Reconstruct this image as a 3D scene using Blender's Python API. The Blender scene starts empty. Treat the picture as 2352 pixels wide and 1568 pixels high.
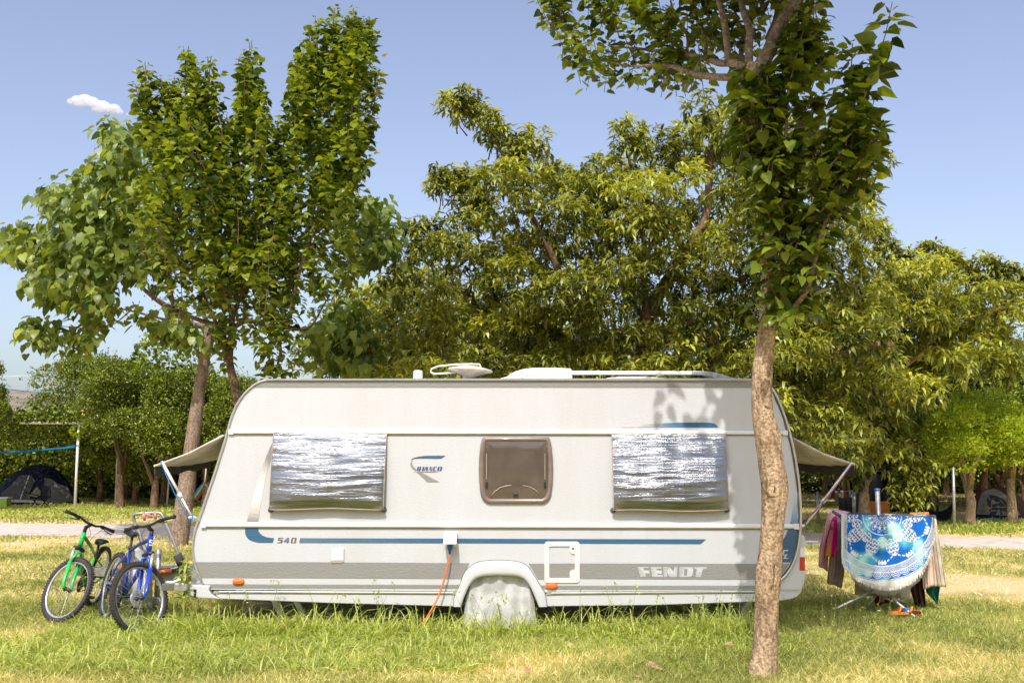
import bpy, math, random
import numpy as np
from mathutils import Vector, Matrix
R = math.radians
rng = np.random.default_rng(7); random.seed(7)
sc = bpy.context.scene
COL = sc.collection
# ---------------------------------------------------------------- camera
CAMZ, PITCH, FPX = 1.75, R(6.513), 2286.67
cd = bpy.data.cameras.new("camera"); cam = bpy.data.objects.new("camera", cd); COL.objects.link(cam)
cd.sensor_width = 36; cd.lens = 35; cd.clip_end = 9000
cam.location = (0, 0, CAMZ); cam.rotation_euler = (R(90) + PITCH, 0, 0)
sc.camera = cam
# ---------------------------------------------------------------- light
SUN_EL, SUN_AZ = 50, 9.5          # light travels towards +y, 12 deg towards +x
w = bpy.data.worlds.new("World"); sc.world = w; w.use_nodes = True
nt = w.node_tree; bg = nt.nodes["Background"]
sky = nt.nodes.new("ShaderNodeTexSky"); sky.sky_type = 'NISHITA'; sky.sun_disc = False
sky.sun_elevation = R(SUN_EL); sky.sun_rotation = R(180 + SUN_AZ)
sky.altitude = 0; sky.air_density = 1.0; sky.dust_density = 3.0; sky.ozone_density = 2.0
hs = nt.nodes.new("ShaderNodeHueSaturation"); hs.inputs['Hue'].default_value = .511; hs.inputs['Saturation'].default_value = .82; hs.inputs['Value'].default_value = 1.21
nt.links.new(sky.outputs[0], hs.inputs['Color']); nt.links.new(hs.outputs[0], bg.inputs[0]); bg.inputs[1].default_value = .15
sd = bpy.data.lights.new("sun", 'SUN'); sun = bpy.data.objects.new("sun", sd); COL.objects.link(sun)
sd.energy = 3.4; sd.angle = R(.55); sd.color = (1, .95, .88)
sun.rotation_euler = Vector((math.sin(R(SUN_AZ)) * math.cos(R(SUN_EL)), math.cos(R(SUN_AZ)) * math.cos(R(SUN_EL)), -math.sin(R(SUN_EL)))).to_track_quat('-Z', 'Y').to_euler()
sc.view_settings.view_transform = 'Standard'; sc.view_settings.look = 'None'; sc.view_settings.exposure = .27; sc.view_settings.gamma = 1
sc.render.engine = 'CYCLES'
cy = sc.cycles
cy.max_bounces = 7; cy.diffuse_bounces = 3; cy.glossy_bounces = 3; cy.transmission_bounces = 5; cy.volume_bounces = 14; cy.transparent_max_bounces = 8
cy.use_denoising = True; cy.caustics_reflective = False; cy.caustics_refractive = False

# ---------------------------------------------------------------- projection helpers (photo measured at 2352 px wide)
cp_, sp_ = math.cos(PITCH), math.sin(PITCH)
def ray(u, v):
    dx = (u - 1176) / FPX; dy = (784 - v) / FPX
    return dx, cp_ - dy * sp_, sp_ + dy * cp_
def P(u, v, Y):
    x, y, z = ray(u, v); t = Y / y
    return Vector((x * t, Y, CAMZ + z * t))
def G(u, v, h=0.0):
    x, y, z = ray(u, v); t = (h - CAMZ) / z
    return Vector((x * t, y * t, h))
def PA(uv, Y):                                 # numpy, many
    uv = np.asarray(uv, float); Y = np.broadcast_to(np.asarray(Y, float), uv.shape[:1])
    dx = (uv[:, 0] - 1176) / FPX; dy = (784 - uv[:, 1]) / FPX
    y = cp_ - dy * sp_; t = Y / y
    return np.c_[dx * t, Y, CAMZ + (sp_ + dy * cp_) * t]
KD = 2352 / 2712
def crop(ox, oy, s):
    return lambda x, y: ((ox + x / s) * KD, (oy + y / s) * KD)
z1 = crop(80, 1300, 3.92); z2 = crop(460, 980, 2.45); z3 = crop(1040, 1120, 2.703); z4 = crop(1560, 940, 2.306)
z5 = crop(2100, 1180, 3.015); z6 = crop(0, 900, 3.016); z7 = crop(1060, 930, 2.6133); zb1 = crop(100, 1340, 4.9); zb2 = crop(270, 1340, 4.612)
zt = crop(2150, 1330, 4.7514); za = crop(390, 1150, 5.6); zc = crop(2100, 1150, 6.272); zl = crop(1060, 1170, 11.2)
t3 = crop(1400, 0, 1.568); zr = crop(2380, 1200, 6.816); zq = crop(0, 1160, 7.465); zf = crop(1660, 1470, 9.8); zn = crop(700, 1380, 14.7); t1 = crop(0, 0, 1.4936); t2 = crop(1000, 200, 1.8444); t4 = crop(2100, 600, 1.9118)

# ---------------------------------------------------------------- scene helpers
def empty(name, loc, label, cat, group=None):
    o = bpy.data.objects.new(name, None); COL.objects.link(o); o.location = loc
    o.empty_display_size = .2
    tag(o, label, cat, group); return o
def tag(o, label=None, cat=None, group=None, kind=None):
    if label: o['label'] = label
    if cat: o['category'] = cat
    if group: o['group'] = group
    if kind: o['kind'] = kind
    return o
def link(name, me, mat, parent=None, keep=True):
    """world-space mesh, parented (keep: undo parent's location)"""
    o = bpy.data.objects.new(name, me); COL.objects.link(o)
    if mat is not None and not me.materials:
        for m_ in (mat if isinstance(mat, (list, tuple)) else [mat]): me.materials.append(m_)
    if parent is not None:
        o.parent = parent
        if keep:
            L = Vector((0, 0, 0)); q = parent
            while q is not None: L += q.location; q = q.parent
            o.location = -L
    return o
class MB:
    def __init__(s): s.v = []; s.f = []; s.mi = []; s.sm = []; s.c = []
    def add(s, vs, fs, mi=0, smooth=False, col=None):
        b = len(s.v); s.v += [tuple(x) for x in vs]; s.f += [tuple(b + i for i in f) for f in fs]
        s.mi += [mi] * len(fs); s.sm += [smooth] * len(fs)
        s.c += (col if isinstance(col, list) else [col or (1, 1, 1)] * len(vs))
        return s
    def box(s, c, d, rz=0, mi=0, M=None, taper=0):
        vs = []
        for z in (-1, 1):
            k = 1 - taper * (z > 0)
            for x, y in ((-1, -1), (1, -1), (1, 1), (-1, 1)):
                v = Vector((x * d[0] / 2 * k, y * d[1] / 2 * k, z * d[2] / 2))
                if M is not None: v = M @ v
                elif rz: v = Matrix.Rotation(rz, 3, 'Z') @ v
                vs.append(v + Vector(c))
        return s.add(vs, [(0, 3, 2, 1), (4, 5, 6, 7), (0, 1, 5, 4), (1, 2, 6, 5), (2, 3, 7, 6), (3, 0, 4, 7)], mi)
    def bar(s, a, b, w_, h_, mi=0):
        a, b = Vector(a), Vector(b); d = b - a
        M = d.to_track_quat('X', 'Z').to_matrix()
        return s.box((a + b) / 2, (d.length, w_, h_), M=M, mi=mi)
    def tube(s, pts, r, n=8, mi=0, caps=True, smooth=True, closed=False, flat=1.0):
        pts = [Vector(p) for p in pts]; k = len(pts)
        rs = list(r) if hasattr(r, '__len__') else [r] * k
        vs = []; nrm = None
        for i, p in enumerate(pts):
            if closed: t = (pts[(i + 1) % k] - pts[i - 1]).normalized()
            else: t = (pts[min(i + 1, k - 1)] - pts[max(i - 1, 0)]).normalized()
            if nrm is None:
                nrm = t.orthogonal().normalized()
                if abs(t.z) < .9: nrm = (Vector((0, 0, 1)) - t * t.z).normalized()
            nrm = (nrm - t * nrm.dot(t)).normalized(); bn = t.cross(nrm)
            for j in range(n):
                a = 2 * math.pi * j / n
                vs.append(p + nrm * math.cos(a) * rs[i] + bn * math.sin(a) * rs[i] * flat)
        fs = []
        for i in range(k if closed else k - 1):
            i2 = (i + 1) % k
            for j in range(n):
                fs.append((i * n + j, i * n + (j + 1) % n, i2 * n + (j + 1) % n, i2 * n + j))
        s.add(vs, fs, mi, smooth)
        if caps and not closed:
            b = len(s.v) - len(vs)
            s.f += [tuple(b + j for j in reversed(range(n))), tuple(b + (k - 1) * n + j for j in range(n))]
            s.mi += [mi] * 2; s.sm += [False] * 2
        return s
    def lathe(s, prof, c, axis=(0, 0, 1), n=24, mi=0, smooth=True):
        """prof: (r, h) pairs along axis"""
        ax = Vector(axis).normalized(); e1 = ax.orthogonal().normalized(); e2 = ax.cross(e1); c = Vector(c)
        vs = [c + ax * h + (e1 * math.cos(2 * math.pi * j / n) + e2 * math.sin(2 * math.pi * j / n)) * r_ for r_, h in prof for j in range(n)]
        fs = [(i * n + j, i * n + (j + 1) % n, (i + 1) * n + (j + 1) % n, (i + 1) * n + j) for i in range(len(prof) - 1) for j in range(n)]
        return s.add(vs, fs, mi, smooth)
    def grid(s, fn, nu, nv, mi=0, smooth=True, colfn=None):
        vs = [fn(i / nu, j / nv) for i in range(nu + 1) for j in range(nv + 1)]
        fs = [(i * (nv + 1) + j, (i + 1) * (nv + 1) + j, (i + 1) * (nv + 1) + j + 1, i * (nv + 1) + j + 1) for i in range(nu) for j in range(nv)]
        col = [colfn(i / nu, j / nv) for i in range(nu + 1) for j in range(nv + 1)] if colfn else None
        return s.add(vs, fs, mi, smooth, col)
    def prism(s, pts, off, mi=0):
        """closed polygon pts (3d) extruded by vector off"""
        n = len(pts); off = Vector(off)
        vs = [Vector(p) for p in pts] + [Vector(p) + off for p in pts]
        return s.add(vs, [tuple(range(n)), tuple(reversed(range(n, 2 * n)))] + [(i, i + n, (i + 1) % n + n, (i + 1) % n) for i in range(n)], mi)
    def build(s, name, mat, parent=None, keep=True, col=False, bevel=0, xf=None, solid=0, fixn=True):
        me = bpy.data.meshes.new(name)
        vs = s.v if xf is None else [tuple(xf @ Vector(v)) for v in s.v]
        me.from_pydata(vs, [], s.f)
        me.polygons.foreach_set('material_index', s.mi); me.polygons.foreach_set('use_smooth', s.sm)
        if col:
            at = me.color_attributes.new('Col', 'FLOAT_COLOR', 'POINT')
            at.data.foreach_set('color', np.c_[np.array(s.c, float), np.ones(len(s.c))].ravel())
        me.validate()
        if fixn:
            import bmesh
            bm = bmesh.new(); bm.from_mesh(me); bmesh.ops.recalc_face_normals(bm, faces=bm.faces); bm.to_mesh(me); bm.free()
        me.update()
        o = link(name, me, mat, parent, keep)
        if bevel:
            b = o.modifiers.new('bevel', 'BEVEL'); b.width = bevel; b.segments = 2; b.limit_method = 'ANGLE'; b.angle_limit = R(40)
        if solid:
            b = o.modifiers.new('solid', 'SOLIDIFY'); b.thickness = solid; b.offset = 0
        return o

# ---------------------------------------------------------------- materials
def lin(c):
    if isinstance(c, str): c = tuple(int(c[i:i + 2], 16) / 255 for i in (0, 2, 4))
    return tuple((x / 12.92 if x <= .04045 else ((x + .055) / 1.055) ** 2.4) for x in c) + (1,)
def newmat(name):
    m = bpy.data.materials.new(name); m.use_nodes = True
    return m, m.node_tree.nodes, m.node_tree.links, m.node_tree.nodes['Principled BSDF']
def N(ns, t, **kw):
    n = ns.new(t)
    for k, v in kw.items():
        if hasattr(n, k): setattr(n, k, v)
        else: n.inputs[k].default_value = v
    return n
def mat(name, c, rough=.5, metal=0, noise=.08, nscale=8, bump=0, bscale=60, spec=.5, coat=0, alpha=1, trans=0, c2=None):
    m, ns, ls, b = newmat(name)
    c = c if len(c) == 4 else tuple(c) + (1,)
    tc = N(ns, 'ShaderNodeTexCoord')
    nz = N(ns, 'ShaderNodeTexNoise'); nz.inputs['Scale'].default_value = nscale; nz.inputs['Detail'].default_value = 6
    ls.new(tc.outputs['Object'], nz.inputs['Vector'])
    mx = N(ns, 'ShaderNodeMix', data_type='RGBA')
    c2 = c2 or tuple(x * (1 - noise * 2.2) for x in c[:3]) + (1,)
    c1 = tuple(min(1, x * (1 + noise)) for x in c[:3]) + (1,)
    mx.inputs[6].default_value = c2; mx.inputs[7].default_value = c1
    rmp = N(ns, 'ShaderNodeMapRange'); rmp.inputs[1].default_value = .3; rmp.inputs[2].default_value = .65
    ls.new(nz.outputs[0], rmp.inputs[0]); ls.new(rmp.outputs[0], mx.inputs[0]); ls.new(mx.outputs[2], b.inputs['Base Color'])
    b.inputs['Roughness'].default_value = rough; b.inputs['Metallic'].default_value = metal; b.inputs['Specular IOR Level'].default_value = spec
    b.inputs['Coat Weight'].default_value = coat; b.inputs['Transmission Weight'].default_value = trans
    if bump:
        n2 = N(ns, 'ShaderNodeTexNoise'); n2.inputs['Scale'].default_value = bscale; n2.inputs['Detail'].default_value = 3
        ls.new(tc.outputs['Object'], n2.inputs['Vector'])
        bp = N(ns, 'ShaderNodeBump'); bp.inputs['Strength'].default_value = bump; bp.inputs['Distance'].default_value = .02
        ls.new(n2.outputs[0], bp.inputs['Height']); ls.new(bp.outputs[0], b.inputs['Normal'])
    return m
def leafmat(name, dark, light, trans=.4, rough=.36, yellow=None, spec=.5, tcol=None, lp=.93):
    m, ns, ls, b = newmat(name)
    at = N(ns, 'ShaderNodeAttribute'); at.attribute_name = 'rnd'
    cr = N(ns, 'ShaderNodeValToRGB'); e = cr.color_ramp.elements
    e[0].position = 0; e[0].color = tuple(dark) + (1,); e[1].position = lp; e[1].color = tuple(light) + (1,)
    if yellow: x = cr.color_ramp.elements.new(1.0); x.color = tuple(yellow) + (1,)
    ls.new(at.outputs['Fac'], cr.inputs[0]); ls.new(cr.outputs[0], b.inputs['Base Color'])
    b.inputs['Roughness'].default_value = rough; b.inputs['Specular IOR Level'].default_value = spec
    tr = N(ns, 'ShaderNodeBsdfTranslucent')
    mm = N(ns, 'ShaderNodeMix', data_type='RGBA', blend_type='MULTIPLY'); mm.inputs[0].default_value = 1
    ls.new(cr.outputs[0], mm.inputs[6]); mm.inputs[7].default_value = tuple(tcol or (2.2, 2.0, .7)) + (1,)
    ls.new(mm.outputs[2], tr.inputs[0])
    mx = N(ns, 'ShaderNodeMixShader'); mx.inputs[0].default_value = trans
    ls.new(b.outputs[0], mx.inputs[1]); ls.new(tr.outputs[0], mx.inputs[2]); ls.new(mx.outputs[0], ns['Material Output'].inputs[0])
    return m
def vcolmat(name, rough=.6, bump=0, bscale=60, metal=0, spec=.4, coat=0, trans=0):
    m, ns, ls, b = newmat(name)
    at = N(ns, 'ShaderNodeAttribute'); at.attribute_name = 'Col'; ls.new(at.outputs['Color'], b.inputs['Base Color'])
    b.inputs['Roughness'].default_value = rough; b.inputs['Metallic'].default_value = metal; b.inputs['Specular IOR Level'].default_value = spec
    if bump:
        tc = N(ns, 'ShaderNodeTexCoord'); n2 = N(ns, 'ShaderNodeTexVoronoi'); n2.inputs['Scale'].default_value = bscale
        ls.new(tc.outputs['Object'], n2.inputs['Vector'])
        bp = N(ns, 'ShaderNodeBump'); bp.inputs['Strength'].default_value = bump; bp.inputs['Distance'].default_value = .006
        ls.new(n2.outputs[0], bp.inputs['Height']); ls.new(bp.outputs[0], b.inputs['Normal'])
    return m
def barkmat(name, c, c2, scale=14, stretch=3, bump=.9, lichen=None):
    m, ns, ls, b = newmat(name)
    tc = N(ns, 'ShaderNodeTexCoord'); mp = N(ns, 'ShaderNodeMapping'); mp.inputs['Scale'].default_value = (1, 1, 1 / stretch)
    ls.new(tc.outputs['Object'], mp.inputs[0])
    nz = N(ns, 'ShaderNodeTexNoise'); nz.inputs['Scale'].default_value = scale; nz.inputs['Detail'].default_value = 8; nz.inputs['Roughness'].default_value = .65; nz.inputs['Distortion'].default_value = .8
    ls.new(mp.outputs[0], nz.inputs['Vector'])
    cr = N(ns, 'ShaderNodeValToRGB'); e = cr.color_ramp.elements
    e[0].position = .32; e[0].color = tuple(c2) + (1,); e[1].position = .62; e[1].color = tuple(c) + (1,)
    ls.new(nz.outputs[0], cr.inputs[0])
    n3 = N(ns, 'ShaderNodeTexNoise'); n3.inputs['Scale'].default_value = scale * 3.2; n3.inputs['Detail'].default_value = 4
    ls.new(tc.outputs['Object'], n3.inputs['Vector'])
    c3 = N(ns, 'ShaderNodeValToRGB'); e = c3.color_ramp.elements; e[0].position = .38; e[0].color = (.60, .53, .47, 1); e[1].position = .60; e[1].color = (1.12, 1.1, 1.08, 1)
    ls.new(n3.outputs[0], c3.inputs[0])
    mx = N(ns, 'ShaderNodeMix', data_type='RGBA', blend_type='MULTIPLY'); mx.inputs[0].default_value = 1
    ls.new(cr.outputs[0], mx.inputs[6]); ls.new(c3.outputs[0], mx.inputs[7]); ls.new(mx.outputs[2], b.inputs['Base Color'])
    b.inputs['Roughness'].default_value = .9; b.inputs['Specular IOR Level'].default_value = .15
    ad = N(ns, 'ShaderNodeMath', operation='MULTIPLY_ADD'); ad.inputs[1].default_value = .5; ls.new(n3.outputs[0], ad.inputs[0]); ls.new(nz.outputs[0], ad.inputs[2])
    bp = N(ns, 'ShaderNodeBump'); bp.inputs['Strength'].default_value = bump; bp.inputs['Distance'].default_value = .03
    ls.new(ad.outputs[0], bp.inputs['Height']); ls.new(bp.outputs[0], b.inputs['Normal'])
    return m
M = {}
M['bark'] = barkmat('bark_tan', (.56, .425, .28), (.22, .155, .095), 13, 3.2, 1.0)
M['bark_grey'] = barkmat('bark_grey', (.34, .265, .20), (.17, .13, .10), 10, 3, .5)
M['bark_dark'] = barkmat('bark_brown', (.26, .175, .115), (.09, .06, .04), 9, 2, .6)
M['mulberry'] = leafmat('mulberry_leaf', (.020, .044, .003), (.24, .30, .022), .36, .34, (.42, .42, .05), .5)
M['paulownia'] = leafmat('broad_leaf', (.045, .08, .010), (.27, .34, .065), .38, .42, (.50, .45, .09))
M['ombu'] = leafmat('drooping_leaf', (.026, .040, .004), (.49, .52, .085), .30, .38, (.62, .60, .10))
M['citrus'] = leafmat('citrus_leaf', (.012, .032, .002), (.28, .34, .022), .18, .33, (.42, .42, .035), .5)
M['citrus_y'] = leafmat('young_citrus_leaf', (.12, .19, .008), (.46, .54, .035), .42, .38, (.55, .50, .04))
M['catkin'] = mat('catkin', (.48, .50, .14), .8)
M['grass'] = leafmat('grass_blade', (.20, .25, .05), (.68, .64, .26), .40, .5, (.97, .78, .54), .3, (1.5, 1.4, .6), .62)
M['tallgrass'] = leafmat('tall_grass_blade', (.18, .25, .02), (.72, .75, .24), .42, .40, (.75, .66, .34), .4, (1.5, 1.5, .6))
M['orange'] = mat('orange_peel', (.8, .3, .02), .5)
# ground
m, ns, ls, b = newmat('dry_lawn_soil')
geo = N(ns, 'ShaderNodeNewGeometry')
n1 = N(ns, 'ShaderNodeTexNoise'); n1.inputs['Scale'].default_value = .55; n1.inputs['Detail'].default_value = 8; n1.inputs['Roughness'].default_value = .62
n2 = N(ns, 'ShaderNodeTexNoise'); n2.inputs['Scale'].default_value = 26; n2.inputs['Detail'].default_value = 7; n2.inputs['Roughness'].default_value = .7
for n_ in (n1, n2): ls.new(geo.outputs['Position'], n_.inputs['Vector'])
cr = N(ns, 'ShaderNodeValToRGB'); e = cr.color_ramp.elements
e[0].position = .32; e[0].color = (.27, .28, .07, 1); e[1].position = .56; e[1].color = (.80, .60, .37, 1); x = e.new(.44); x.color = (.50, .43, .17, 1)  # green end darkened, shade between the blades put into the colour
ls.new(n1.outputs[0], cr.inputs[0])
c2 = N(ns, 'ShaderNodeValToRGB'); e = c2.color_ramp.elements; e[0].position = .3; e[0].color = (.45, .48, .40, 1); e[1].position = .68; e[1].color = (1.3, 1.25, 1.1, 1)
ls.new(n2.outputs[0], c2.inputs[0])
mx = N(ns, 'ShaderNodeMix', data_type='RGBA', blend_type='MULTIPLY'); mx.inputs[0].default_value = 1
ls.new(cr.outputs[0], mx.inputs[6]); ls.new(c2.outputs[0], mx.inputs[7]); ls.new(mx.outputs[2], b.inputs['Base Color']); b.inputs['Roughness'].default_value = .95; b.inputs['Specular IOR Level'].default_value = .1
bp = N(ns, 'ShaderNodeBump'); bp.inputs['Strength'].default_value = .8; bp.inputs['Distance'].default_value = .03; ls.new(n2.outputs[0], bp.inputs['Height']); ls.new(bp.outputs[0], b.inputs['Normal'])
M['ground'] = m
M['road'] = mat('pale_road_gravel', (.62, .53, .46), .95, noise=.12, nscale=3, bump=.5, bscale=70, spec=.1)
M['hill'] = mat('scrub_hill', (.27, .22, .175), .95, nscale=.06, noise=.1, c2=(.10, .11, .07, 1), spec=.05)
# caravan
def hammered(name, c, rough=.35, sc_=55, st=.22, dirt=.0):
    m, ns, ls, b = newmat(name)
    tc = N(ns, 'ShaderNodeTexCoord'); mp = N(ns, 'ShaderNodeMapping'); mp.inputs['Scale'].default_value = (.6, 1, 1); ls.new(tc.outputs['Object'], mp.inputs[0])
    v = N(ns, 'ShaderNodeTexNoise'); v.inputs['Scale'].default_value = sc_; v.inputs['Detail'].default_value = 1.5
    ls.new(mp.outputs[0], v.inputs['Vector'])
    bp = N(ns, 'ShaderNodeBump'); bp.inputs['Strength'].default_value = st; bp.inputs['Distance'].default_value = .008
    ls.new(v.outputs[0], bp.inputs['Height']); ls.new(bp.outputs[0], b.inputs['Normal'])
    n2 = N(ns, 'ShaderNodeTexNoise'); n2.inputs['Scale'].default_value = 1.3; n2.inputs['Detail'].default_value = 6; n2.inputs['Roughness'].default_value = .7
    mp2 = N(ns, 'ShaderNodeMapping'); mp2.inputs['Scale'].default_value = (2.2, 1, .35); ls.new(tc.outputs['Object'], mp2.inputs[0]); ls.new(mp2.outputs[0], n2.inputs['Vector'])
    cr = N(ns, 'ShaderNodeValToRGB'); e = cr.color_ramp.elements
    e[0].position = .35; e[0].color = tuple(x * y for x, y in zip(c, (.96, .94, .91))) + (1,); e[1].position = .62; e[1].color = tuple(c) + (1,)
    ls.new(n2.outputs[0], cr.inputs[0]); ls.new(cr.outputs[0], b.inputs['Base Color'])
    b.inputs['Roughness'].default_value = rough
    return m
M['white'] = hammered('caravan_white_hammered', (.525, .535, .56), .45)
M['abs'] = hammered('caravan_white_plastic', (.535, .545, .565), .32, 4, .02)
M['cream'] = hammered('aged_plastic', (.80, .76, .66), .4, 4, .02)
m, ns, ls, b = newmat('decal_print')
at = N(ns, 'ShaderNodeAttribute'); at.attribute_name = 'Col'
tc = N(ns, 'ShaderNodeTexCoord'); v = N(ns, 'ShaderNodeTexNoise'); v.inputs['Scale'].default_value = 75; v.inputs['Detail'].default_value = 1
mp = N(ns, 'ShaderNodeMapping'); mp.inputs['Scale'].default_value = (.55, 1, 1); ls.new(tc.outputs['Object'], mp.inputs[0]); ls.new(mp.outputs[0], v.inputs['Vector'])
bp = N(ns, 'ShaderNodeBump'); bp.inputs['Strength'].default_value = .5; bp.inputs['Distance'].default_value = .008
ls.new(v.outputs[0], bp.inputs['Height']); ls.new(bp.outputs[0], b.inputs['Normal']); ls.new(at.outputs['Color'], b.inputs['Base Color']); b.inputs['Roughness'].default_value = .32
M['decal'] = m
M['alu'] = mat('brushed_aluminium', (.62, .61, .59), .32, .85, .06)
M['alu_w'] = mat('white_painted_rail', (.74, .73, .70), .3, 0, .03)
M['steel'] = mat('galvanised_steel', (.46, .46, .45), .42, .7, .15, 20)
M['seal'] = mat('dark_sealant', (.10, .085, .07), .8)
M['black'] = mat('black_plastic', (.018, .018, .02), .45)
M['rubber'] = mat('tyre_rubber', (.045, .040, .038), .85, noise=.2, nscale=30)
M['dark'] = mat('dark_underside', (.03, .03, .03), .9)
M['amber'] = mat('amber_lens', (.85, .16, .01), .15, coat=.8, bump=.3, bscale=200)
M['red'] = mat('red_lens', (.45, .01, .008), .12, coat=.8)
M['clear'] = mat('clear_lens', (.70, .68, .64), .12, coat=.8)
M['rimmetal'] = mat('rim_metal', (.62, .62, .63), .25, .6)
M['frame_w'] = mat('window_frame_taupe', (.20, .15, .125), .3, coat=.5)
M['blue_plug'] = mat('blue_plug', (.01, .09, .24), .4)
M['cable'] = mat('orange_cable', (.75, .16, .025), .45)
M['white_sock'] = mat('white_plastic', (.8, .79, .77), .35)
M['antenna'] = mat('aged_antenna_plastic', (.70, .62, .50), .5, noise=.15)
m, ns, ls, b = newmat('smoked_acrylic')
b.inputs['Base Color'].default_value = (.115, .085, .066, 1); b.inputs['Roughness'].default_value = .08; b.inputs['Coat Weight'].default_value = .2
tc = N(ns, 'ShaderNodeTexCoord'); nz = N(ns, 'ShaderNodeTexNoise'); nz.inputs['Scale'].default_value = 3.5; nz.inputs['Detail'].default_value = 9; ls.new(tc.outputs['Object'], nz.inputs['Vector'])
cr = N(ns, 'ShaderNodeValToRGB'); e = cr.color_ramp.elements; e[0].position = .35; e[0].color = (.085, .065, .052, 1); e[1].position = .75; e[1].color = (.125, .098, .082, 1)
ls.new(nz.outputs[0], cr.inputs[0]); ls.new(cr.outputs[0], b.inputs['Base Color'])
M['acrylic'] = m
# foil
m, ns, ls, b = newmat('bubble_foil')
b.inputs['Base Color'].default_value = (.27, .28, .31, 1); b.inputs['Metallic'].default_value = 1; b.inputs['Roughness'].default_value = .26
tc = N(ns, 'ShaderNodeTexCoord')
vo = N(ns, 'ShaderNodeTexVoronoi'); vo.inputs['Scale'].default_value = 70; ls.new(tc.outputs['Object'], vo.inputs['Vector'])
mp = N(ns, 'ShaderNodeMapping'); mp.inputs['Scale'].default_value = (.6, 1, 14); ls.new(tc.outputs['Object'], mp.inputs[0])
cs = N(ns, 'ShaderNodeTexNoise'); cs.inputs['Scale'].default_value = 2.4; cs.inputs['Detail'].default_value = 7; cs.inputs['Distortion'].default_value = .5; ls.new(mp.outputs[0], cs.inputs['Vector'])
ab = N(ns, 'ShaderNodeMath', operation='SUBTRACT'); ab.inputs[1].default_value = .5; ls.new(cs.outputs[0], ab.inputs[0])
a2 = N(ns, 'ShaderNodeMath', operation='ABSOLUTE'); ls.new(ab.outputs[0], a2.inputs[0])
a3 = N(ns, 'ShaderNodeMapRange'); a3.inputs[1].default_value = 0; a3.inputs[2].default_value = .04; a3.inputs[3].default_value = 1; a3.inputs[4].default_value = 0; ls.new(a2.outputs[0], a3.inputs[0])
b1 = N(ns, 'ShaderNodeBump'); b1.inputs['Strength'].default_value = .26; b1.inputs['Distance'].default_value = .02; ls.new(a3.outputs[0], b1.inputs['Height'])
b2 = N(ns, 'ShaderNodeBump'); b2.inputs['Strength'].default_value = .22; b2.inputs['Distance'].default_value = .006; ls.new(vo.outputs[0], b2.inputs['Height']); ls.new(b1.outputs[0], b2.inputs['Normal'])
wv = N(ns, 'ShaderNodeTexWave'); wv.wave_type = 'BANDS'; wv.bands_direction = 'X'; wv.inputs['Scale'].default_value = 1.55; wv.inputs['Distortion'].default_value = .12; ls.new(tc.outputs['Object'], wv.inputs['Vector'])
pw = N(ns, 'ShaderNodeMath', operation='POWER'); pw.inputs[1].default_value = 60; ls.new(wv.outputs['Fac'], pw.inputs[0])
b3 = N(ns, 'ShaderNodeBump'); b3.inputs['Strength'].default_value = .10; b3.inputs['Distance'].default_value = .01; ls.new(pw.outputs[0], b3.inputs['Height']); ls.new(b2.outputs[0], b3.inputs['Normal'])
ls.new(b3.outputs[0], b.inputs['Normal'])
M['foil'] = m
def fabric(name, c, bump=.25, rough=.9, noise=.12, tr=.0, c2=None, nscale=8):
    m = mat(name, c, rough, 0, noise, nscale, bump, 220, .15, c2=c2); return m
M['cover'] = fabric('grey_vinyl', (.50, .495, .49), .1, .5)
M['awning'] = fabric('awning_canvas', (.68, .62, .52)); M['valance'] = fabric('grey_valance', (.085, .078, .072))

# ---------------------------------------------------------------- numpy leaf meshes
HEART = (np.array([(0, 0, 0), (.35, 0, .02), (.7, 0, -.02), (1.02, 0, -.16), (-.07, .2, .05), (.22, .42, .09), (.64, .29, .02), (-.07, -.2, .05), (.22, -.42, .09), (.64, -.29, .02)]),
         [(0, 1, 5, 4), (1, 2, 6, 5), (2, 3, 6), (0, 7, 8, 1), (1, 8, 9, 2), (2, 9, 3)])
LANCE = (np.array([(0, 0, 0), (.3, .115, .03), (.3, -.115, .03), (.66, .11, -.10), (.66, -.11, -.10), (1, 0, -.38)]), [(0, 2, 1), (1, 2, 4, 3), (3, 4, 5)])
OVAL = (np.array([(0, 0, 0), (.5, .25, .07), (1, 0, -.05), (.5, -.25, .07)]), [(0, 2, 1), (0, 3, 2)])
BLADE = (np.array([(0, -.5, 0), (0, .5, 0), (.45, -.42, 0), (.45, .42, 0), (.8, -.25, 0), (.8, .25, 0), (1, 0, 0)]), [(0, 2, 3, 1), (2, 4, 5, 3), (4, 6, 5)])
def nz(a): return a / np.maximum(np.linalg.norm(a, axis=1, keepdims=True), 1e-9)
def raw_mesh(name, verts, faces_tpl, nv, n, rnd):
    me = bpy.data.meshes.new(name)
    me.vertices.add(n * nv); me.vertices.foreach_set('co', verts.astype(np.float32).ravel())
    lens = np.array([len(f) for f in faces_tpl]); flat = np.concatenate([np.array(f) for f in faces_tpl])
    idx = (flat[None, :] + (np.arange(n) * nv)[:, None]).ravel()
    me.loops.add(len(idx)); me.loops.foreach_set('vertex_index', idx.astype(np.int32))
    tot = np.tile(lens, n); st = np.concatenate([[0], np.cumsum(tot)[:-1]])
    me.polygons.add(len(tot)); me.polygons.foreach_set('loop_start', st.astype(np.int32)); me.polygons.foreach_set('loop_total', tot.astype(np.int32))
    at = me.attributes.new('rnd', 'FLOAT', 'POINT'); at.data.foreach_set('value', np.repeat(rnd, nv).astype(np.float32))
    me.update(calc_edges=True); return me
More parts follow.
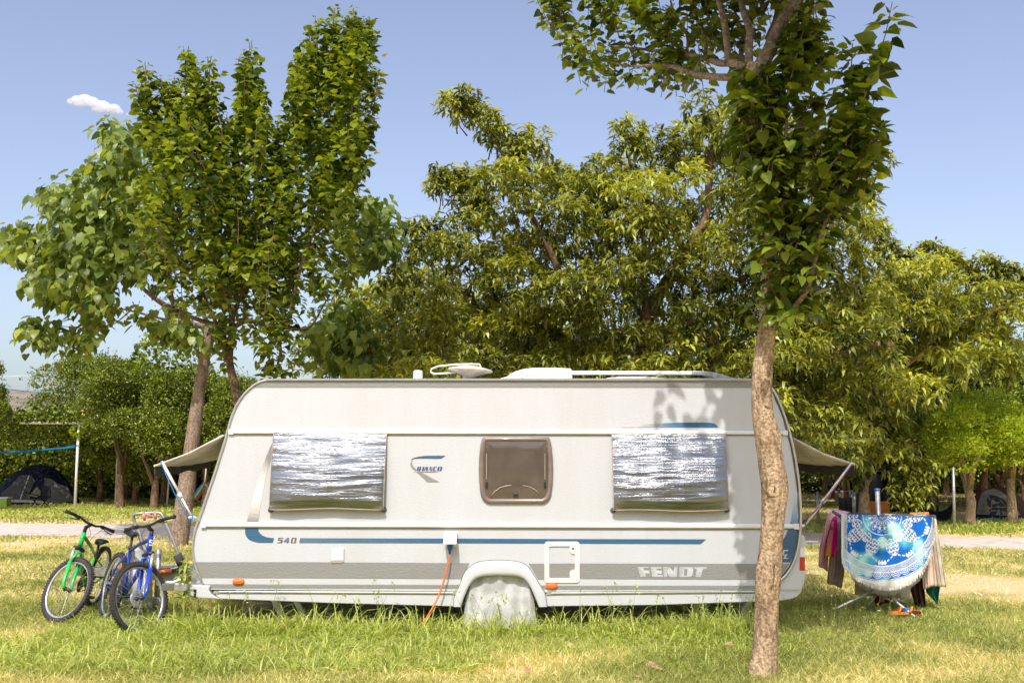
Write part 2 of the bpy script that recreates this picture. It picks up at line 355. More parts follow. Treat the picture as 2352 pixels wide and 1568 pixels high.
def leaf_mesh(name, tpl, pos, axis, nrm, size, rnd=None, wid=1.0):
    T, F = tpl; n = len(pos)
    a = nz(axis); nn = nz(nrm - a * np.sum(nrm * a, 1, keepdims=True)); bb = np.cross(nn, a)
    s = np.broadcast_to(np.asarray(size, float), (n,))[:, None, None]; w_ = np.broadcast_to(np.asarray(wid, float), (n,))[:, None, None]
    curl = rng.uniform(.3, 1.9, (n, 1, 1))
    v = pos[:, None] + s * (T[None, :, 0:1] * a[:, None] + w_ * T[None, :, 1:2] * bb[:, None] + curl * T[None, :, 2:3] * nn[:, None])
    if rnd is None: rnd = rng.random(n) ** 1.2 * .96 + (rng.random(n) < .015) * .1
    return raw_mesh(name, v.reshape(-1, 3), F, len(T), n, np.clip(rnd, 0, 1))
def inpoly(pts, poly):
    x, y = pts[:, 0], pts[:, 1]; ins = np.zeros(len(pts), bool); n = len(poly); j = n - 1
    for i in range(n):
        xi, yi = poly[i]; xj, yj = poly[j]
        c = ((yi > y) != (yj > y)) & (x < (xj - xi) * (y - yi) / ((yj - yi) or 1e-9) + xi); ins ^= c; j = i
    return ins
def sample_poly(poly, n):
    poly = np.array(poly, float); lo, hi = poly.min(0), poly.max(0); out = []
    while sum(map(len, out)) < n:
        q = rng.uniform(lo, hi, (n * 2, 2)); out.append(q[inpoly(q, poly)])
    return np.concatenate(out)[:n]
def rnd_unit(n):
    return nz(rng.normal(size=(n, 3)))

# ================================================================= GROUND, ROAD, HILLS
def gz(x, y): return 0
mb = MB()
xs = [-900, -200, -60, -30, -15, -7, 0, 7, 15, 30, 60, 200, 900]; ys = [-60, 0, 5, 8, 11, 15, 20, 30, 45, 80, 200, 900]
mb.grid(lambda a, b_: (xs[int(round(a * 12))], ys[int(round(b_ * 11))], 0), 12, 11, smooth=False)
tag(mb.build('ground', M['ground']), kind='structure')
rA, rB, rC, rD = G(0, 1201), G(0, 1230), G(2352, 1262), G(2352, 1234)
dn = (rC - rB).normalized(); df = (rD - rA).normalized()
near0, near1 = rB - dn * 40, rC + dn * 40; far0, far1 = rA - df * 40, rD + df * 40
mb = MB()
def roadfn(a, b_):
    p = (near0.lerp(near1, a)).lerp(far0.lerp(far1, a), b_)
    off = (.16 * math.sin(a * 173) + .10 * math.sin(a * 411 + 1)) * (1 if b_ in (0, 1) else 0)
    return (p.x, p.y + off, .006)
mb.grid(roadfn, 240, 4, smooth=False)
tag(mb.build('road', M['road']), kind='structure')
mb = MB()
def hill(a, b_):
    x = -1900 + 3800 * a; y = 1500 + 700 * b_
    h = 128 * math.sin(math.pi * b_) ** .8 * (1.15 - .9 * a + .05 * math.sin(a * 31))
    return (x, y, -6 + h + 5 * math.sin(a * 90 + b_ * 7))
mb.grid(hill, 90, 12)
tag(mb.build('hills', M['hill']), kind='structure')
# cloud: overlapping soft puffs of even vapour
m = bpy.data.materials.new('cloud_vapour'); m.use_nodes = True; ns = m.node_tree.nodes; ns.remove(ns['Principled BSDF'])
pv = ns.new('ShaderNodeVolumePrincipled'); pv.inputs['Color'].default_value = (1, .995, .995, 1); pv.inputs['Density'].default_value = .14; pv.inputs['Anisotropy'].default_value = .0
m.node_tree.links.new(pv.outputs[0], ns['Material Output'].inputs['Volume'])
mb = MB()
zk = crop(150, 220, 9.408)
for (x, y, rx, ry) in ((400, 470, 150, 85), (560, 430, 210, 115), (720, 420, 190, 135), (860, 470, 210, 130), (1000, 540, 200, 110), (1150, 570, 190, 130), (1300, 630, 190, 110), (1450, 650, 150, 125), (1560, 720, 110, 70), (700, 520, 330, 90), (1150, 660, 300, 90), (1770, 780, 50, 40)):
    u, v = zk(x, y); c = P(u, v, 1500); k = 1500 / FPX * KD / 9.408
    mb.lathe([(max(.01, rx * k * math.sin(math.pi * i / 10)), -rx * k * math.cos(math.pi * i / 10)) for i in range(11)], (0, 0, 0), (1, 0, 0), 16)
    nv = 11 * 16
    for i in range(len(mb.v) - nv, len(mb.v)):
        vx, vy, vz = mb.v[i]; mb.v[i] = (vx + c.x, vy * ry / rx * 1.6 + c.y, vz * ry / rx + c.z)
tag(mb.build('cloud', m), kind='structure')

# ================================================================= CARAVAN
YC = 10.2
def W(u, v, off=0.0):
    p = P(u, v, YC); return Vector((p.x, YC - off, p.z))
BLUE, GREY, GREYL, WHT, NAVY = (.035, .115, .215), (.245, .24, .23), (.60, .58, .55), (.55, .56, .58), (.035, .075, .20)
van = empty('caravan', (W(1140, 1300).x, YC + 1.1, 0), 'long white caravan with blue and grey stripes parked on the lawn', 'caravan')
left_prof = [z2(*q) for q in ((190, 1390), (172, 1345), (150, 1290), (138, 1255), (130, 1215), (126, 1180), (124, 1150), (127, 1110), (133, 1070), (142, 1035), (152, 1005), (185, 918), (230, 783), (275, 650), (320, 508), (340, 438), (357, 375), (368, 330), (383, 285), (405, 235), (433, 188), (460, 152), (492, 120), (530, 91), (570, 72), (615, 63))]
right_prof = [(1700, 871.2), (1735, 872), (1757, 877)] + [z4(*q) for q in ((1105, 190), (1122, 211), (1137, 236), (1152, 266), (1177, 325), (1200, 390), (1222, 463), (1242, 545), (1258, 625), (1272, 705), (1281, 780), (1287, 850), (1291, 920), (1292, 985), (1290, 1045), (1286, 1100), (1280, 1150), (1270, 1200), (1255, 1250), (1235, 1292), (1205, 1337), (1165, 1378), (1150, 1390))]
outline = left_prof + right_prof
OUT = [W(u, v) for u, v in outline]
archo = [z3(*q) for q in ((470, 1200), (484, 1150), (500, 1100), (514, 1070), (530, 1047), (552, 1026), (580, 1008), (610, 994), (640, 987), (700, 981), (760, 979), (820, 981), (880, 987), (920, 996), (950, 1010), (978, 1035), (1000, 1068), (1026, 1108), (1050, 1150), (1068, 1182), (1082, 1212))]
# side skin with arch cut-out
side = [W(u, v) for u, v in outline] + [W(1791, 1354), W(1260, 1358)] + [W(u, v) for u, v in reversed(archo)] + [W(1040, 1357), W(470, 1353)]
WID = 2.25
def shell_row(t):
    b_ = .17 * (1 - abs(2 * t - 1) ** 3.2); rows = []
    zt_ = max(p.z for p in OUT)
    for p in OUT:
        k = min(1, max(0, (zt_ - .02 - p.z) / .5)) ** .8
        s = -1 if p.x < van.location.x else 1
        rise = .035 * (1 - abs(2 * t - 1) ** 2) * (1 - k)
        rows.append(Vector((p.x + s * b_ * k * (1.0 if s < 0 else .55), YC + WID * t, p.z + rise)))
    return rows
mb = MB(); NT = 14; rows = [shell_row(i / NT) for i in range(NT + 1)]; n = len(OUT)
vs = [p for r_ in rows for p in r_]
mb.add(vs, [(i * n + j, i * n + j + 1, (i + 1) * n + j + 1, (i + 1) * n + j) for i in range(NT) for j in range(n - 1)], 0, True)
mb.add([p + Vector((0, WID, 0)) for p in OUT], [tuple(range(n))])
mb.build('body', M['abs'], van)
mb = MB(); mb.add(side, [tuple(range(len(side)))]); mb.build('side_wall', M['white'], van, fixn=False)
# belly floor
mb = MB(); mb.box((van.location.x, YC + WID / 2 + .05, .55), (5.9, WID - .25, .06)); mb.build('floor_pan', M['dark'], van)
# skirt
mb = MB()
def skirt(top, bot):
    pts = [W(u, v, .003) for u, v in top] + [W(u, v, .003) for u, v in reversed(bot)]
    mb.prism(pts, (0, .03, 0))
skirt([(488, 1359), (760, 1361), (1046, 1363)], [(505, 1374), (760, 1384), (1043, 1391.6)])
skirt([(1254, 1363), (1500, 1362), (1729, 1359), (1800, 1357)], [(1250, 1391.6), (1509, 1388.4), (1729, 1381), (1800, 1378)])
mb.build('skirt', M['abs'], van, bevel=.006)
mb = MB(); mb.grid(lambda a, b_: W(505 + 1290 * a, (1374, 1384, 1391, 1390, 1381, 1377)[int(a * 5)], 0) + Vector((0, .03 + b_ * (WID - .1), 0)), 5, 2, smooth=False)
# perimeter trim
mb = MB(); mb.tube([p + Vector((0, -.008, 0)) for p in OUT], .0125, 8); mb.build('edge_trim', M['alu'], van)
mb = MB()
inn = []
c0 = sum(OUT, Vector()) / len(OUT)
rp = OUT[len(left_prof) + 3:]
mb.tube([p + Vector((-.021 - .004 * math.sin(i * 2.3), -.003, 0)) for i, p in enumerate(rp)], [.004 + .005 * abs(math.sin(i * 1.7)) for i in range(len(rp))], 6)
mb.build('edge_sealant', M['seal'], van)
# roof gutter line
mb = MB(); mb.bar(W(611, 871.5, .012), W(1735, 871.5, .012), .03, .016); mb.build('roof_rail', M['alu'], van)
# horizontal rails
def rail(u0, v0, u1, v1, h, proud, mt, name='rail'):
    a, b_ = W(u0, v0), W(u1, v1); r0 = MB(); L = b_ - a; prof = [(0, .5), (.6, .5), (.9, .3), (1, 0), (.9, -.3), (.6, -.5), (0, -.5)]
    vs = [p + Vector((0, -q[0] * proud, q[1] * h)) for p in (a, b_) for q in prof]; k = len(prof)
    r0.add(vs, [(i, i + 1, k + i + 1, k + i) for i in range(k - 1)] + [tuple(range(k)), tuple(range(2 * k - 1, k - 1, -1))], 0, False)
    for e_ in (a, b_):
        r0.box(e_ + Vector((.025 if e_ is a else -.025, -proud * .55, 0)), (.05, proud * 1.2, h * 1.25))
    r1 = MB(); r1.bar(a + Vector((.01, -proud * .35, -h * .56)), b_ + Vector((-.01, -proud * .35, -h * .56)), proud * .7, .007); r1.build('rail_seal_shade', M['seal'], van)  # dark strip: part seal, part painted shadow line below the rail
    return r0.build(name, mt, van)
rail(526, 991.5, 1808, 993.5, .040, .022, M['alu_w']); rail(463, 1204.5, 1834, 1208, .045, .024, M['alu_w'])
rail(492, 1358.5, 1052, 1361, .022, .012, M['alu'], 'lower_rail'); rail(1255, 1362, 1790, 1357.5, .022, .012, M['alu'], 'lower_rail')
for (u, v) in ((467, 1205), (1829, 1208.5), (529, 992), (1804, 994), (1050, 1361.5), (1258, 1362)):
    pass
# decals ---------------------------------------------------------------
def decal(polys, name, off=.004, parent=None, matr=None):
    mb = MB()
    for pts, cols in polys:
        vs = [W(u, v, off) for u, v in pts]
        if isinstance(cols, tuple): cols = [cols] * len(pts)
        if len(pts) == 4 or True: mb.add(vs, [tuple(range(len(pts)))], 0, False, list(cols))
    return mb.build(name, matr or M['decal'], parent or van, col=True, fixn=False)
def strip(top, bot, cols, name, off=.004):
    """two polylines of equal length -> quads, colour per station"""
    mb = MB(); n_ = len(top)
    vs = [W(u, v, off) for u, v in top] + [W(u, v, off) for u, v in bot]
    cl = [cols] * n_ if isinstance(cols, tuple) else list(cols)
    mb.add(vs, [(i, i + 1, n_ + i + 1, n_ + i) for i in range(n_ - 1)], 0, False, cl + cl)
    return mb.build(name, M['decal'], van, col=True, fixn=False)
strip([(604, 876.5), (640, 875.6), (1200, 875.5), (1700, 875.8), (1755, 880)], [(578, 889.5), (640, 889.5), (1200, 889.5), (1700, 890), (1768, 891)], GREY, 'grey_stripe')
S_ = lambda f, L: [f(*q) for q in L]
strip(S_(z2, ((651, 448), (628, 495), (600, 560), (575, 630), (550, 705), (533, 765), (520, 815), (505, 868), (490, 925), (476, 980))),
      S_(z2, ((650, 520), (640, 560), (625, 600), (610, 655), (594, 720), (583, 770), (575, 815), (565, 868), (556, 925), (549, 980))),
      [GREY, GREY, GREY, (.5, .48, .45), (.62, .6, .57), (.73, .71, .68), (.73, .71, .68), (.6, .58, .55), (.48, .46, .44), GREY], 'grey_swoosh')
strip(S_(z2, ((549, 1018), (551, 1042), (560, 1056), (575, 1069), (592, 1078), (615, 1084), (652, 1088))),
      S_(z2, ((467, 1018), (463, 1045), (468, 1070), (482, 1092), (505, 1106), (550, 1117), (643, 1118))), BLUE, 'blue_swoosh')
a1 = z2(820, 1088); a2_ = z2(815, 1119); e1 = z4(715, 1123); e2 = z4(680, 1152)
strip([a1, (1020, 1236), (1300, 1237), e1], [a2_, (1020, 1246.6), (1300, 1247.4), e2], [(.10, .17, .25), BLUE, BLUE, BLUE], 'blue_stripe')
strip(S_(z4, ((195, 438), (280, 429), (380, 420), (480, 414), (600, 411), (740, 412), (768, 419), (790, 440))), S_(z4, ((210, 440), (280, 439.5), (380, 439.5), (480, 440), (600, 441), (720, 442), (760, 442), (780, 442))),
      [WHT, (.6, .6, .6), (.36, .38, .40), (.10, .22, .34), BLUE, BLUE, BLUE, (.04, .13, .22)], 'blue_swoosh')
aL = [z3(507, 1090), z3(478, 1180)]
strip([(446.5, 1290), (700, 1290), z3(550, 1001)], [(459, 1326), (700, 1326.6), z3(492, 1113)], GREY, 'grey_stripe')
strip([z3(972, 1004), (1300, 1293), (1700, 1293.8), z4(1222, 1273)], [z3(1042, 1117), (1300, 1328), (1700, 1330), z4(1165, 1370)], GREY, 'grey_stripe')
strip([z2(186, 1386), (700, 1341.5), z3(478, 1156)], [(468, 1349.5), (700, 1350), z3(470, 1182)], GREY, 'grey_stripe')
strip([z3(1062, 1160), (1300, 1344), (1700, 1344), (1778, 1344)], [z3(1076, 1186), (1300, 1352.6), (1700, 1352.6), (1775, 1352.6)], GREY, 'grey_stripe')
strip(S_(z4, ((1262, 835), (1250, 890), (1242, 950), (1232, 1010), (1218, 1060), (1195, 1110), (1160, 1165), (1105, 1225), (1030, 1262))),
      S_(z4, ((1279, 835), (1283, 890), (1284, 950), (1283, 1010), (1282, 1060), (1277, 1115), (1265, 1170), (1250, 1225), (1227, 1264))),
      [(.5, .55, .6), (.4, .48, .56), (.28, .38, .48), (.16, .27, .38), (.06, .13, .22), (.04, .10, .18), (.04, .10, .18), (.04, .10, .18), (.04, .10, .18)], 'blue_corner_print')
decal([(S_(z4, ((1186, 1188), (1217, 1188), (1214, 1194), (1194, 1195), (1186, 1214), (1176, 1214))), WHT), (S_(z4, ((1178, 1215), (1212, 1215), (1209, 1221), (1176, 1221))), WHT), (S_(z4, ((1196, 1222), (1205, 1222), (1197, 1236), (1216, 1236), (1213, 1242), (1184, 1242))), WHT)], 'emblem', .008)
# model logo
strip(S_(zl, ((315, 535), (345, 495), (420, 462), (550, 432), (720, 410), (1000, 401), (1350, 401))), S_(zl, ((320, 530), (365, 512), (440, 494), (550, 484), (720, 486), (1000, 490), (1210, 491))), [NAVY, NAVY, (.05, .10, .2), BLUE, BLUE, BLUE, BLUE], 'logo_swoosh')
strip(S_(zl, ((375, 540), (345, 590), (350, 650), (372, 700), (410, 745), (470, 795))), S_(zl, ((355, 545), (318, 590), (295, 645), (312, 715), (365, 795), (460, 872))), GREY, 'logo_swoosh')
strip(S_(zl, ((620, 898), (800, 990), (980, 1090), (1160, 1182))), S_(zl, ((490, 898), (600, 990), (700, 1085), (800, 1185))), GREY, 'logo_swoosh')
strip(S_(zl, ((380, 888), (600, 878), (1000, 877), (1150, 882))), S_(zl, ((380, 891), (600, 893), (1040, 895), (1130, 886))), (.16, .10, .16), 'logo_underline')
def letters(chars, f, x0, y0, y1, shear, name, col, off=.005, colfade=None):
    """chars: list of (x, width, quads in unit coords y down)"""
    mb = MB()
    for x, w_, qs in chars:
        for q in qs:
            vs = []; cs = []
            for (a, b_) in q:
                yy = y0 + (y1 - y0) * b_
                u, v = f(x + w_ * a + shear * (1 - b_), yy); vs.append(W(u, v, off)); cs.append(colfade(b_) if colfade else col)
            mb.add(vs, [tuple(range(len(q)))], 0, False, cs)
    return mb.build(name, M['decal'], van, col=True, fixn=False)
def rc(x0, y0, x1, y1): return [(x0, y0), (x1, y0), (x1, y1), (x0, y1)]
B_ = [rc(0, 0, .32, 1), rc(.32, 0, .6, .12), rc(.32, .44, .55, .56), rc(.32, .88, .6, 1), [(.6, 0), (.95, 0), (1, .1), (.95, .46), (.6, .46)], [(.55, .46), (.95, .46), (1.02, .58), (.95, .93), (.85, 1), (.6, 1), (.55, .9)]]
I_ = [rc(0, 0, 1, 1)]
A_ = [[(.25, 0), (.42, 0), (.14, 1), (-.03, 1)], [(.42, 0), (.8, 0), (1, 1), (.55, 1), (.42, .2)], [(.2, .62), (.5, .62), (.52, .69), (.18, .69)]]
N_ = [rc(0, 0, .11, 1), [(.11, 0), (.5, 0), (.89, 1), (.5, 1)], rc(.89, 0, 1, 1)]
C_ = [rc(0, 0, .4, 1), rc(.4, 0, 1, .12), rc(.4, .88, 1, 1)]
O_ = [rc(0, 0, .36, 1), rc(.36, 0, .64, .12), rc(.36, .88, .64, 1), rc(.64, 0, 1, 1)]
letters([(480, 120, B_), (640, 50, I_), (700, 115, A_), (845, 90, N_), (962, 105, C_), (1090, 130, O_)], zl, 0, 732, 850, 34, 'model_lettering', NAVY)
F5 = [rc(.05, 0, 1, .13), rc(.05, .13, .3, .50), rc(.3, .37, .95, .50), [(.62, .50), (.95, .50), (1, .6), (.95, .95), (.62, .87)], rc(0, .87, .62, 1.0), [(.62, .87), (.95, .95), (.8, 1), (.62, 1)]]
F4 = [[(.55, 0), (.82, 0), (.82, .62), (.62, .62), (.62, .2), (.2, .62), (0, .62)], rc(0, .62, 1, .78), rc(.56, .78, .82, 1)]
F0 = [[(.08, 0), (.28, 0), (.28, 1), (.08, 1), (0, .9), (0, .1)], rc(.28, 0, .72, .12), rc(.28, .88, .72, 1), [(.72, 0), (.92, 0), (1, .1), (1, .9), (.92, 1), (.72, 1)]]
letters([(500, 205, F5), (750, 215, F4), (1028, 195, F0)], zn, 0, 633, 832, 40, 'number_lettering', (.10, .10, .16))
# big name, tapering block capitals
FF = [[(275, 290), (560, 290), (565, 325), (435, 325), (440, 385), (580, 385), (590, 460), (480, 460), (490, 555), (350, 555)]]
EE = [[(615, 290), (895, 290), (900, 340), (765, 340), (778, 385), (905, 385), (905, 470), (780, 470), (790, 500), (925, 500), (935, 560), (655, 560)]]
NN = [[(945, 290), (1110, 290), (1215, 425), (1220, 290), (1315, 290), (1300, 560), (1110, 560), (1040, 425), (1050, 560), (955, 560)]]
DD = [[(1365, 290), (1495, 290), (1495, 350), (1480, 500), (1475, 560), (1360, 560)], [(1495, 290), (1690, 290), (1722, 320), (1570, 350), (1495, 350)], [(1722, 320), (1720, 400), (1700, 500), (1560, 520), (1570, 350)], [(1700, 500), (1670, 545), (1610, 560), (1475, 560), (1480, 520), (1560, 520)]]
TT = [[(1755, 290), (2075, 290), (2060, 345), (1975, 345), (1915, 560), (1775, 560), (1815, 345), (1755, 345)]]
fade = lambda y: tuple(WHT[i] * (1 - k) + GREY[i] * k for i in range(3) for k in [max(0, abs((y - 425) / 135) ** 3) * .5])
mb = MB()
for q in FF + EE + NN + DD + TT:
    mb.add([W(*zf(x, y), .0075) for x, y in q], [tuple(range(len(q)))], 0, False, [fade(y) for x, y in q])
mb.build('maker_lettering', M['decal'], van, col=True, fixn=False)
# wheel arch moulding + wheel
archi = [z3(*q) for q in ((490, 1310), (508, 1255), (530, 1200), (550, 1160), (570, 1132), (595, 1110), (625, 1098), (660, 1091), (710, 1088), (760, 1087), (810, 1088), (850, 1089), (888, 1093), (920, 1101), (945, 1117), (965, 1137), (985, 1170), (1005, 1212), (1025, 1260), (1035, 1285), (1045, 1310))]
outer2 = [z3(*q) for q in ((435, 1310),)] + [z3(x - 2, y) for x, y in ((440, 1260), (455, 1215))] + archo[1:-1] + [z3(*q) for q in ((1090, 1212), (1100, 1260), (1105, 1310))]
def resample(pts, n_):
    d = [0]
    for a, b_ in zip(pts, pts[1:]): d.append(d[-1] + math.dist(a, b_))
    out = []
    for i in range(n_):
        t = d[-1] * i / (n_ - 1); j = max(k for k in range(len(d)) if d[k] <= t + 1e-9); j = min(j, len(pts) - 2)
        f = (t - d[j]) / max(1e-9, d[j + 1] - d[j]); out.append(tuple(pts[j][k] + (pts[j + 1][k] - pts[j][k]) * f for k in range(2)))
    return out
ao, ai = resample(outer2, 48), resample(archi, 48); mb = MB()
prof = [(0, -.002), (.02, .022), (.12, .032), (.75, .040), (.95, .036), (1.0, .02), (1.0, -.12)]
def archfn(a, b_):
    i = int(round(a * 47)); k = int(round(b_ * 6)); t, off = prof[k]
    u = ao[i][0] + (ai[i][0] - ao[i][0]) * t; v = ao[i][1] + (ai[i][1] - ao[i][1]) * t
    return W(u, v, off)
mb.grid(archfn, 47, 6); mb.build('wheel_arch', M['abs'], van)
mb = MB(); mb.tube([W(u, v, .006) for u, v in resample(outer2, 60)], .004, 5); mb.build('arch_seam', M['seal'], van)
# inner wheel well
mb = MB(); mb.grid(lambda a, b_: W(*ai[int(round(a * 47))], -.10) + Vector((0, b_ * .5, 0)), 47, 2); mb.build('wheel_well', M['dark'], van)
wc = P(1148, 1388, YC + .12); wc.z = .33
wheel = MB(); wheel.lathe([(.19, 0), (.30, .0), (.325, .03), (.33, .1), (.325, .16), (.30, .19), (.19, .19)], wc + Vector((0, -.02, 0)), (0, 1, 0), 32)
ww = wheel.build('wheel', M['rubber'], van)
# wheel cover : draped vinyl
mb = MB(); cx, cz = wc.x, .36
def cov(a, b_):
    q = 2 * a - 1; hw = .345 + .035 * b_ ** 1.5
    x_ = cx + q * hw; ztop = .33 + .36 * math.sqrt(max(0, 1 - (abs(q) * .985) ** 2.4)); z = ztop * (1 - b_) + .0
    fold = .026 * math.sin(q * 6.5 + .8 + .5 * math.sin(b_ * 5)) * (.25 + b_ * .9) + .012 * math.sin(q * 15 + 2 * b_ + 1) * (1 - .5 * b_) + .012 * math.sin(b_ * 11 + q * 3) * (1 - abs(q))
    y = YC + .05 - fold + .30 * max(0, abs(q) - .86) + .16 * max(0, .06 - b_) / .06 * .6 - .05 * b_
    z += .012 * math.sin(q * 11) * (1 - b_)
    return (x_, y, max(0, z))
mb.grid(cov, 90, 40); mb.build('wheel_cover', M['cover'], van)
# middle window
wf = [z3(*q) for q in ((640, 112), (660, 100), (1105, 100), (1125, 112), (1137, 160), (1145, 240), (1148, 330), (1145, 420), (1135, 500), (1125, 535), (1105, 560), (1075, 575), (690, 575), (660, 560), (640, 535), (628, 500), (620, 420), (616, 330), (620, 240), (628, 160))]
wi = [z3(*q) for q in ((668, 138), (680, 130), (1090, 130), (1100, 138), (1108, 180), (1112, 250), (1114, 330), (1112, 420), (1106, 490), (1098, 515), (1085, 530), (1065, 540), (700, 540), (682, 530), (668, 515), (660, 490), (654, 420), (652, 330), (654, 250), (660, 180))]
win = MB(); k = len(wf)
rings = [(wf, 0, .0), (wf, .0, .022), (wf, .35, .036), (wf, .75, .030), (wf, 1, .018)]
vs = []
for _, t, off in rings:
    for i in range(k):
        u = wf[i][0] + (wi[i][0] - wf[i][0]) * t; v = wf[i][1] + (wi[i][1] - wf[i][1]) * t; vs.append(W(u, v, off))
win.add(vs, [(r_ * k + i, r_ * k + (i + 1) % k, (r_ + 1) * k + (i + 1) % k, (r_ + 1) * k + i) for r_ in range(4) for i in range(k)], 0, True)
wo = win.build('window', M['frame_w'], van, fixn=False)
mb = MB(); cu, cv = z3(882, 335); vs = [W(cu, cv, .030)]
for t, off in ((.55, .0285), (.9, .024), (1, .017)):
    for i in range(k): vs.append(W(cu + (wi[i][0] - cu) * t, cv + (wi[i][1] - cv) * t, off))
mb.add(vs, [(0, 1 + (i + 1) % k, 1 + i) for i in range(k)] + [(1 + r_ * k + i, 1 + r_ * k + (i + 1) % k, 1 + (r_ + 1) * k + (i + 1) % k, 1 + (r_ + 1) * k + i) for r_ in range(2) for i in range(k)], 0, True)
pane = mb.build('pane', M['acrylic'], wo, fixn=False)
M['stay'] = mat('window_stay', (.42, .33, .26), .4)
for x in (673, 1089):
    mb = MB(); a, b_ = W(*z3(x, 218), .033), W(*z3(x, 402), .033); mb.bar(a, b_, .018, .006); mb.build('stay', M['stay'], wo)
    mb = MB(); mb.box(W(*z3(x, 437), .036), (.020, .014, .055)); mb.build('latch', M['black'], wo, bevel=.004)
mb = MB(); mb.box(W(*z3(880, 510), .036), (.048, .014, .03)); mb.build('latch', M['black'], wo, bevel=.006)
mb = MB(); a, b_ = W(*z3(655, 98), .012), W(*z3(1112, 98), .012); mb.bar(a, b_, .024, .016); mb.build('hinge_rail', M['alu'], wo)
def arc(pts, w_): 
    m_ = MB(); m_.tube([W(*z3(*q), .0315) for q in pts], w_, 5, flat=.3); return m_
arc(((705, 525), (730, 490), (770, 460), (820, 447), (850, 445)), .006).build('curtain_edge', M['stay'], wo); arc(((930, 445), (980, 455), (1020, 475), (1050, 510)), .004).build('curtain_edge', M['stay'], wo)
# foil covered windows: cover is a thing of its own hanging from the upper rail
def foil(name, x0t, x1t, yt, x0b, x1b, yb, label, seed, bulge):
    root = empty(name, W((x0t + x1t) / 2, yb), label, 'window cover', 'foil sun covers over the caravan windows')
    def fn(a, b_):
        u = (x0t + (x1t - x0t) * a) * (1 - b_) + (x0b + (x1b - x0b) * a) * b_; v = yt + (yb - yt) * b_
        v += 1.6 * math.sin(a * 7 + seed) * b_
        ed = 1 - abs(2 * a - 1) ** 5
        off = .018 + bulge * math.sin(min(1, b_ * 1.05) * math.pi * .56) * (.55 + .45 * ed)
        off += .0015 * math.sin(b_ * 31 + 1.5 * math.sin(a * 5 + seed)) + .0009 * math.sin(b_ * 57 + 2 * math.sin(a * 8 + seed)) + .003 * math.sin(a * 24 + seed + b_ * 3)
        if b_ > .88: off -= (b_ - .88) * .30 * ed
        return W(u, v, off)
    mb = MB(); mb.grid(fn, 60, 90); mb.build('foil_sheet', M['foil'], root)
    mb = MB(); E_ = [fn(0, i / 20) for i in range(21)] + [fn(i / 20, 1) for i in range(21)] + [fn(1, 1 - i / 20) for i in range(21)]
    mb.tube([e_ + Vector((0, -.001, 0)) for e_ in E_], .005, 5); mb.build('hem', M['stay'], root)
    for a in (0, 1):
        c_ = fn(a, 1); s = 1 if a else -1; mb = MB()
        base = Vector((c_.x - s * .002, YC - .002, c_.z - .004))
        mb.lathe([(.0, 0), (.030, .0), (.026, .008), (.012, .016), (.010, .045), (.018, .05), (.018, .058), (0, .06)], base, (0, -1, 0), 14)
        mb.build('suction_cup', mat('cup_rubber', (.10, .095, .09), .35), root)
u0, v0 = z2(652, 405); u1, _ = z2(1383, 405); u0b, v1 = z2(630, 898); u1b, _ = z2(1366, 898)
foil('foil_window_cover', u0, u1, v0, u0b, u1b, v1, 'silver foil sun cover on the caravan window nearest the bicycles', 1.0, .10)
u0, v0 = z4(138, 480); u1, _ = z4(828, 480); u0b, v1 = z4(146, 945); u1b, _ = z4(843, 945)
foil('foil_window_cover', u0, u1, v0, u0b, u1b, v1, 'silver foil sun cover on the caravan window beside the foreground tree trunk', 3.3, .11)
# socket with lid
sk = MB(); a, b_ = z3(376, 848), z3(463, 982)
def wbox(mb, f, x0, y0, x1, y1, o0, o1, **kw):
    p, q = W(*f(x0, y0)), W(*f(x1, y1))
    return mb.box(((p.x + q.x) / 2, YC - (o0 + o1) / 2, (p.z + q.z) / 2), (abs(q.x - p.x), abs(o1 - o0), abs(p.z - q.z)), **kw)
so = wbox(MB(), z3, 376, 850, 462, 885, -.01, .022).build('power_socket', M['cream'], van, bevel=.004)
mb = MB(); p, q = W(*z3(370, 782), .012), W(*z3(463, 782), .012)
mb.add([p, q, q + Vector((.0, -.155, -.105)), p + Vector((0, -.155, -.105)), p + Vector((0, 0, .012)), q + Vector((0, 0, .012)), q + Vector((0, -.158, -.093)), p + Vector((0, -.158, -.093))],
       [(0, 1, 2, 3), (7, 6, 5, 4), (0, 4, 5, 1), (1, 5, 6, 2), (2, 6, 7, 3), (3, 7, 4, 0)]); mb.build('socket_lid', M['white_sock'], so, bevel=.004)
pl = W(*z3(413, 868), .05)
# cable (thing)
cab = empty('power_cable', W(1034, 1440), 'orange power cable with blue plug hanging from the caravan socket into the grass', 'cable')
mb = MB(); mb.lathe([(.0, .0), (.030, 0), (.032, .02), (.028, .06), (.016, .085), (.009, .12), (0, .12)], pl + Vector((0, 0, .03)), (0, -.25, -1), 16); mb.build('plug', M['blue_plug'], cab)
cpts = [(414, 905), (410, 940), (403, 985), (393, 1030), (381, 1080), (366, 1135), (350, 1185), (330, 1235), (305, 1285), (275, 1335), (245, 1385), (210, 1418), (170, 1452)]
mb = MB(); mb.tube([W(*z3(x, y), .07 + .004 * i + (.01 * i if i > 7 else 0)) for i, (x, y) in enumerate(cpts)], .0085, 8); mb.build('lead', M['cable'], cab)
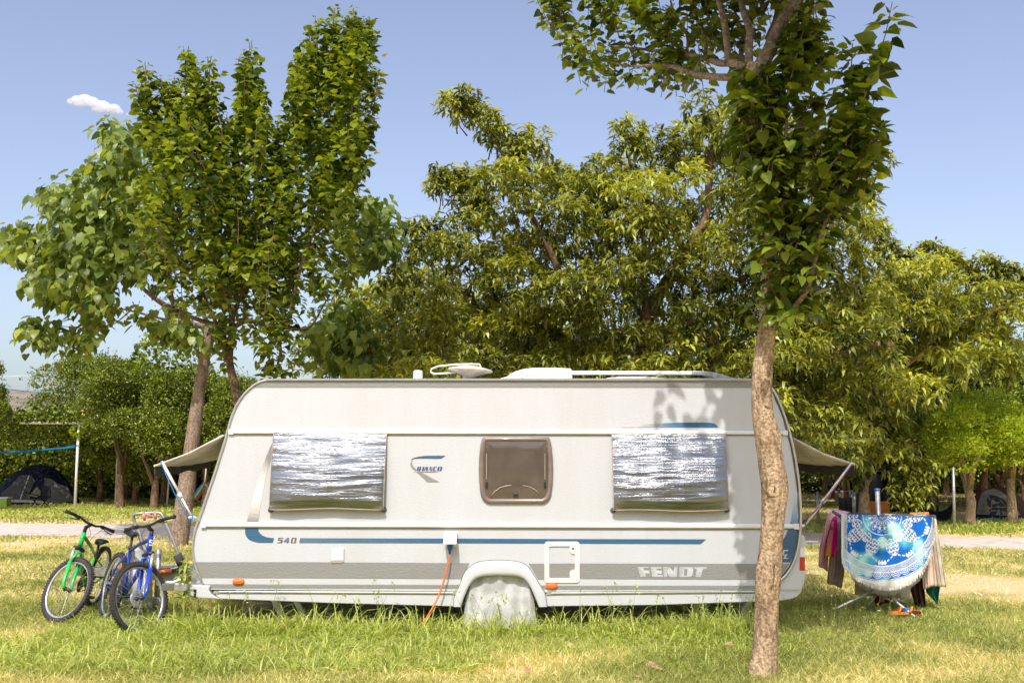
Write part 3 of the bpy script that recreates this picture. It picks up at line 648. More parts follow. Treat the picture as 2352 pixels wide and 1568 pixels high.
# vent box, service flap, lamps
fb = wbox(MB(), z2, 1021, 1155, 1106, 1240, -.003, .014).build('outlet_cover', M['abs'], van, bevel=.005)
wbox(MB(), z2, 1030, 1164, 1097, 1230, .014, .019).build('flap', M['white_sock'], fb, bevel=.002)
wbox(MB(), z2, 1026, 1241, 1100, 1249, .0, .012).build('sill', M['stay'], fb)
def rrect(x0, y0, x1, y1, r, n_=5):
    out = []
    for cx_, cy_, a0 in ((x1 - r, y0 + r, -90), (x1 - r, y1 - r, 0), (x0 + r, y1 - r, 90), (x0 + r, y0 + r, 180)):
        for i in range(n_ + 1):
            a = R(a0 + 90 * i / n_); out.append((cx_ + r * math.cos(a), cy_ + r * math.sin(a)))
    return out
ro, ri = rrect(1087, 846, 1337, 1140, 22), rrect(1120, 879, 1304, 1107, 10); k = len(ro); mb = MB()
vs = [W(*z3(*q), o_) for ring, o_ in ((ro, 0), (ro, .012), (ri, .014), (ri, .005)) for q in ring]
mb.add(vs, [(r_ * k + i, r_ * k + (i + 1) % k, (r_ + 1) * k + (i + 1) % k, (r_ + 1) * k + i) for r_ in range(3) for i in range(k)])
hatch = mb.build('service_hatch', M['cream'], van)
strip([z3(1119, 1004), z3(1305, 1005)], [z3(1119, 1108), z3(1305, 1108)], GREY, 'hatch_stripe', .0048)
for cy_, sgn in ((897, 1), (1085, -1)):
    mb = MB(); q = [(1310, cy_ - 30 * sgn), (1310, cy_ + 38 * sgn), (1290, cy_ + 38 * sgn), (1274, cy_ + 30 * sgn), (1267, cy_ + 15 * sgn), (1268, cy_ - 25 * sgn)]
    mb.prism([W(*z3(*t_), .013) for t_ in q], (0, .012, 0)); mb.build('hatch_corner', M['cream'], hatch)
    mb = MB(); c_ = W(*z3(1290, cy_), .013); mb.lathe([(0, .004), (.010, .004), (.012, 0)], c_, (0, -1, 0), 12); mb.build('lock', M['seal'] if sgn > 0 else M['cream'], hatch)
def lamp(f, x, y, w_, h_):
    mb = MB(); c_ = W(*f(x, y)); k = 20; vs = []
    for s, o_ in ((1, .0), (1, .012), (.8, .024), (.4, .028)):
        for i in range(k):
            a = 2 * math.pi * i / k; ca, sa = math.cos(a), math.sin(a)
            vs.append(c_ + Vector((math.copysign(abs(ca) ** .6, ca) * w_ / 2 * s, -o_, math.copysign(abs(sa) ** .6, sa) * h_ / 2 * s)))
    mb.add(vs, [(r_ * k + i, r_ * k + (i + 1) % k, (r_ + 1) * k + (i + 1) % k, (r_ + 1) * k + i) for r_ in range(3) for i in range(k)] + [tuple(range(3 * k, 4 * k))], 0, True)
    mb.build('marker_lamp', M['amber'], van)
lamp(z2, 421, 1370, .118, .060); lamp(z3, 1138, 1164, .120, .058)
# front corner moulding with grip hole, front panel
ft = [z2(*q) for q in ((86, 1400), (100, 1388), (244, 1394), (237, 1410), (236, 1426), (250, 1450), (300, 1480), (180, 1476), (86, 1456), (82, 1430))]
mb = MB(); mb.prism([W(u, v, .03) for u, v in ft], (0, WID + .03, 0)); mb.build('front_bumper', M['abs'], van, bevel=.012)
wbox(MB(), z2, 137, 1417, 152, 1470, .028, .0325).build('grip_recess', M['dark'], van)
# rear lower panel and lamps
rp_ = [z4(*q) for q in ((1281, 1092), (1300, 1093), (1316, 1100), (1322, 1112), (1323, 1165), (1318, 1180), (1318, 1315), (1327, 1322), (1325, 1350), (1315, 1395), (1302, 1428), (1296, 1452), (1272, 1476), (1235, 1490), (1170, 1497), (1140, 1498), (1142, 1392), (1170, 1382), (1210, 1338), (1243, 1292), (1262, 1250), (1277, 1200), (1287, 1150))]
mb = MB(); mb.prism([W(u, v, -.01) for u, v in rp_], (0, WID - .02, 0)); rb = mb.build('rear_panel', M['abs'], van, bevel=.012)
wbox(MB(), z4, 1150, 1430, 1303, 1434, .008, .0105).build('panel_groove', M['stay'], rb)
for (ya, yb_, mt) in ((1176, 1232, 'clear'), (1232, 1314, 'red')):
    mb = MB(); q = [(1288 if ya > 1200 else 1290, ya), (1319, ya), (1320.5, yb_), (1287, yb_)]
    mb.prism([W(*z4(*t_), -.002) for t_ in q], (0, .26, 0)); mb.build('tail_lamp', M[mt], van, bevel=.004)
# jack legs + chassis
for u in (600, 650, 1640, 1755):
    mb = MB(); p = P(u, 1395, YC + .35); mb.bar((p.x, p.y, .52), (p.x + (.25 if u < 1200 else -.28), p.y, .03), .05, .05); mb.box((p.x + (.25 if u < 1200 else -.28), p.y, .02), (.14, .14, .03)); mb.build('jack_leg', M['steel'], van)
mb = MB(); mb.bar((W(440, 1300).x - .1, YC + .35, .50), (W(1790, 1300).x, YC + .35, .50), .06, .12); mb.build('chassis_beam', M['steel'], van)
# roof things
def roofp(f, x, y, dy=.5): u, v = f(x, y); return P(u, v, YC + dy)
TOPZ = W(1200, 871).z
mb = MB(); c_ = roofp(z7, 455, 182, .4); bz = TOPZ + .02
mb.tube([(c_.x, c_.y, bz - .05), (c_.x, c_.y, bz + .09)], [.05, .03], 14)
hd = roofp(z7, 485, 128, .4)
ant = mb.build('antenna', M['antenna'], van)
mb = MB(); k_ = (YC + .4) / FPX * KD / 2.6133
mb.lathe([(.0, 30 * k_), (60 * k_, 26 * k_), (150 * k_, 4 * k_), (158 * k_, -8 * k_), (110 * k_, -22 * k_), (45 * k_, -45 * k_), (30 * k_, -60 * k_)], hd + Vector((0, 0, 0)), (.06, 0, 1), 28); mb.build('antenna_disc', M['antenna'], ant)
hp = [roofp(z7, *q, .4 + d) for q, d in (((560, 112), 0), ((548, 90), .0), ((470, 88), .05), ((370, 92), .05), ((260, 104), .0), ((215, 122), 0), ((212, 145), 0), ((240, 156), -.02), ((340, 150), -.06), ((385, 146), -.06))]
mb = MB(); mb.tube(hp, .010, 8); mb.build('antenna_hoop', M['white_sock'], ant)
mb = MB(); p = roofp(z7, 388, 188, .4); mb.tube([p - Vector((0, 0, .06)), roofp(z7, 398, 140, .4)], .004, 6); mb.build('antenna_cord', M['white_sock'], ant)
mb = MB(); p = roofp(z7, 123, 186, .4); mb.lathe([(.052, -.09), (.052, .09), (.045, .105), (.0, .112)], (p.x, p.y, bz), (0, 0, 1), 20); mb.build('vent_dome', M['clear'], van)
rbx = [(730, 190), (745, 168), (790, 140), (850, 122), (930, 113), (1000, 112), (1100, 114), (1180, 118), (1190, 126), (1193, 190)]
mb = MB(); mb.prism([roofp(z7, x, y + (12 if y > 180 else 0), .75) for x, y in rbx], (0, .55, 0)); mb.build('roof_vent', M['cream'], van, bevel=.02)
# roof bar on feet
mb = MB()
tp = [(965, 134), (2020, 136)]; bt = [(965, 160), (2020, 160)]
mb.prism([roofp(z7, *q, .16) for q in ((968, 134), (2022, 136), (2020, 160), (970, 160))], (0, .07, 0)); bar_ = mb.build('roof_bar', M['alu_w'], van, bevel=.006)
mb = MB(); mb.prism([roofp(z7, *q, .16) for q in ((670, 192), (760, 170), (830, 148), (900, 136), (966, 133), (968, 160), (910, 162), (870, 172), (825, 192))], (0, .07, 0)); mb.build('bar_foot', M['cream'], bar_, bevel=.006)
mb = MB(); mb.prism([roofp(z7, *q, .16) for q in ((2023, 135), (2100, 136), (2180, 146), (2260, 168), (2340, 194), (2200, 196), (2150, 176), (2090, 162), (2021, 160))], (0, .07, 0)); mb.build('bar_foot', M['steel'], bar_, bevel=.006)
mb = MB(); mb.prism([roofp(z7, *q, .6) for q in ((1380, 196), (1440, 182), (1540, 174), (1700, 174), (1810, 180), (1870, 196))], (0, .6, 0)); mb.build('skylight', M['antenna'], van, bevel=.01)
# drawbar with hitch
mb = MB(); y0_ = YC + 1.1
xb = W(432, 1350).x; xh = -4.75
mb.bar((xb + .3, y0_ - .55, .47), (xh + .55, y0_ - .02, .45), .06, .12); mb.bar((xb + .3, y0_ + .55, .47), (xh + .55, y0_ + .02, .45), .06, .12); mb.bar((xh + .6, y0_, .45), (xh + .05, y0_, .47), .09, .09)
db = mb.build('drawbar', M['steel'], van)
mb = MB(); mb.tube([(xh + .05, y0_, .47), (xh - .08, y0_, .50)], [.06, .075], 14); mb.build('coupling', M['black'], db)
mb = MB(); mb.tube([(xh + .85, y0_ - .12, .12), (xh + .85, y0_ - .12, .72)], .03, 12); mb.lathe([(.03, -.03), (.10, -.03), (.11, 0), (.10, .03), (.03, .03)], (xh + .85, y0_ - .12, .11), (0, 1, 0), 20); mb.build('jockey_wheel', M['steel'], db)
wbox(MB(), z1, 1537, 940, 1660, 1020, .02, .12).build('front_beam', M['steel'], van, bevel=.006)
wbox(MB(), z1, 1400, 950, 1537, 1018, .03, .10).build('beam_end', mat('dark_beam', (.12, .115, .10), .6), van, bevel=.004)
# near-side tubes beside the nose : bicycle carrier folded on the drawbar
car = empty('bicycle_carrier', P(375, 1300, YC + .45), 'silver tube bicycle carrier with foam grip folded up before the caravan nose', 'bicycle carrier')
DY = .55
def pt(f, x, y, d=DY): u, v = f(x, y); return P(u, v, YC + d)
hoop = [(655, 790), (600, 650), (505, 480), (455, 320), (400, 200), (383, 130), (395, 98), (430, 88), (560, 82), (690, 78), (720, 85), (745, 120), (780, 210), (850, 370), (935, 590), (985, 730)]
mb = MB(); mb.tube([pt(zb2, x, y, DY + (.02 if i < 6 else 0)) for i, (x, y) in enumerate(hoop)], .017, 12); mb.build('hoop', M['steel'], car)
mb = MB(); mb.tube([pt(zb2, 918, 590), pt(zb2, 975, 712)], .045, 14); mb.build('foam_grip', mat('grey_foam', (.055, .05, .05), .9), car)
mb = MB(); mb.tube([pt(zb2, 660, 822), pt(zb2, 1030, 735)], .020, 10); mb.build('arm', M['steel'], car)
mb = MB(); mb.tube([pt(zb2, 640, 808, .5), pt(zb2, 860, 785, .5)], .021, 10); mb.build('arm_sleeve', M['cable'], car)
mb = MB(); mb.tube([pt(zb2, 860, 785, .5), pt(zb2, 945, 770, .5)], .021, 10); mb.build('arm_sleeve', M['black'], car); mb = MB(); mb.tube([pt(zb2, 700, 782, .62), pt(zb2, 835, 768, .62)], .018, 10); mb.build('arm_sleeve', M['black'], car)
mb = MB(); mb.bar(pt(zb2, 670, 900, .6), pt(zb2, 1040, 835, .6), .05, .11); mb.build('support_rail', mat('dull_rail', (.30, .285, .25), .5, .3), car)
mb = MB(); mb.tube([pt(zb2, 750, 932, .3), pt(zb2, 870, 930, .3), pt(zb2, 940, 900, .3), pt(zb2, 1040, 895, .35)], .018, 10); mb.build('lower_tube', M['alu_w'], car)
mb = MB()
M['pink'] = mat('pink_strap', (.75, .26, .27), .6)
for x, y in ((512, 110), (648, 95)):
    mb.tube([pt(zb2, x - 5, y - 30, .50), pt(zb2, x + 5, y + 5, .48), pt(zb2, x + 8, y + 60, .5)], .014, 8)
mb.tube([pt(zb2, 525, 100, .50), pt(zb2, 580, 105, .48), pt(zb2, 610, 140, .5)], .012, 8); mb.build('pink_clamp', M['pink'], car)
# gas bottle cover / coupling cover
mb = MB(); c_ = pt(zb2, 435, 650, .7)
mb.lathe([(.0, .16), (.07, .15), (.09, .10), (.095, -.02), (.13, -.06), (.16, -.22), (.17, -.42), (.12, -.46)], c_, (0, 0, 1), 22)
tag(mb.build('hitch_cover', mat('silver_cover', (.48, .48, .47), .45)), 'rounded light grey hitch cover behind the blue bicycle fork', 'hitch cover')

# ---- window awnings at both ends
def visor(name, label, near_att, far_att, near_tip, far_tip, pole_top, pole_bot, val, ropecol, bracket, attv):
    root = empty(name, Vector(near_att), label, 'awning', 'window awnings at the caravan ends')
    A, B, C, D_ = map(Vector, (near_att, far_att, far_tip, near_tip)); mb = MB()
    def fn(a, b_):
        p = (A.lerp(B, a)).lerp(D_.lerp(C, a), b_)
        p = p + Vector((0, 0, -.035 * math.sin(math.pi * b_) - .03 * math.sin(math.pi * a) * b_ + .004 * math.sin(a * 30)))
        return p
    mb.grid(fn, 24, 12); cn = mb.build('canopy', M['awning'], root, solid=.006)
    mb = MB(); mb.grid(lambda a, b_: D_.lerp(C, a) + Vector((0, 0, .0 - (val + .012 * math.sin(a * 20)) * b_)) + Vector((.01 * math.sin(a * 14) * b_, 0, 0)), 24, 3); mb.build('valance', M['valance'], root, solid=.004)
    mb = MB(); mb.tube([A + Vector((0, -.012, .0)), A.lerp(D_, .5) + Vector((0, -.012, -.028)), D_ + Vector((0, -.012, 0))], .010, 8); mb.build('edge_rope', M['awning'], root)
    mb = MB(); mb.tube([D_ + Vector((0, 0, .005)), C + Vector((0, 0, .005))], .014, 8); mb.build('front_tube', M['alu'], root)
    for (pt_, pb_) in ((pole_top, pole_bot), (pole_top + Vector((0, C.y - D_.y, C.z - D_.z)), pole_bot + Vector((0, C.y - D_.y, 0)))):
        mb = MB(); md = pt_.lerp(pb_, .62); mb.tube([pt_, md], .015, 10); mb.tube([md, pb_], .011, 10); mb.lathe([(.012, -.025), (.022, -.025), (.022, .025), (.012, .025)], md, (pb_ - pt_), 12)
        mb.build('pole', M['alu_w'], root)
    mb = MB(); mb.tube(bracket, .016, 10); mb.build('bracket', M['white_sock'], root)
    mb = MB(); mb.tube(ropecol[0], .006, 6); mb.build('guy_rope', ropecol[1], root)
na, ta = P(*za(1135, 12), YC + .12), P(*za(110, 470), YC + .12)
pt_, pb_ = P(*za(215, 400), YC + .1), P(*za(660, 1215), YC + .1)
M['rope_b'] = mat('blue_rope', (.01, .16, .42), .6)
visor('window_awning', 'cream awning with blue guy rope over the front end window of the caravan', na, na + Vector((0, 1.95, -.04)), ta, ta + Vector((0, 1.9, .05)), pt_, pb_, .10,
      ([P(*za(200, 395), YC + .06), P(*za(290, 620), YC + .02), P(*za(400, 860), YC), P(*za(520, 1080), YC), P(*za(600, 1230), YC + .04), P(*za(620, 1285), YC + .05), P(*za(665, 1280), YC + .04), P(*za(672, 1215), YC + .06), P(*za(650, 1140), YC + .06)], M['rope_b']),
      [P(*za(612, 1240), YC + .1), P(*za(650, 1222), YC + .1), P(*za(740, 1245), YC + .15)], 0)
na, ta = P(*zc(0, 65), YC + .12), P(*zc(1015, 500), YC + .12)
visor('window_awning', 'cream awning with purple guy rope over the rear end window of the caravan', na, na + Vector((0, 1.95, -.10)), ta, ta + Vector((-.06, 1.9, .02)), P(*zc(985, 470), YC + .1), P(*zc(215, 1490), YC + .1), .12,
      ([P(*zc(985, 490), YC + .06), P(*zc(770, 790), YC + .07), P(*zc(600, 1010), YC + .07), P(*zc(400, 1240), YC + .07), P(*zc(140, 1480), YC + .08)], mat('purple_rope', (.25, .05, .16), .7)),
      [P(*zc(110, 1512), YC + .1), P(*zc(190, 1512), YC + .1)], 0)

# ================================================================= BICYCLES
RW = .345
def bicycle(name, label, x, y, psi, phi, dl, s, sh, fcol, fcol2, bw, disc, loc_group='mountain bicycles leaning at the caravan nose'):
    root = bpy.data.objects.new(name, None); COL.objects.link(root); tag(root, label, 'bicycle', loc_group)
    root.matrix_world = Matrix.Translation((x, y, 0.0)) @ Matrix.Rotation(psi, 4, 'Z') @ Matrix.Rotation(phi, 4, 'X') @ Matrix.Scale(s, 4)
    fm, f2 = fcol, fcol2
    ax = Vector((-.342, 0, .94)).normalized(); HB = Vector((.875, 0, .79))
    SX = Matrix.Translation(HB) @ Matrix.Rotation(dl, 4, ax) @ Matrix.Translation(-HB)
    def part(mb, nm, mt, par=root, xf=None, bevel=0): return mb.build(nm, mt, par, keep=False, xf=xf, bevel=bevel)
    def wheel(c, xf, front):
        c = Vector(c); tm = MB(); k = 48
        tm.tube([c + Vector(((RW - .027) * math.cos(2 * math.pi * i / k), 0, (RW - .027) * math.sin(2 * math.pi * i / k))) for i in range(k)], .0265, 10, closed=True)
        for i in range(72):
            a = 2 * math.pi * i / 72
            for yy, rr in ((-.017, RW - .004), (.0, RW + .001), (.017, RW - .004)):
                aa = a + (.043 if yy == 0 else 0); rd = Vector((math.cos(aa), 0, math.sin(aa)))
                Mx = Matrix((Vector((-rd.z, 0, rd.x)), Vector((0, 1, 0)), rd)).transposed()
                tm.box(c + rd * rr + Vector((0, yy, 0)), (.014, .011, .009), M=Mx)
        t_ = part(tm, 'tyre', M['rubber'], root, xf)
        rm = MB(); prof = [(RW - .05, -.012), (RW - .062, -.011), (RW - .068, 0), (RW - .062, .011), (RW - .05, .012)]; rm.lathe(prof, c, (0, 1, 0), 48)
        rim = part(rm, 'rim', M['rimmetal'], root, xf)
        sp = MB()
        for i in range(28):
            a = 2 * math.pi * i / 28; a2 = a + (.5 if i % 4 < 2 else -.5); yy = .03 if i % 2 else -.03
            sp.tube([c + Vector((.022 * math.cos(a2), yy, .022 * math.sin(a2))), c + Vector(((RW - .064) * math.cos(a), 0, (RW - .064) * math.sin(a)))], .0013, 4, caps=False)
        part(sp, 'spokes', M['rimmetal'], rim, xf)
        hb = MB(); hb.lathe([(0, -.055), (.008, -.055), (.008, -.038), (.024, -.036), (.024, -.028), (.014, -.02), (.014, .02), (.024, .028), (.024, .036), (.008, .038), (.008, .055), (0, .055)], c, (0, 1, 0), 14); part(hb, 'hub', M['black'], rim, xf)
        if disc:
            ds = MB(); ds.lathe([(.045, -.030), (.082, -.030), (.082, -.033), (.045, -.033), (.045, -.030)], c, (0, 1, 0), 26)
            for i in range(6):
                a = i * math.pi / 3; ds.bar(c + Vector((.02 * math.cos(a), -.0315, .02 * math.sin(a))), c + Vector((.05 * math.cos(a + .4), -.0315, .05 * math.sin(a + .4))), .008, .003)
            part(ds, 'brake_disc', M['steel'], rim, xf)
        rf = MB(); a = 2.4 if front else 1.2; d = Vector((math.cos(a), 0, math.sin(a)))
        rf.box(c + d * .21 + Vector((0, 0, 0)), (.10, .012, .03), M=Matrix((Vector((-d.z, 0, d.x)), Vector((0, 1, 0)), d)).transposed()); part(rf, 'reflector', M['amber'], rim, xf, .004)
    wheel((0, 0, RW), None, False); wheel((1.08, 0, RW), SX, True)
    # fork
    hub = Vector((1.08, 0, RW)); crown = hub + ax * .42 + Vector((-.04, 0, 0)) * 1.0
    for sgn in (-1, 1):
        lo = MB(); o = Vector((0, .055 * sgn, 0)); cr_ = crown + Vector((0, .06 * sgn, 0))
        lo.tube([hub + o, hub + o + ax * .06 + Vector((-.03, 0, 0)), hub + o + ax * .27 + Vector((-.036, 0, 0))], [.014, .019, .023], 10); 
        lg = part(lo, 'fork_leg', fm, root, SX)
        st = MB(); st.tube([hub + o + ax * .26 + Vector((-.036, 0, 0)), cr_ + Vector((0, 0, 0))], .015, 10); part(st, 'stanchion', M['rimmetal'], lg, SX)
    br = MB(); br.tube([hub + Vector((-.036, -.055, 0)) + ax * .27, hub + Vector((.0, -.03, 0)) + ax * .39 + Vector((-.01, 0, 0)), hub + Vector((.0, .03, 0)) + ax * .39 + Vector((-.01, 0, 0)), hub + Vector((-.036, .055, 0)) + ax * .27], .014, 8); part(br, 'fork_arch', fm, root, SX)
    cw = MB(); cw.tube([crown + Vector((0, -.065, 0)), crown + Vector((0, 0, .015)), crown + Vector((0, .065, 0))], .022, 10); cw.tube([crown, HB + ax * .0], .018, 10); part(cw, 'fork_crown', M['black'], root, SX)
    # frame
    ht = HB + ax * .13; bb = Vector((.43, 0, .30)); stop = Vector((.27, 0, .76 + sh * .9)); 
    fr = MB(); fr.tube([HB - ax * .01, ht], [.024, .024], 12); fr.tube([HB + ax * .03, (HB + bb) / 2 + Vector((.03, 0, -.02)), bb], [.022, .024, .022], 12)
    part(fr, 'frame', fm)
    tt = MB(); tt.tube([ht - ax * .03, ht.lerp(stop, .55) + Vector((0, 0, -.015)), stop + Vector((0, 0, -.03))], [.020, .019, .016], 12); tt.tube([bb, stop], .017, 12); part(tt, 'seat_tube', f2)
    for sgn in (-1, 1):
        sy = MB(); e_ = Vector((0, .065 * sgn, RW)); m_ = Vector((.17, .055 * sgn, (RW + stop.z) / 2 + .02)); sy.tube([e_, m_, stop + Vector((-.0, .02 * sgn, -.06))], .009, 8); sy.tube([e_, Vector((.2, .055 * sgn, RW - .03)), bb + Vector((-.03, .03 * sgn, 0))], .010, 8); part(sy, 'rear_stay', fm)
    sp = MB(); s2 = Vector((.235, 0, .87 + sh)); sp.tube([stop + Vector((0, 0, -.05)), s2], .0135, 10); sp.lathe([(.018, -.015), (.024, -.012), (.024, .012), (.018, .015)], stop, (-.3, 0, .95), 12); part(sp, 'seat_post', M['black'])
    sd_ = MB(); c_ = Vector((.24, 0, .90 + sh))
    def sfn(a, b_):
        t = a; xx = c_.x - .135 + .27 * t; hw = .075 * (1 - t) ** 1.3 * (1 if t > .12 else (.75 + t * 2)) + .018; th = b_ * 2 * math.pi
        ends = min(1, (min(t, 1 - t) * 9)) ** .5
        return (xx, hw * math.cos(th) * ends, c_.z + .012 * math.cos(t * 6) + (.022 * math.sin(th)) * ends)
    sd_.grid(sfn, 14, 14); part(sd_, 'saddle', mat('saddle_vinyl', (.012, .012, .013), .25))
    # drivetrain
    dt = MB(); dt.lathe([(.03, -.045), (.088, -.045), (.088, -.05), (.03, -.05), (.03, -.045)], bb, (0, 1, 0), 28); dt.lathe([(0, -.07), (.02, -.07), (.02, .07), (0, .07)], bb, (0, 1, 0), 12)
    for k in range(4):
        dt.lathe([(.02, -.035 - .004 * k), (.045 - .007 * k + .01, -.035 - .004 * k), (.045 - .007 * k + .01, -.038 - .004 * k), (.02, -.038 - .004 * k)], (0, 0, RW), (0, 1, 0), 18)
    dt.tube([bb + Vector((0, -.047, .087)), Vector((0, -.045, RW + .045))], .004, 5); dt.tube([bb + Vector((0, -.047, -.087)), Vector((.03, -.045, RW - .12)), Vector((.03, -.045, RW - .03))], .004, 5)
    dt.bar(Vector((.0, -.05, RW)), Vector((.03, -.05, RW - .13)), .015, .03); part(dt, 'drivetrain', M['black'])
    for sgn in (-1, 1):
        ck = MB(); a = .6 if sgn > 0 else .6 + math.pi; e_ = bb + Vector((.165 * math.cos(a), .07 * sgn, -.165 * math.sin(a))); ck.bar(bb + Vector((0, .068 * sgn, 0)), e_, .014, .022); ck.box(e_ + Vector((0, .055 * sgn, 0)), (.09, .09, .02)); part(ck, 'crank', M['steel'] if sgn < 0 else M['black'])
    # bar
    bc = Vector((.86, 0, 1.02)); hb = MB()
    hb.tube([ht + Vector((0, 0, -.01)), ht + ax * .07], .02, 10); hb.tube([ht + ax * .06, bc], .019, 8); part(hb, 'stem', M['black'], root, SX)
    hb = MB(); hb.tube([(.82, -bw + .03, 1.04), (.835, -.16, 1.045), (.86, -.06, 1.02), (.86, .06, 1.02), (.835, .16, 1.045), (.82, bw - .03, 1.04)], .0125, 10); bar_ = part(hb, 'handlebar', M['black'], root, SX)
    for sgn in (-1, 1):
        g = MB(); g.tube([(.82, sgn * bw, 1.04), (.829, sgn * (bw - .13), 1.042)], [.018, .016], 12); g.lathe([(.0, 0), (.021, 0), (.021, .008), (0, .008)], (.82, sgn * bw, 1.04), (0, -sgn, 0), 12); part(g, 'grip', mat('grip_rubber', (.02, .02, .02), .7), bar_, SX)
        g = MB(); q = Vector((.835, sgn * (bw - .16), 1.035)); g.box(q, (.035, .035, .035)); g.tube([q, q + Vector((.045, sgn * .0, -.015)), q + Vector((.05, sgn * .05, -.025)), q + Vector((.045, sgn * .11, -.03))], .006, 6); part(g, 'brake_lever', M['black'], bar_, SX)
        if name.endswith('x'): pass
        g = MB(); g.tube([q + Vector((0, 0, 0)), q + Vector((.10, -sgn * .05, .02)), Vector((.97, sgn * .02, .93)), Vector((.93, sgn * .03, .80))] , .0025, 5); part(g, 'brake_cable', M['black'], bar_, SX)
    return root
M['green'] = mat('bike_green', (.02, .52, .09), .25, coat=.6, noise=.05); M['green_y'] = mat('bike_green_dark', (.02, .24, .07), .28, coat=.6, noise=.3, nscale=5, c2=(.30, .40, .02, 1))
M['bblue'] = mat('bike_blue', (.008, .055, .50), .22, coat=.7, noise=.05); M['bblue_d'] = mat('bike_blue_dark', (.008, .03, .22), .25, coat=.7, noise=.2)
gb = bicycle('mountain_bicycle', 'green mountain bicycle with its front wheel turned aside, leftmost of the two', -4.898, 11.87, -1.492, -.173, .983, 1.013, -.141, M['green'], M['green_y'], .337, False)
bbk = bicycle('mountain_bicycle', 'blue mountain bicycle with disc brakes standing in tall grass by the drawbar', -4.35, 10.896, -.935, -.204, -1.157, 1.039, -.003, M['bblue'], M['bblue_d'], .328, True)
# white mark on the blue head tube
def ribbon(mb, pts, w_, nrm):
    nrm = Vector(nrm)
    for a, b_ in zip(pts, pts[1:]):
        a, b_ = Vector(a), Vector(b_); s_ = (b_ - a).cross(nrm).normalized() * w_ / 2; e_ = (b_ - a).normalized() * w_ * .4
        mb.add([a - s_ - e_, b_ - s_ + e_, b_ + s_ + e_, a + s_ - e_], [(0, 1, 2, 3)])
mb = MB(); HBc = Vector((.875, 0, .79)); axh = Vector((-.342, 0, .94)).normalized(); fw_ = Vector((.94, 0, .342))
def hp_(a, h): return HBc + axh * h + (fw_ * math.cos(a) + Vector((0, 1, 0)) * math.sin(a)) * .0262
for pl_ in (((.55, .085), (-.45, .085)), ((-.45, .085), (-.55, .065)), ((-.5, .065), (.45, .06)), ((.5, .06), (.5, .035)), ((.5, .035), (-.55, .035))):
    (a0, h0), (a1_, h1) = pl_
    vs = []
    for i in range(5):
        t = i / 4; a = a0 + (a1_ - a0) * t; h = h0 + (h1 - h0) * t
        vs += [hp_(a - .0, h - .0045), hp_(a, h + .0045)] if abs(a0 - a1_) > .3 else [hp_(a - .16, h), hp_(a + .16, h)]
    mb.add(vs, [(2 * i, 2 * i + 1, 2 * i + 3, 2 * i + 2) for i in range(4)])
mb.build('head_badge', M['white_sock'], bbk, keep=False, fixn=False)

# ================================================================= TREES
def sm(pts, n_=6):
    """Catmull-Rom through points (tuples of any length)"""
    pts = [np.array(p, float) for p in pts]; pts = [2 * pts[0] - pts[1]] + pts + [2 * pts[-1] - pts[-2]]; out = []
    for i in range(1, len(pts) - 2):
        p0, p1, p2, p3 = pts[i - 1:i + 3]
        for k in range(n_):
            t = k / n_; out.append(.5 * ((2 * p1) + (-p0 + p2) * t + (2 * p0 - 5 * p1 + 4 * p2 - p3) * t * t + (-p0 + 3 * p1 - 3 * p2 + p3) * t ** 3))
    out.append(pts[-2]); return out
def limb(mb, pts, n_=10, k=5):
    """pts: (u, v, Y, width in photo px)"""
    q = sm(pts, k); mb.tube([P(a[0], a[1], a[2]) for a in q], [max(.003, a[3] / 2 / FPX * a[2]) for a in q], n_)
def shoot_leaves(shoots, step, size, droop=.55, petiole=.6, out=(0, 0)):
    pos, axs, nr, sz = [], [], [], []
    for pts, k0, k1 in shoots:                       # list of world points
        pts = np.array(pts); d = np.linalg.norm(np.diff(pts, axis=0), axis=1); L = d.sum(); n_ = max(2, int(L / step)); cum = np.r_[0, np.cumsum(d)]
        ts = np.sort(rng.uniform(k0, k1, n_)) * L
        c = np.stack([np.interp(ts, cum, pts[:, i]) for i in range(3)], 1)
        ang = np.arange(n_) * 2.4 + rng.uniform(0, 6) + rng.normal(0, .5, n_)
        o = np.c_[np.cos(ang), np.sin(ang), 0 * ang]
        tip = ts / L
        pet = size * petiole * rng.uniform(.6, 1.2, n_)
        p = c + (o + [0, 0, .45]) * pet[:, None] * (1 - .4 * tip[:, None])
        a = o + np.c_[0 * ang, 0 * ang, -rng.uniform(-.1, 1.25, n_) * droop + tip * .5] + rng.normal(0, .2, (n_, 3))
        nn = np.c_[o[:, 0] * .45, o[:, 1] * .45, 1 + 0 * ang] + rng.normal(0, .38, (n_, 3))
        pos.append(p); axs.append(a); nr.append(nn); sz.append(size * rng.uniform(.65, 1.15, n_) * np.where(tip > .9, .65, 1))
    return [np.concatenate(x) for x in (pos, axs, nr, sz)]
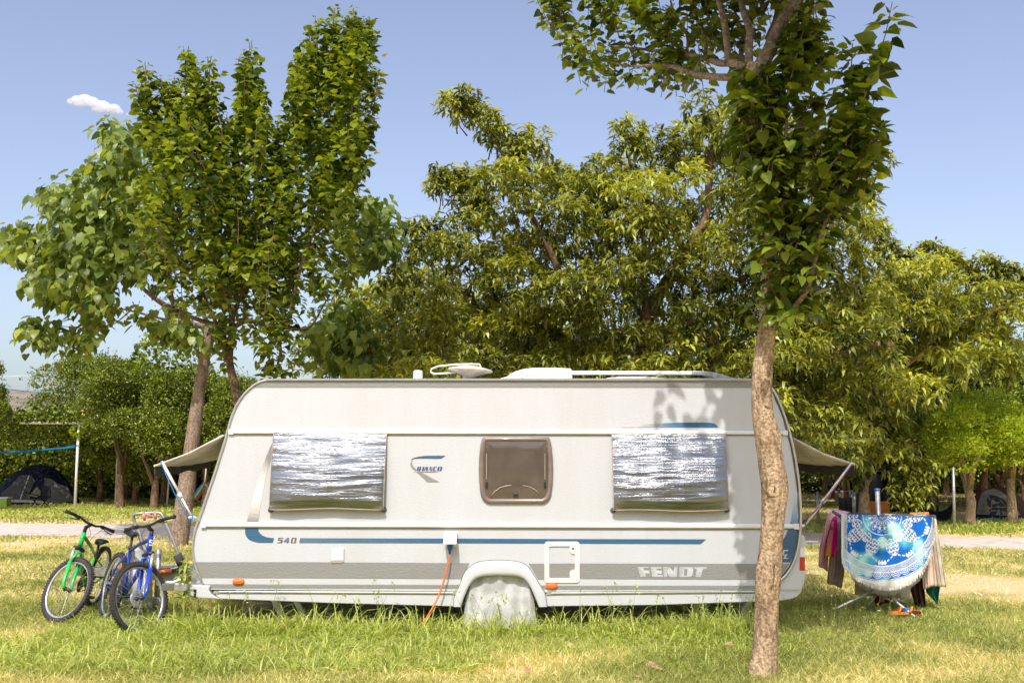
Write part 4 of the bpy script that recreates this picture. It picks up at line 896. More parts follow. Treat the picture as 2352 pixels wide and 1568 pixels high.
# ---- foreground mulberry
tr = empty('mulberry_tree', G(1752, 1552), 'mulberry tree with bare pale scarred trunk standing in front of the caravan', 'tree')
YT = 8.2
prof = [(1752, 1572, 84), (1751, 1556, 68), (1752, 1535, 62), (1756, 1490, 56), (1759, 1440, 54), (1761, 1372, 53), (1764, 1323, 56), (1770, 1266, 53), (1775, 1211, 51), (1778, 1165, 54), (1780, 1131, 60), (1777.5, 1102, 60), (1771, 1058, 57), (1765, 1012, 59), (1760, 992, 57), (1752, 959, 50), (1750, 909, 46), (1752, 853, 46), (1757, 793, 42), (1763, 747, 40), (1765, 690, 36), (1766, 600, 36), (1766, 500, 38), (1762, 430, 38), (1752, 360, 38), (1742, 290, 40), (1732, 230, 42), (1727, 180, 46), (1733, 150, 40)]
q = sm([(u, v, w_) for u, v, w_ in prof], 5); mb = MB()
pc = [P(u, v, YT) for u, v, w_ in q]; rd = [w_ / 2 / FPX * YT * .985 for u, v, w_ in q]
NS = 44; vs = []
prv = None
for i, (p, r_) in enumerate(zip(pc, rd)):
    t = (pc[min(i + 1, len(pc) - 1)] - pc[max(0, i - 1)]).normalized(); e1_ = Vector((1, 0, 0)); e1_ = (e1_ - t * e1_.dot(t)).normalized(); e2_ = t.cross(e1_)
    for j in range(NS):
        a = 2 * math.pi * j / NS
        k_ = 1 + .030 * math.sin(3 * a + i * .12) + .022 * math.sin(5 * a - i * .31) + .018 * math.sin(9 * a + i * .9) + .014 * math.sin(14 * a + 1.3 * math.sin(i * .35)) + .012 * math.sin(22 * a + i * .5) + random.uniform(-.012, .012)
        if p.z < .16: k_ *= 1 + (.16 - p.z) * (.35 + .9 * max(0, math.sin(4 * a + 1)))
        vs.append(p + (e1_ * math.cos(a) + e2_ * math.sin(a)) * r_ * k_)
n_ = len(pc); mb.add(vs, [(i * NS + j, i * NS + (j + 1) % NS, (i + 1) * NS + (j + 1) % NS, (i + 1) * NS + j) for i in range(n_ - 1) for j in range(NS)], 0, True)
trunk = mb.build('trunk', M['bark'], tr)
M['heart'] = barkmat('pruned_wood', (.60, .46, .33), (.36, .25, .17), 22, 1, .3)
def front(u, v, k=1.0):
    """point on the camera side of the trunk at pixel u, v"""
    b_ = min(q, key=lambda s: abs(s[1] - v)); r_ = b_[2] / 2 / FPX * YT; dx = (u - b_[0]) / FPX * YT
    return P(u, v, YT) + Vector((0, -math.sqrt(max(0, r_ * r_ - dx * dx)) * k, 0))
# pruned knot: raised callus ring with pale face
def f7(x, y): return ((1950 + x / 2.614) * KD, (800 + y / 2.614) * KD)
c_ = front(*f7(240, 1288)); mb = MB(); ring = []
for i in range(18):
    a = 2 * math.pi * i / 18; ring.append(front(*f7(240 + 44 * math.cos(a) * 1.0, 1288 + 50 * math.sin(a))) + Vector((0, .004, 0)))
mb.tube(ring, .011, 7, closed=True); mb.build('callus_ring', M['bark'], trunk)
mb = MB(); mb.add([c_ + Vector((0, -.004, 0))] + [r_ + Vector((0, -.004, 0)) for r_ in ring], [(0, 1 + i, 1 + (i + 1) % 18) for i in range(18)], 0, True); mb.build('pruned_knot', M['heart'], trunk)
mb = MB(); mb.tube([front(*f7(238, 1262)) + Vector((0, -.006, 0)), front(*f7(243, 1285)) + Vector((0, -.006, 0)), front(*f7(236, 1318)) + Vector((0, -.006, 0))], [.002, .007, .002], 6); mb.build('knot_crack', M['bark_dark'], trunk)
for (x, y, r_, fy) in ((345, 1325, 14, .5), (330, 1380, 16, .6), (300, 950, 16, .6), (275, 1395, 6, 1.0), (200, 715, 22, .96)):
    mb = MB(); u, v = f7(x, y); p = front(u, v) if fy > .9 else P(u, v, YT) + Vector((-.02, -.03, 0)); rr = r_ / 2.614 * KD / FPX * YT
    mb.lathe([(0, -rr * .5), (rr * .8, -rr * .45), (rr * 1.1, 0), (rr * .8, rr * .45), (0, rr * .5)], p, (.3, -1, .1), 12); mb.build('knot', M['bark'], trunk)
# long crack
def f4(x, y): return z4(x, y)
mb = MB(); L_ = [(1106, 1255), (1112, 1275), (1108, 1310), (1110, 1350), (1105, 1390), (1109, 1425)]
mb.tube([front(*f4(*a)) + Vector((0, .002, 0)) for a in L_], [.002, .008, .005, .006, .004, .001], 6); mb.build('bark_split', M['bark_dark'], trunk)
for sx in (-1, 1):
    mb = MB(); mb.tube([front(*f4(a[0] + sx * (10 + 6 * math.sin(i * .6)), a[1])) + Vector((0, .008, 0)) for i, a in enumerate(L_)], [.004, .012, .014, .014, .010, .004], 7); mb.build('bark_lip', M['bark'], trunk)
# limbs
def T3(*L): return [(t3(x, y) + (Y, w_ * .553)) for x, y, Y, w_ in L]
mb = MB()
limbs = [T3((925, 330, 8.2, 60), (990, 230, 8.2, 62), (1020, 160, 8.25, 58), (1060, 80, 8.3, 52), (1110, 0, 8.35, 46), (1150, -110, 8.5, 36), (1160, -300, 8.7, 20)),
         T3((915, 345, 8.2, 46), (870, 325, 8.35, 36), (770, 320, 8.7, 30), (690, 308, 9.0, 28), (640, 290, 9.2, 26), (560, 270, 9.5, 16), (420, 275, 9.9, 9), (300, 250, 10.1, 5)),
         T3((925, 290, 8.2, 50), (880, 268, 8.3, 40), (835, 262, 8.5, 34), (790, 262, 8.8, 30), (700, 235, 9.2, 20), (520, 210, 9.8, 14), (330, 190, 10.2, 7)),
         T3((915, 290, 8.2, 42), (915, 200, 8.3, 34), (920, 130, 8.4, 34), (890, 40, 8.6, 28), (870, -80, 8.9, 20)),
         T3((828, 262, 8.5, 30), (824, 180, 8.6, 30), (810, 80, 8.7, 28), (790, 0, 8.8, 24), (770, -120, 9.1, 14)),
         T3((735, 250, 9.0, 16), (730, 150, 9.1, 18), (690, 60, 9.3, 15), (670, -40, 9.5, 10)),
         T3((660, 215, 9.4, 12), (655, 140, 9.5, 12), (600, 40, 9.7, 9), (580, -50, 9.8, 6)),
         T3((880, 270, 8.5, 20), (885, 200, 8.9, 24), (900, 120, 9.1, 20), (950, 20, 9.4, 14)),
         T3((990, 160, 8.5, 22), (1030, 60, 8.8, 22), (1020, -40, 9.0, 16)),
         T3((1015, 1290, 8.15, 26), (1045, 1180, 8.05, 26), (1062, 1060, 8.0, 22), (1048, 960, 8.0, 20), (1052, 820, 8.05, 18), (1065, 640, 8.1, 16), (1072, 480, 8.1, 12), (1095, 300, 8.1, 8), (1155, 80, 8.1, 4)),
         T3((1020, 1360, 8.15, 20), (1070, 1310, 8.0, 20), (1125, 1250, 7.9, 22), (1165, 1180, 7.8, 18), (1205, 1010, 7.8, 18), (1240, 900, 7.8, 16), (1290, 790, 7.8, 15), (1335, 600, 7.75, 10), (1335, 400, 7.7, 7), (1345, 180, 7.7, 4)),
         T3((1270, 860, 7.8, 12), (1320, 680, 7.7, 10), (1370, 480, 7.6, 8), (1430, 300, 7.6, 6), (1480, 150, 7.55, 5), (1510, 10, 7.55, 3)),
         T3((1010, 1330, 8.1, 14), (960, 1290, 8.1, 6), (930, 1280, 8.1, 3)),
         T3((1000, 820, 8.3, 14), (1100, 700, 8.5, 10), (1150, 560, 8.6, 8), (1190, 400, 8.7, 5))]
for L_ in limbs: limb(mb, L_)
for q_ in ([(2.36, 8.5, 6.0), (2.3, 7.7, 6.3), (2.3, 6.9, 6.8), (2.3, 6.2, 7.4)], [(2.3, 7.7, 6.3), (2.6, 7.1, 6.6), (2.95, 6.5, 7.2)]): mb.tube(q_, [.05, .04, .03, .012][:len(q_)], 9)
mb.build('limbs', M['bark_grey'], tr)
# leaf shoots: left crown, raised from the horizontal limbs
def wshoot(pts): return [tuple(P(*a)) for a in sm(pts, 4)]
shoots = []; twig = MB()
sil = [t3(x, y) for x, y in ((70, 40), (95, 110), (160, 200), (200, 290), (250, 330), (330, 345), (400, 310), (470, 350), (560, 345), (640, 330), (700, 360), (760, 300), (900, 280), (960, 180), (1090, 100), (1250, 60), (1240, -200), (100, -260), (60, -60))]
for (u, v) in sample_poly(sil, 190):
    fx = np.clip((1700 - u) / 400, 0, 1); Y = 8.75 + 1.55 * fx + abs(rng.normal(0, .4)); lean = rng.normal(-14, 22)
    L_ = rng.uniform(60, 120)
    pts = [(u, v + L_ * .45, Y), (u + lean * .5, v, Y - .05), (u + lean, v - L_ * .5, Y - .12)]
    if v + L_ * .45 > 215 + 30 * (1 - fx): pts = [(a, b_ - 35, c_) for a, b_, c_ in pts]
    w_ = wshoot(pts); shoots.append((w_, 0, 1)); twig.tube(w_, .004, 4, caps=False)
A1 = shoot_leaves(shoots, .026, .112, .55)
# trunk mass and right hand shoots (nearer, larger leaves)
shoots = []
for x0, y0, x1, y1, Y, n__ in ((870, 350, 960, 700, 8.1, 15), (960, 700, 1010, 1250, 8.0, 9), (960, 330, 1060, 760, 8.15, 20), (1100, 340, 1180, 640, 8.2, 6), (1000, 620, 1130, 1020, 8.1, 20), (1010, 900, 1180, 1290, 8.05, 17), (1160, 560, 1330, 960, 7.85, 26), (1270, 400, 1440, 760, 7.75, 17), (960, 1230, 1100, 1340, 8.1, 6), (1060, 60, 1200, 330, 8.3, 9), (960, 500, 1060, 900, 8.35, 12), (1100, 900, 1230, 1180, 7.95, 9), (880, 380, 960, 600, 8.25, 9), (1130, 60, 1215, 300, 8.25, 9)):
    for i in range(n__):
        x = rng.uniform(x0, x1); y = rng.uniform(y0, y1); u, v = t3(x, y); L_ = rng.uniform(50, 110); l2 = rng.normal(10, 14)
        w_ = wshoot([(u - l2, v + L_ * .5, Y + rng.normal(0, .22)), (u, v, Y + rng.normal(0, .1)), (u + l2, v - L_ * .5, Y - .1 + rng.normal(0, .15))]); shoots.append((w_, 0, 1)); twig.tube(w_, .0045, 4, caps=False)
A2 = shoot_leaves(shoots, .032, .118, .9)
sh3 = [([tuple(P(a[0], a[1], a[2])) for a in sm(limbs[k], 5)], k0, 1) for k, k0 in ((10, .45), (11, .2), (9, .15), (13, .1), (10, .6), (11, .35), (9, .4))]
A3 = shoot_leaves(sh3, .05, .150, .8, .75)
upper = []
for i in range(400):
    u, v = rng.uniform(1470, 1990), rng.uniform(-440, -70); Y = rng.normal(8.35, .5); w_ = wshoot([(u, v + 50, Y), (u + 10, v, Y), (u + 15, v - 50, Y)]); upper.append((w_, 0, 1))
for i in range(330):                                  # the part of the crown that reaches towards the viewer, above the frame
    x, y, z = rng.uniform(1.55, 3.15), rng.uniform(5.3, 7.8), rng.uniform(5.6, 8.0)
    upper.append(([(x, y, z), (x + .05, y, z + .25), (x + .08, y, z + .5)], 0, 1))
A4 = shoot_leaves(upper, .055, .13, .7)
twig.build('twigs', M['bark_dark'], tr)
pos, axs, nr, szs = [np.concatenate(x) for x in zip(A1, A2, A3, A4)]
link('crown', leaf_mesh('crown', HEART, pos, axs, nr, szs), M['mulberry'], tr)

# ---- pollarded mulberry behind the caravan
t_b = G(560, 1300); YM = 15.5
tr = empty('mulberry_tree', Vector((P(552, 900, YM).x, YM, 0)), 'tall dark green mulberry with upright whip shoots behind the caravan nose', 'tree')
mb = MB()
def L1(*L): return [(t1(x, y) + (Y, w_ * .58)) for x, y, Y, w_ in L]
limb(mb, [(562, 1370, YM, 34), (556, 1150, YM, 30), (552, 960, YM, 24)] + L1((930, 1530, YM, 34), (908, 1430, YM, 30), (915, 1330, YM, 26), (918, 1240, YM, 24)), 14)
lims = [L1((900, 1430, YM, 30), (885, 1360, YM, 24), (860, 1290, YM, 20), (800, 1270, YM, 18), (700, 1230, YM - .3, 16), (620, 1180, YM - .5, 10)),
        L1((915, 1300, YM, 22), (980, 1270, YM - .3, 18), (1080, 1290, YM - .4, 16), (1140, 1260, YM - .4, 16), (1160, 1180, YM - .5, 15), (1200, 1020, YM - .6, 14), (1235, 930, YM - .6, 11), (1290, 700, YM - .5, 9), (1400, 400, YM - .4, 6), (1440, 200, YM - .4, 3)),
        L1((917, 1260, YM, 20), (950, 1180, YM, 16), (1010, 1050, YM - .2, 14), (1030, 900, YM - .2, 12), (1020, 800, YM - .2, 9), (990, 500, YM, 6), (985, 250, YM, 3)),
        L1((690, 1225, YM - .3, 12), (670, 1100, YM - .5, 10), (640, 950, YM - .6, 8), (600, 850, YM - .5, 6)),
        L1((917, 1250, YM, 18), (880, 1100, YM - .3, 15), (850, 880, YM - .5, 12), (820, 700, YM - .5, 9), (740, 480, YM - .3, 6), (735, 230, YM, 3)),
        L1((860, 1290, YM, 16), (760, 1050, YM - .2, 12), (650, 700, YM - .2, 9), (590, 480, YM, 6), (570, 300, YM, 3)),
        L1((1140, 1290, YM, 10), (1220, 1300, YM - .3, 9), (1290, 1190, YM - .4, 6)),
        L1((1080, 1290, YM, 16), (1110, 1380, YM, 12), (1090, 1470, YM, 8)),
        L1((1180, 1100, YM, 12), (1250, 800, YM + .2, 9), (1300, 500, YM + .2, 7), (1320, 150, YM, 3)),
        L1((960, 1150, YM, 9), (900, 800, YM + .5, 8), (830, 400, YM, 5), (830, 270, YM, 3))]
for L_ in lims: limb(mb, L_, 8)
mb.build('trunk', M['bark_dark'], tr)
def envA(x):   # crown top in crop t1
    X = [525, 545, 580, 610, 650, 690, 735, 770, 800, 830, 868, 885, 900, 930, 950, 990, 1035, 1050, 1090, 1120, 1160, 1180, 1230, 1320, 1420, 1500, 1515, 1525]
    Yv = [420, 260, 240, 260, 300, 280, 165, 220, 290, 215, 250, 430, 455, 440, 230, 150, 220, 400, 470, 440, 300, 180, 60, 10, 10, 50, 150, 330]
    return np.interp(x, X, Yv)
shoots = []; twig = MB()
for i in range(350):
    x = rng.uniform(535, 1505); low = 1.0
    top = envA(x); hid = rng.random()
    ytip = top + (rng.random() ** 1.3) * 720 + 25
    if x > 1440 and ytip > 640: continue
    if x > 1460 and ytip > 420: x -= 50
    dep = YM + rng.normal(0, .75) * (1 if ytip > top + 120 else .4)
    L_ = rng.uniform(170, 330); base = ytip + L_
    cx = 980; xb_ = x + (cx - x) * .22 * L_ / 300
    pts = [(xb_, base, dep), ((x + xb_) / 2 + rng.normal(0, 22), (ytip + base) / 2, dep), (x + rng.normal(0, 12), ytip, dep)]
    pts = [(t1(a, b_) + (c_,)) for a, b_, c_ in pts]; w_ = wshoot(pts); shoots.append((w_, .0, 1)); (twig.tube(w_, [.008 * (1 - .75 * k / len(w_)) for k in range(len(w_))], 5, caps=False) if i % 3 == 0 else None)
for (xt, yt, xb_, yb_) in ((573, 240, 590, 470), (735, 165, 745, 480), (828, 215, 815, 480), (990, 150, 985, 500), (975, 200, 975, 480), (1320, 8, 1290, 400), (1260, 60, 1250, 400), (1400, 12, 1390, 350), (1470, 60, 1430, 380), (1505, 260, 1440, 560), (1350, 90, 1330, 400), (1200, 200, 1200, 480), (1440, 60, 1400, 330), (1225, 120, 1230, 420), (1500, 330, 1440, 600), (1180, 300, 1200, 560), (640, 300, 640, 520), (545, 330, 570, 560), (695, 290, 690, 500), (1035, 380, 1010, 560), (900, 450, 900, 640)):
    for dd in (-.1, .1):
        pts = [t1(xb_, yb_) + (YM + dd,), t1((xt + xb_) / 2, (yt + yb_) / 2) + (YM + dd,), t1(xt + rng.normal(0, 6), yt + rng.uniform(0, 25)) + (YM + dd,)]; w_ = wshoot(pts); shoots.append((w_, 0, 1)); twig.tube(w_, .006, 5, caps=False)
# lower skirts of the crown
lowp = [t1(x, y) for x, y in ((700, 1080), (640, 1200), (700, 1300), (770, 1380), (850, 1420), (900, 1400), (960, 1420), (985, 1500), (1060, 1490), (1150, 1500), (1170, 1400), (1240, 1300), (1380, 1180), (1390, 1000), (1000, 950), (720, 950))]
for (u, v) in sample_poly(lowp, 150):
    dep = YM + rng.normal(-.1, .75); w_ = wshoot([(u - 6, v - 22, dep), (u + 4, v, dep - .05), (u + 8, v + 18, dep - .1)]); shoots.append((w_, 0, 1))
lowp = [t1(x, y) for x, y in ((545, 560), (560, 1000), (640, 1120), (1400, 1120), (1430, 700), (1460, 520), (1200, 480), (900, 520))]
for (u, v) in sample_poly(lowp, 230):
    dep = YM + rng.normal(0, .9); w_ = wshoot([(u - 4, v + 26, dep), (u + 4, v, dep - .05), (u + 8, v - 26, dep - .1)]); shoots.append((w_, 0, 1))
twig.build('twigs', M['bark_dark'], tr)
link('crown', leaf_mesh('crown', HEART, *shoot_leaves(shoots, .030, .132, .85)), M['mulberry'], tr)

# ---- broad-leaved tree with the leaning trunk
YP = 20.0
tr = empty('broadleaf_tree', G(405, 1253), 'spreading broad-leaved tree with a leaning smooth trunk by the road edge', 'tree')
mb = MB()
limb(mb, [(403, 1262, 19.6, 50), (412, 1235, 19.6, 42), (424, 1150, 19.7, 40), (437, 1050, 19.8, 34), (450, 950, 19.9, 30), (462, 870, 20, 26), (474, 800, 20, 24), (482, 740, 20, 22)], 16)
limb(mb, [(480, 745, 20, 20)] + L1((770, 1285, 20, 22), (700, 1240, 20, 24), (600, 1170, 19.8, 18), (540, 1110, 19.6, 12), (480, 1000, 19.5, 9), (380, 940, 19.4, 7), (330, 890, 19.4, 6), (250, 800, 19.4, 4)), 9)
limb(mb, L1((690, 1235, 20, 12), (660, 1262, 19.8, 10), (600, 1250, 19.7, 9), (500, 1225, 19.6, 7), (430, 1215, 19.5, 6)), 8)
limb(mb, L1((520, 1225, 19.6, 7), (460, 1275, 19.5, 5), (400, 1300, 19.5, 4), (240, 1290, 19.5, 3)), 7)
limb(mb, L1((540, 1110, 19.6, 8), (400, 1050, 19.3, 7), (200, 1000, 19, 5), (60, 930, 19, 3)), 7)
limb(mb, L1((800, 1240, 20, 16), (1000, 1100, 20.5, 14), (1250, 1000, 20.5, 10), (1480, 900, 20.4, 5)), 8)
limb(mb, L1((800, 1250, 20, 14), (1050, 1280, 20.4, 12), (1300, 1330, 20.4, 8), (1400, 1400, 20.4, 5)), 8)
mb.build('trunk', M['bark_grey'], tr)
parts_ = [(((15, 910), (60, 905), (150, 890), (230, 860), (160, 780), (240, 730), (330, 700), (430, 620), (410, 500), (460, 465), (530, 520), (560, 620), (600, 900), (600, 1120), (520, 1100), (440, 1120), (420, 1300), (330, 1260), (280, 1200), (160, 1170), (110, 1140), (150, 1060), (60, 1040), (30, 970)), 640, .9),
          (((105, 1330), (130, 1255), (200, 1280), (260, 1300), (360, 1290), (340, 1380), (250, 1370), (180, 1385)), 46, .4),
          (((1330, 800), (1440, 780), (1530, 830), (1570, 900), (1560, 1000), (1480, 1040), (1400, 1110), (1350, 1000)), 120, .7),
          (((1210, 1380), (1240, 1290), (1400, 1180), (1440, 1300), (1500, 1400), (1480, 1480), (1370, 1490), (1290, 1440)), 150, .6),
          (((520, 1240), (640, 1250), (740, 1280), (800, 1330), (760, 1390), (700, 1340), (600, 1290)), 50, .5)]
pos = []; 
for poly, n__, th in parts_:
    pp = [t1(x, y) for x, y in poly]; q_ = sample_poly(pp, n__); pos.append(PA(q_, YP + rng.normal(-.2, th, len(q_))))
cl = np.concatenate(pos); k_ = 6
c3 = np.repeat(cl, k_, 0); n__ = len(c3); ang = rng.uniform(0, 2 * np.pi, n__); o = np.c_[np.cos(ang), np.sin(ang), 0 * ang]
pp = c3 + o * rng.uniform(.03, .2, (n__, 1)) + rng.normal(0, .11, (n__, 3))
ax_ = o * rng.uniform(.5, 1, (n__, 1)) + np.c_[np.full(n__, -.12), 0 * ang, -rng.uniform(.2, 1.5, n__)]
link('crown', leaf_mesh('crown', HEART, pp, ax_, np.c_[o[:, 0] * .7, o[:, 1] * .7 - .2, np.ones(n__)] + rng.normal(0, .3, (n__, 3)), .215 * rng.uniform(.5, 1.2, n__)), M['paulownia'], tr)
mb = MB()
for i in range(90):                                 # seed capsules on thin stalks
    u, v = t1(rng.uniform(330, 640), rng.uniform(1000, 1300)); p = P(u, v, 19.4 + rng.normal(0, .4)); mb.lathe([(0, -.022), (.013, -.008), (.013, .008), (0, .026)], p, (0, 0, 1), 6)
tag(mb.build('seed_capsules', M['catkin'], tr), kind='stuff')

# ---- great drooping-leaved trees
def lobed_tree(root, polys, Ymid, Ythk, rlobe, dens, leafL, lim, catk=.3, flat=1.0, nleaf=12, arms=(), mt='ombu', bark='bark_dark'):
    dens *= 1.45
    mb = MB()
    for L_ in lim: limb(mb, L_, 9)
    cs, rr = [], []
    for poly, n__ in polys:
        q_ = sample_poly(poly, n__ * 6); keep = []
        for s in q_:
            if all((s[0] - k[0]) ** 2 + (s[1] - k[1]) ** 2 > (rlobe * .75 / Ymid * FPX) ** 2 for k in keep): keep.append(s)
            if len(keep) >= n__: break
        keep = np.array(keep); Y = Ymid + rng.uniform(-1, 1, len(keep)) * Ythk; cs.append(PA(keep, Y)); rr.append(np.full(len(keep), 1.) * rng.uniform(.75, 1.25, len(keep)) * rlobe)
    for pts, r0 in arms:
        q_ = np.array(sm(pts, 3)); cs.append(PA(q_[:, :2], q_[:, 2])); rr.append(r0 * rng.uniform(.7, 1.2, len(q_)))
    cs = np.concatenate(cs); rr = np.concatenate(rr)
    for c, r_ in zip(cs, rr):
        if rng.random() < .5:
            e_ = Vector(c) ; s_ = e_ + Vector((rng.normal(0, .35), .9, -1.0)) * r_ * 1.2; mb.tube([s_, s_.lerp(e_, .5) + Vector((0, 0, -.1)), e_], [.016, .012, .006], 6, caps=False)
    mb.build('trunk', M[bark], root)
    nper = np.maximum(6, (dens * rr ** 2)).astype(int); idx = np.repeat(np.arange(len(cs)), nper); n__ = len(idx)
    d = rnd_unit(n__); d[:, 2] = np.where(rng.random(n__) < .72, np.abs(d[:, 2]), d[:, 2]); d[:, 1] = np.where(rng.random(n__) < .6, -np.abs(d[:, 1]), d[:, 1]); d = nz(d)
    rad = rr[idx] * np.where(rng.random(n__) < .75, rng.uniform(.85, 1.1, n__), rng.uniform(.3, .85, n__))
    ctr = cs[idx] + d * rad[:, None] * np.array([1.05, 1, .78 * flat])
    t_ = np.repeat(np.arange(n__), nleaf); nn = len(t_); ang = rng.uniform(0, 2 * np.pi, nn); o = np.c_[np.cos(ang), np.sin(ang), 0 * ang]
    up = rng.uniform(-.9, .75, nn)
    pos = ctr[t_] + np.c_[0 * ang, 0 * ang, rng.uniform(-.14, .05, nn)] + o * .02
    ax_ = nz(o + np.c_[0 * ang, 0 * ang, up] + d[t_] * .35)
    lobr = rng.uniform(-.25, .22, len(cs)); ros = rng.uniform(-.12, .16, n__); tone = lobr[idx][t_] + ros[t_] + .30 * np.maximum(0, d[t_, 2]) + rng.uniform(0, .6, nn)  # lobe tops toned lighter: younger leaves and painted-in sunlight over darker cores
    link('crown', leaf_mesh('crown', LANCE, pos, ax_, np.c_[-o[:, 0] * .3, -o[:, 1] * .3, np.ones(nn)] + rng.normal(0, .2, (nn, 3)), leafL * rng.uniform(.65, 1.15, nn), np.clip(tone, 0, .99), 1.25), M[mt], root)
    if catk:
        s_ = np.where((rng.random(n__) < catk) & (d[:, 1] < .2) & (d[:, 2] > -.1))[0]; s_ = s_[:1500]
        T = np.array([(0, .035, 0), (0, -.035, 0), (1, .03, 0), (1, -.03, 0), (.5, 0, .05), (0, 0, .03), (1, 0, .03)]); F = [(0, 1, 3, 2), (1, 0, 5), (0, 2, 6, 5), (5, 6, 3, 1)]
        ax_ = np.tile([[0, 0, -1.]], (len(s_), 1)) + rng.normal(0, .13, (len(s_), 3))
        tag(link('catkins', leaf_mesh('catkins', (T, F), ctr[s_] + np.array([0, -.04, -.02]), ax_, rnd_unit(len(s_)), rng.uniform(.09, .17, len(s_))), M['catkin'], root), kind='stuff')
YO = 20.5
tr = empty('shade_tree', Vector((P(1480, 1000, YO).x, YO + .5, 0)), 'huge spreading tree with drooping leaves and pale catkins right behind the caravan', 'tree')
def L2(*L): return [(t2(x, y) + (Y, w_ * .47)) for x, y, Y, w_ in L]
def p2(L): return [t2(x, y) for x, y in L]
lim = [L2((1020, 1560, YO, 120), (1040, 1420, YO, 90), (1010, 1290, YO, 60), (1045, 1130, YO - .5, 40), (1050, 1040, YO - .7, 34), (1060, 980, YO - .8, 20)),
       L2((1000, 1360, YO, 60), (860, 1260, YO - .3, 50), (700, 1220, YO - .5, 40), (500, 1150, YO - .5, 30), (440, 1070, YO - .5, 20), (250, 1010, YO - .6, 14)),
       L2((1040, 1380, YO, 60), (960, 1150, YO, 44), (860, 900, YO - .2, 34), (760, 700, YO - .4, 28), (690, 660, YO - .5, 18)),
       L2((1300, 1500, YO, 110), (1310, 1300, YO, 90), (1330, 1150, YO, 70), (1480, 900, YO, 55), (1600, 700, YO, 44), (1620, 500, YO, 34), (1640, 300, YO, 20)),
       L2((1320, 1250, YO - .3, 50), (1300, 1000, YO - .4, 34), (1295, 760, YO - .5, 26), (1200, 700, YO - .5, 20)),
       L2((1500, 860, YO - .3, 40), (1400, 680, YO - .5, 34), (1310, 610, YO - .6, 22)),
       L2((760, 700, YO - .4, 20), (700, 520, YO - .5, 18), (600, 370, YO - .6, 14), (500, 240, YO - .6, 9), (380, 150, YO - .6, 5)),
       [(1600, 980, YO, 60), (1640, 800, YO - .4, 30), (1600, 760, YO - .6, 22), (1580, 740, YO - .8, 14)],
       [(1650, 980, YO, 60), (1800, 880, YO - .2, 40), (1950, 800, YO - .3, 24), (2050, 790, YO - .3, 14)]]
main = p2([(90, 1160), (230, 1010), (330, 900), (450, 880), (480, 740), (560, 600), (640, 470), (760, 430), (900, 500), (1150, 510), (1250, 400), (1400, 310), (1530, 230), (1640, 130), (1700, 200)]) + [(1840, 330), (1900, 400), (1960, 520), (1990, 640), (2030, 740), (2040, 900), (2000, 1020), (1900, 1050), (1500, 900), (840, 900), (800, 780)]
arms = [([t2(430, 120) + (YO - .6,), t2(370, 165) + (YO - .6,), t2(480, 190) + (YO - .6,), t2(560, 270) + (YO - .5,), t2(640, 360) + (YO - .5,)], .34),
        ([t2(780, 310) + (YO - .5,), t2(720, 370) + (YO - .5,), t2(680, 440) + (YO - .5,)], .34),
        ([t2(320, 500) + (YO - .4,), t2(330, 560) + (YO - .4,), t2(440, 510) + (YO - .4,), t2(560, 500) + (YO - .4,)], .34),
        ([t2(1230, 230) + (YO - .4,), t2(1210, 340) + (YO - .4,), t2(1280, 400) + (YO - .3,)], .34),
        ([t2(290, 740) + (YO - .4,), t2(200, 780) + (YO - .4,), t2(330, 830) + (YO - .4,), t2(150, 920) + (YO - .4,), t2(60, 1080) + (YO - .4,)], .36),
        ([t2(400, 730) + (YO - .4,), t2(520, 640) + (YO - .4,), t2(420, 620) + (YO - .4,)], .32),
        ([t3(1450, 650) + (YO,), t3(1300, 560) + (YO,), t3(1380, 830) + (YO,), t3(1440, 970) + (YO,)], .36)]
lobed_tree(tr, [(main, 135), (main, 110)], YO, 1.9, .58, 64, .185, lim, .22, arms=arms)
YR = 24.5
tr = empty('shade_tree', G(1988, 1212), 'drooping-leaved tree on a pale knobbly stump trunk behind the laundry rack', 'tree')
def LC(*L): return [(zc(x, y) + (Y, w_ * .138)) for x, y, Y, w_ in L]
lim = [LC((1190, 1560, YR, 250), (1190, 1330, YR, 225), (1180, 1240, YR, 180), (1185, 1100, YR, 170), (1190, 980, YR, 150), (1225, 900, YR, 70), (1220, 780, YR, 60), (1190, 650, YR, 45), (1180, 400, YR, 40)),
       LC((1230, 860, YR, 50), (1270, 780, YR, 45), (1340, 680, YR, 40), (1450, 500, YR, 30), (1600, 200, YR, 24)),
       [(1990, 960, YR, 22), (2060, 850, YR, 22), (2150, 790, YR, 18), (2260, 720, YR, 12), (2350, 690, YR, 6)],
       [(1985, 1060, YR, 22), (2000, 920, YR, 22), (2060, 760, YR, 16), (2150, 650, YR, 10)]]
def p4(L): return [t4(x, y) for x, y in L]
polyR = p4([(240, 380), (450, 300), (560, 200), (700, 170), (780, 230), (930, 240), (1050, 280), (1130, 400), (1090, 560), (960, 660), (800, 740), (640, 900), (560, 1000), (580, 1100), (480, 1180), (300, 1160), (230, 900), (60, 700), (40, 450)])
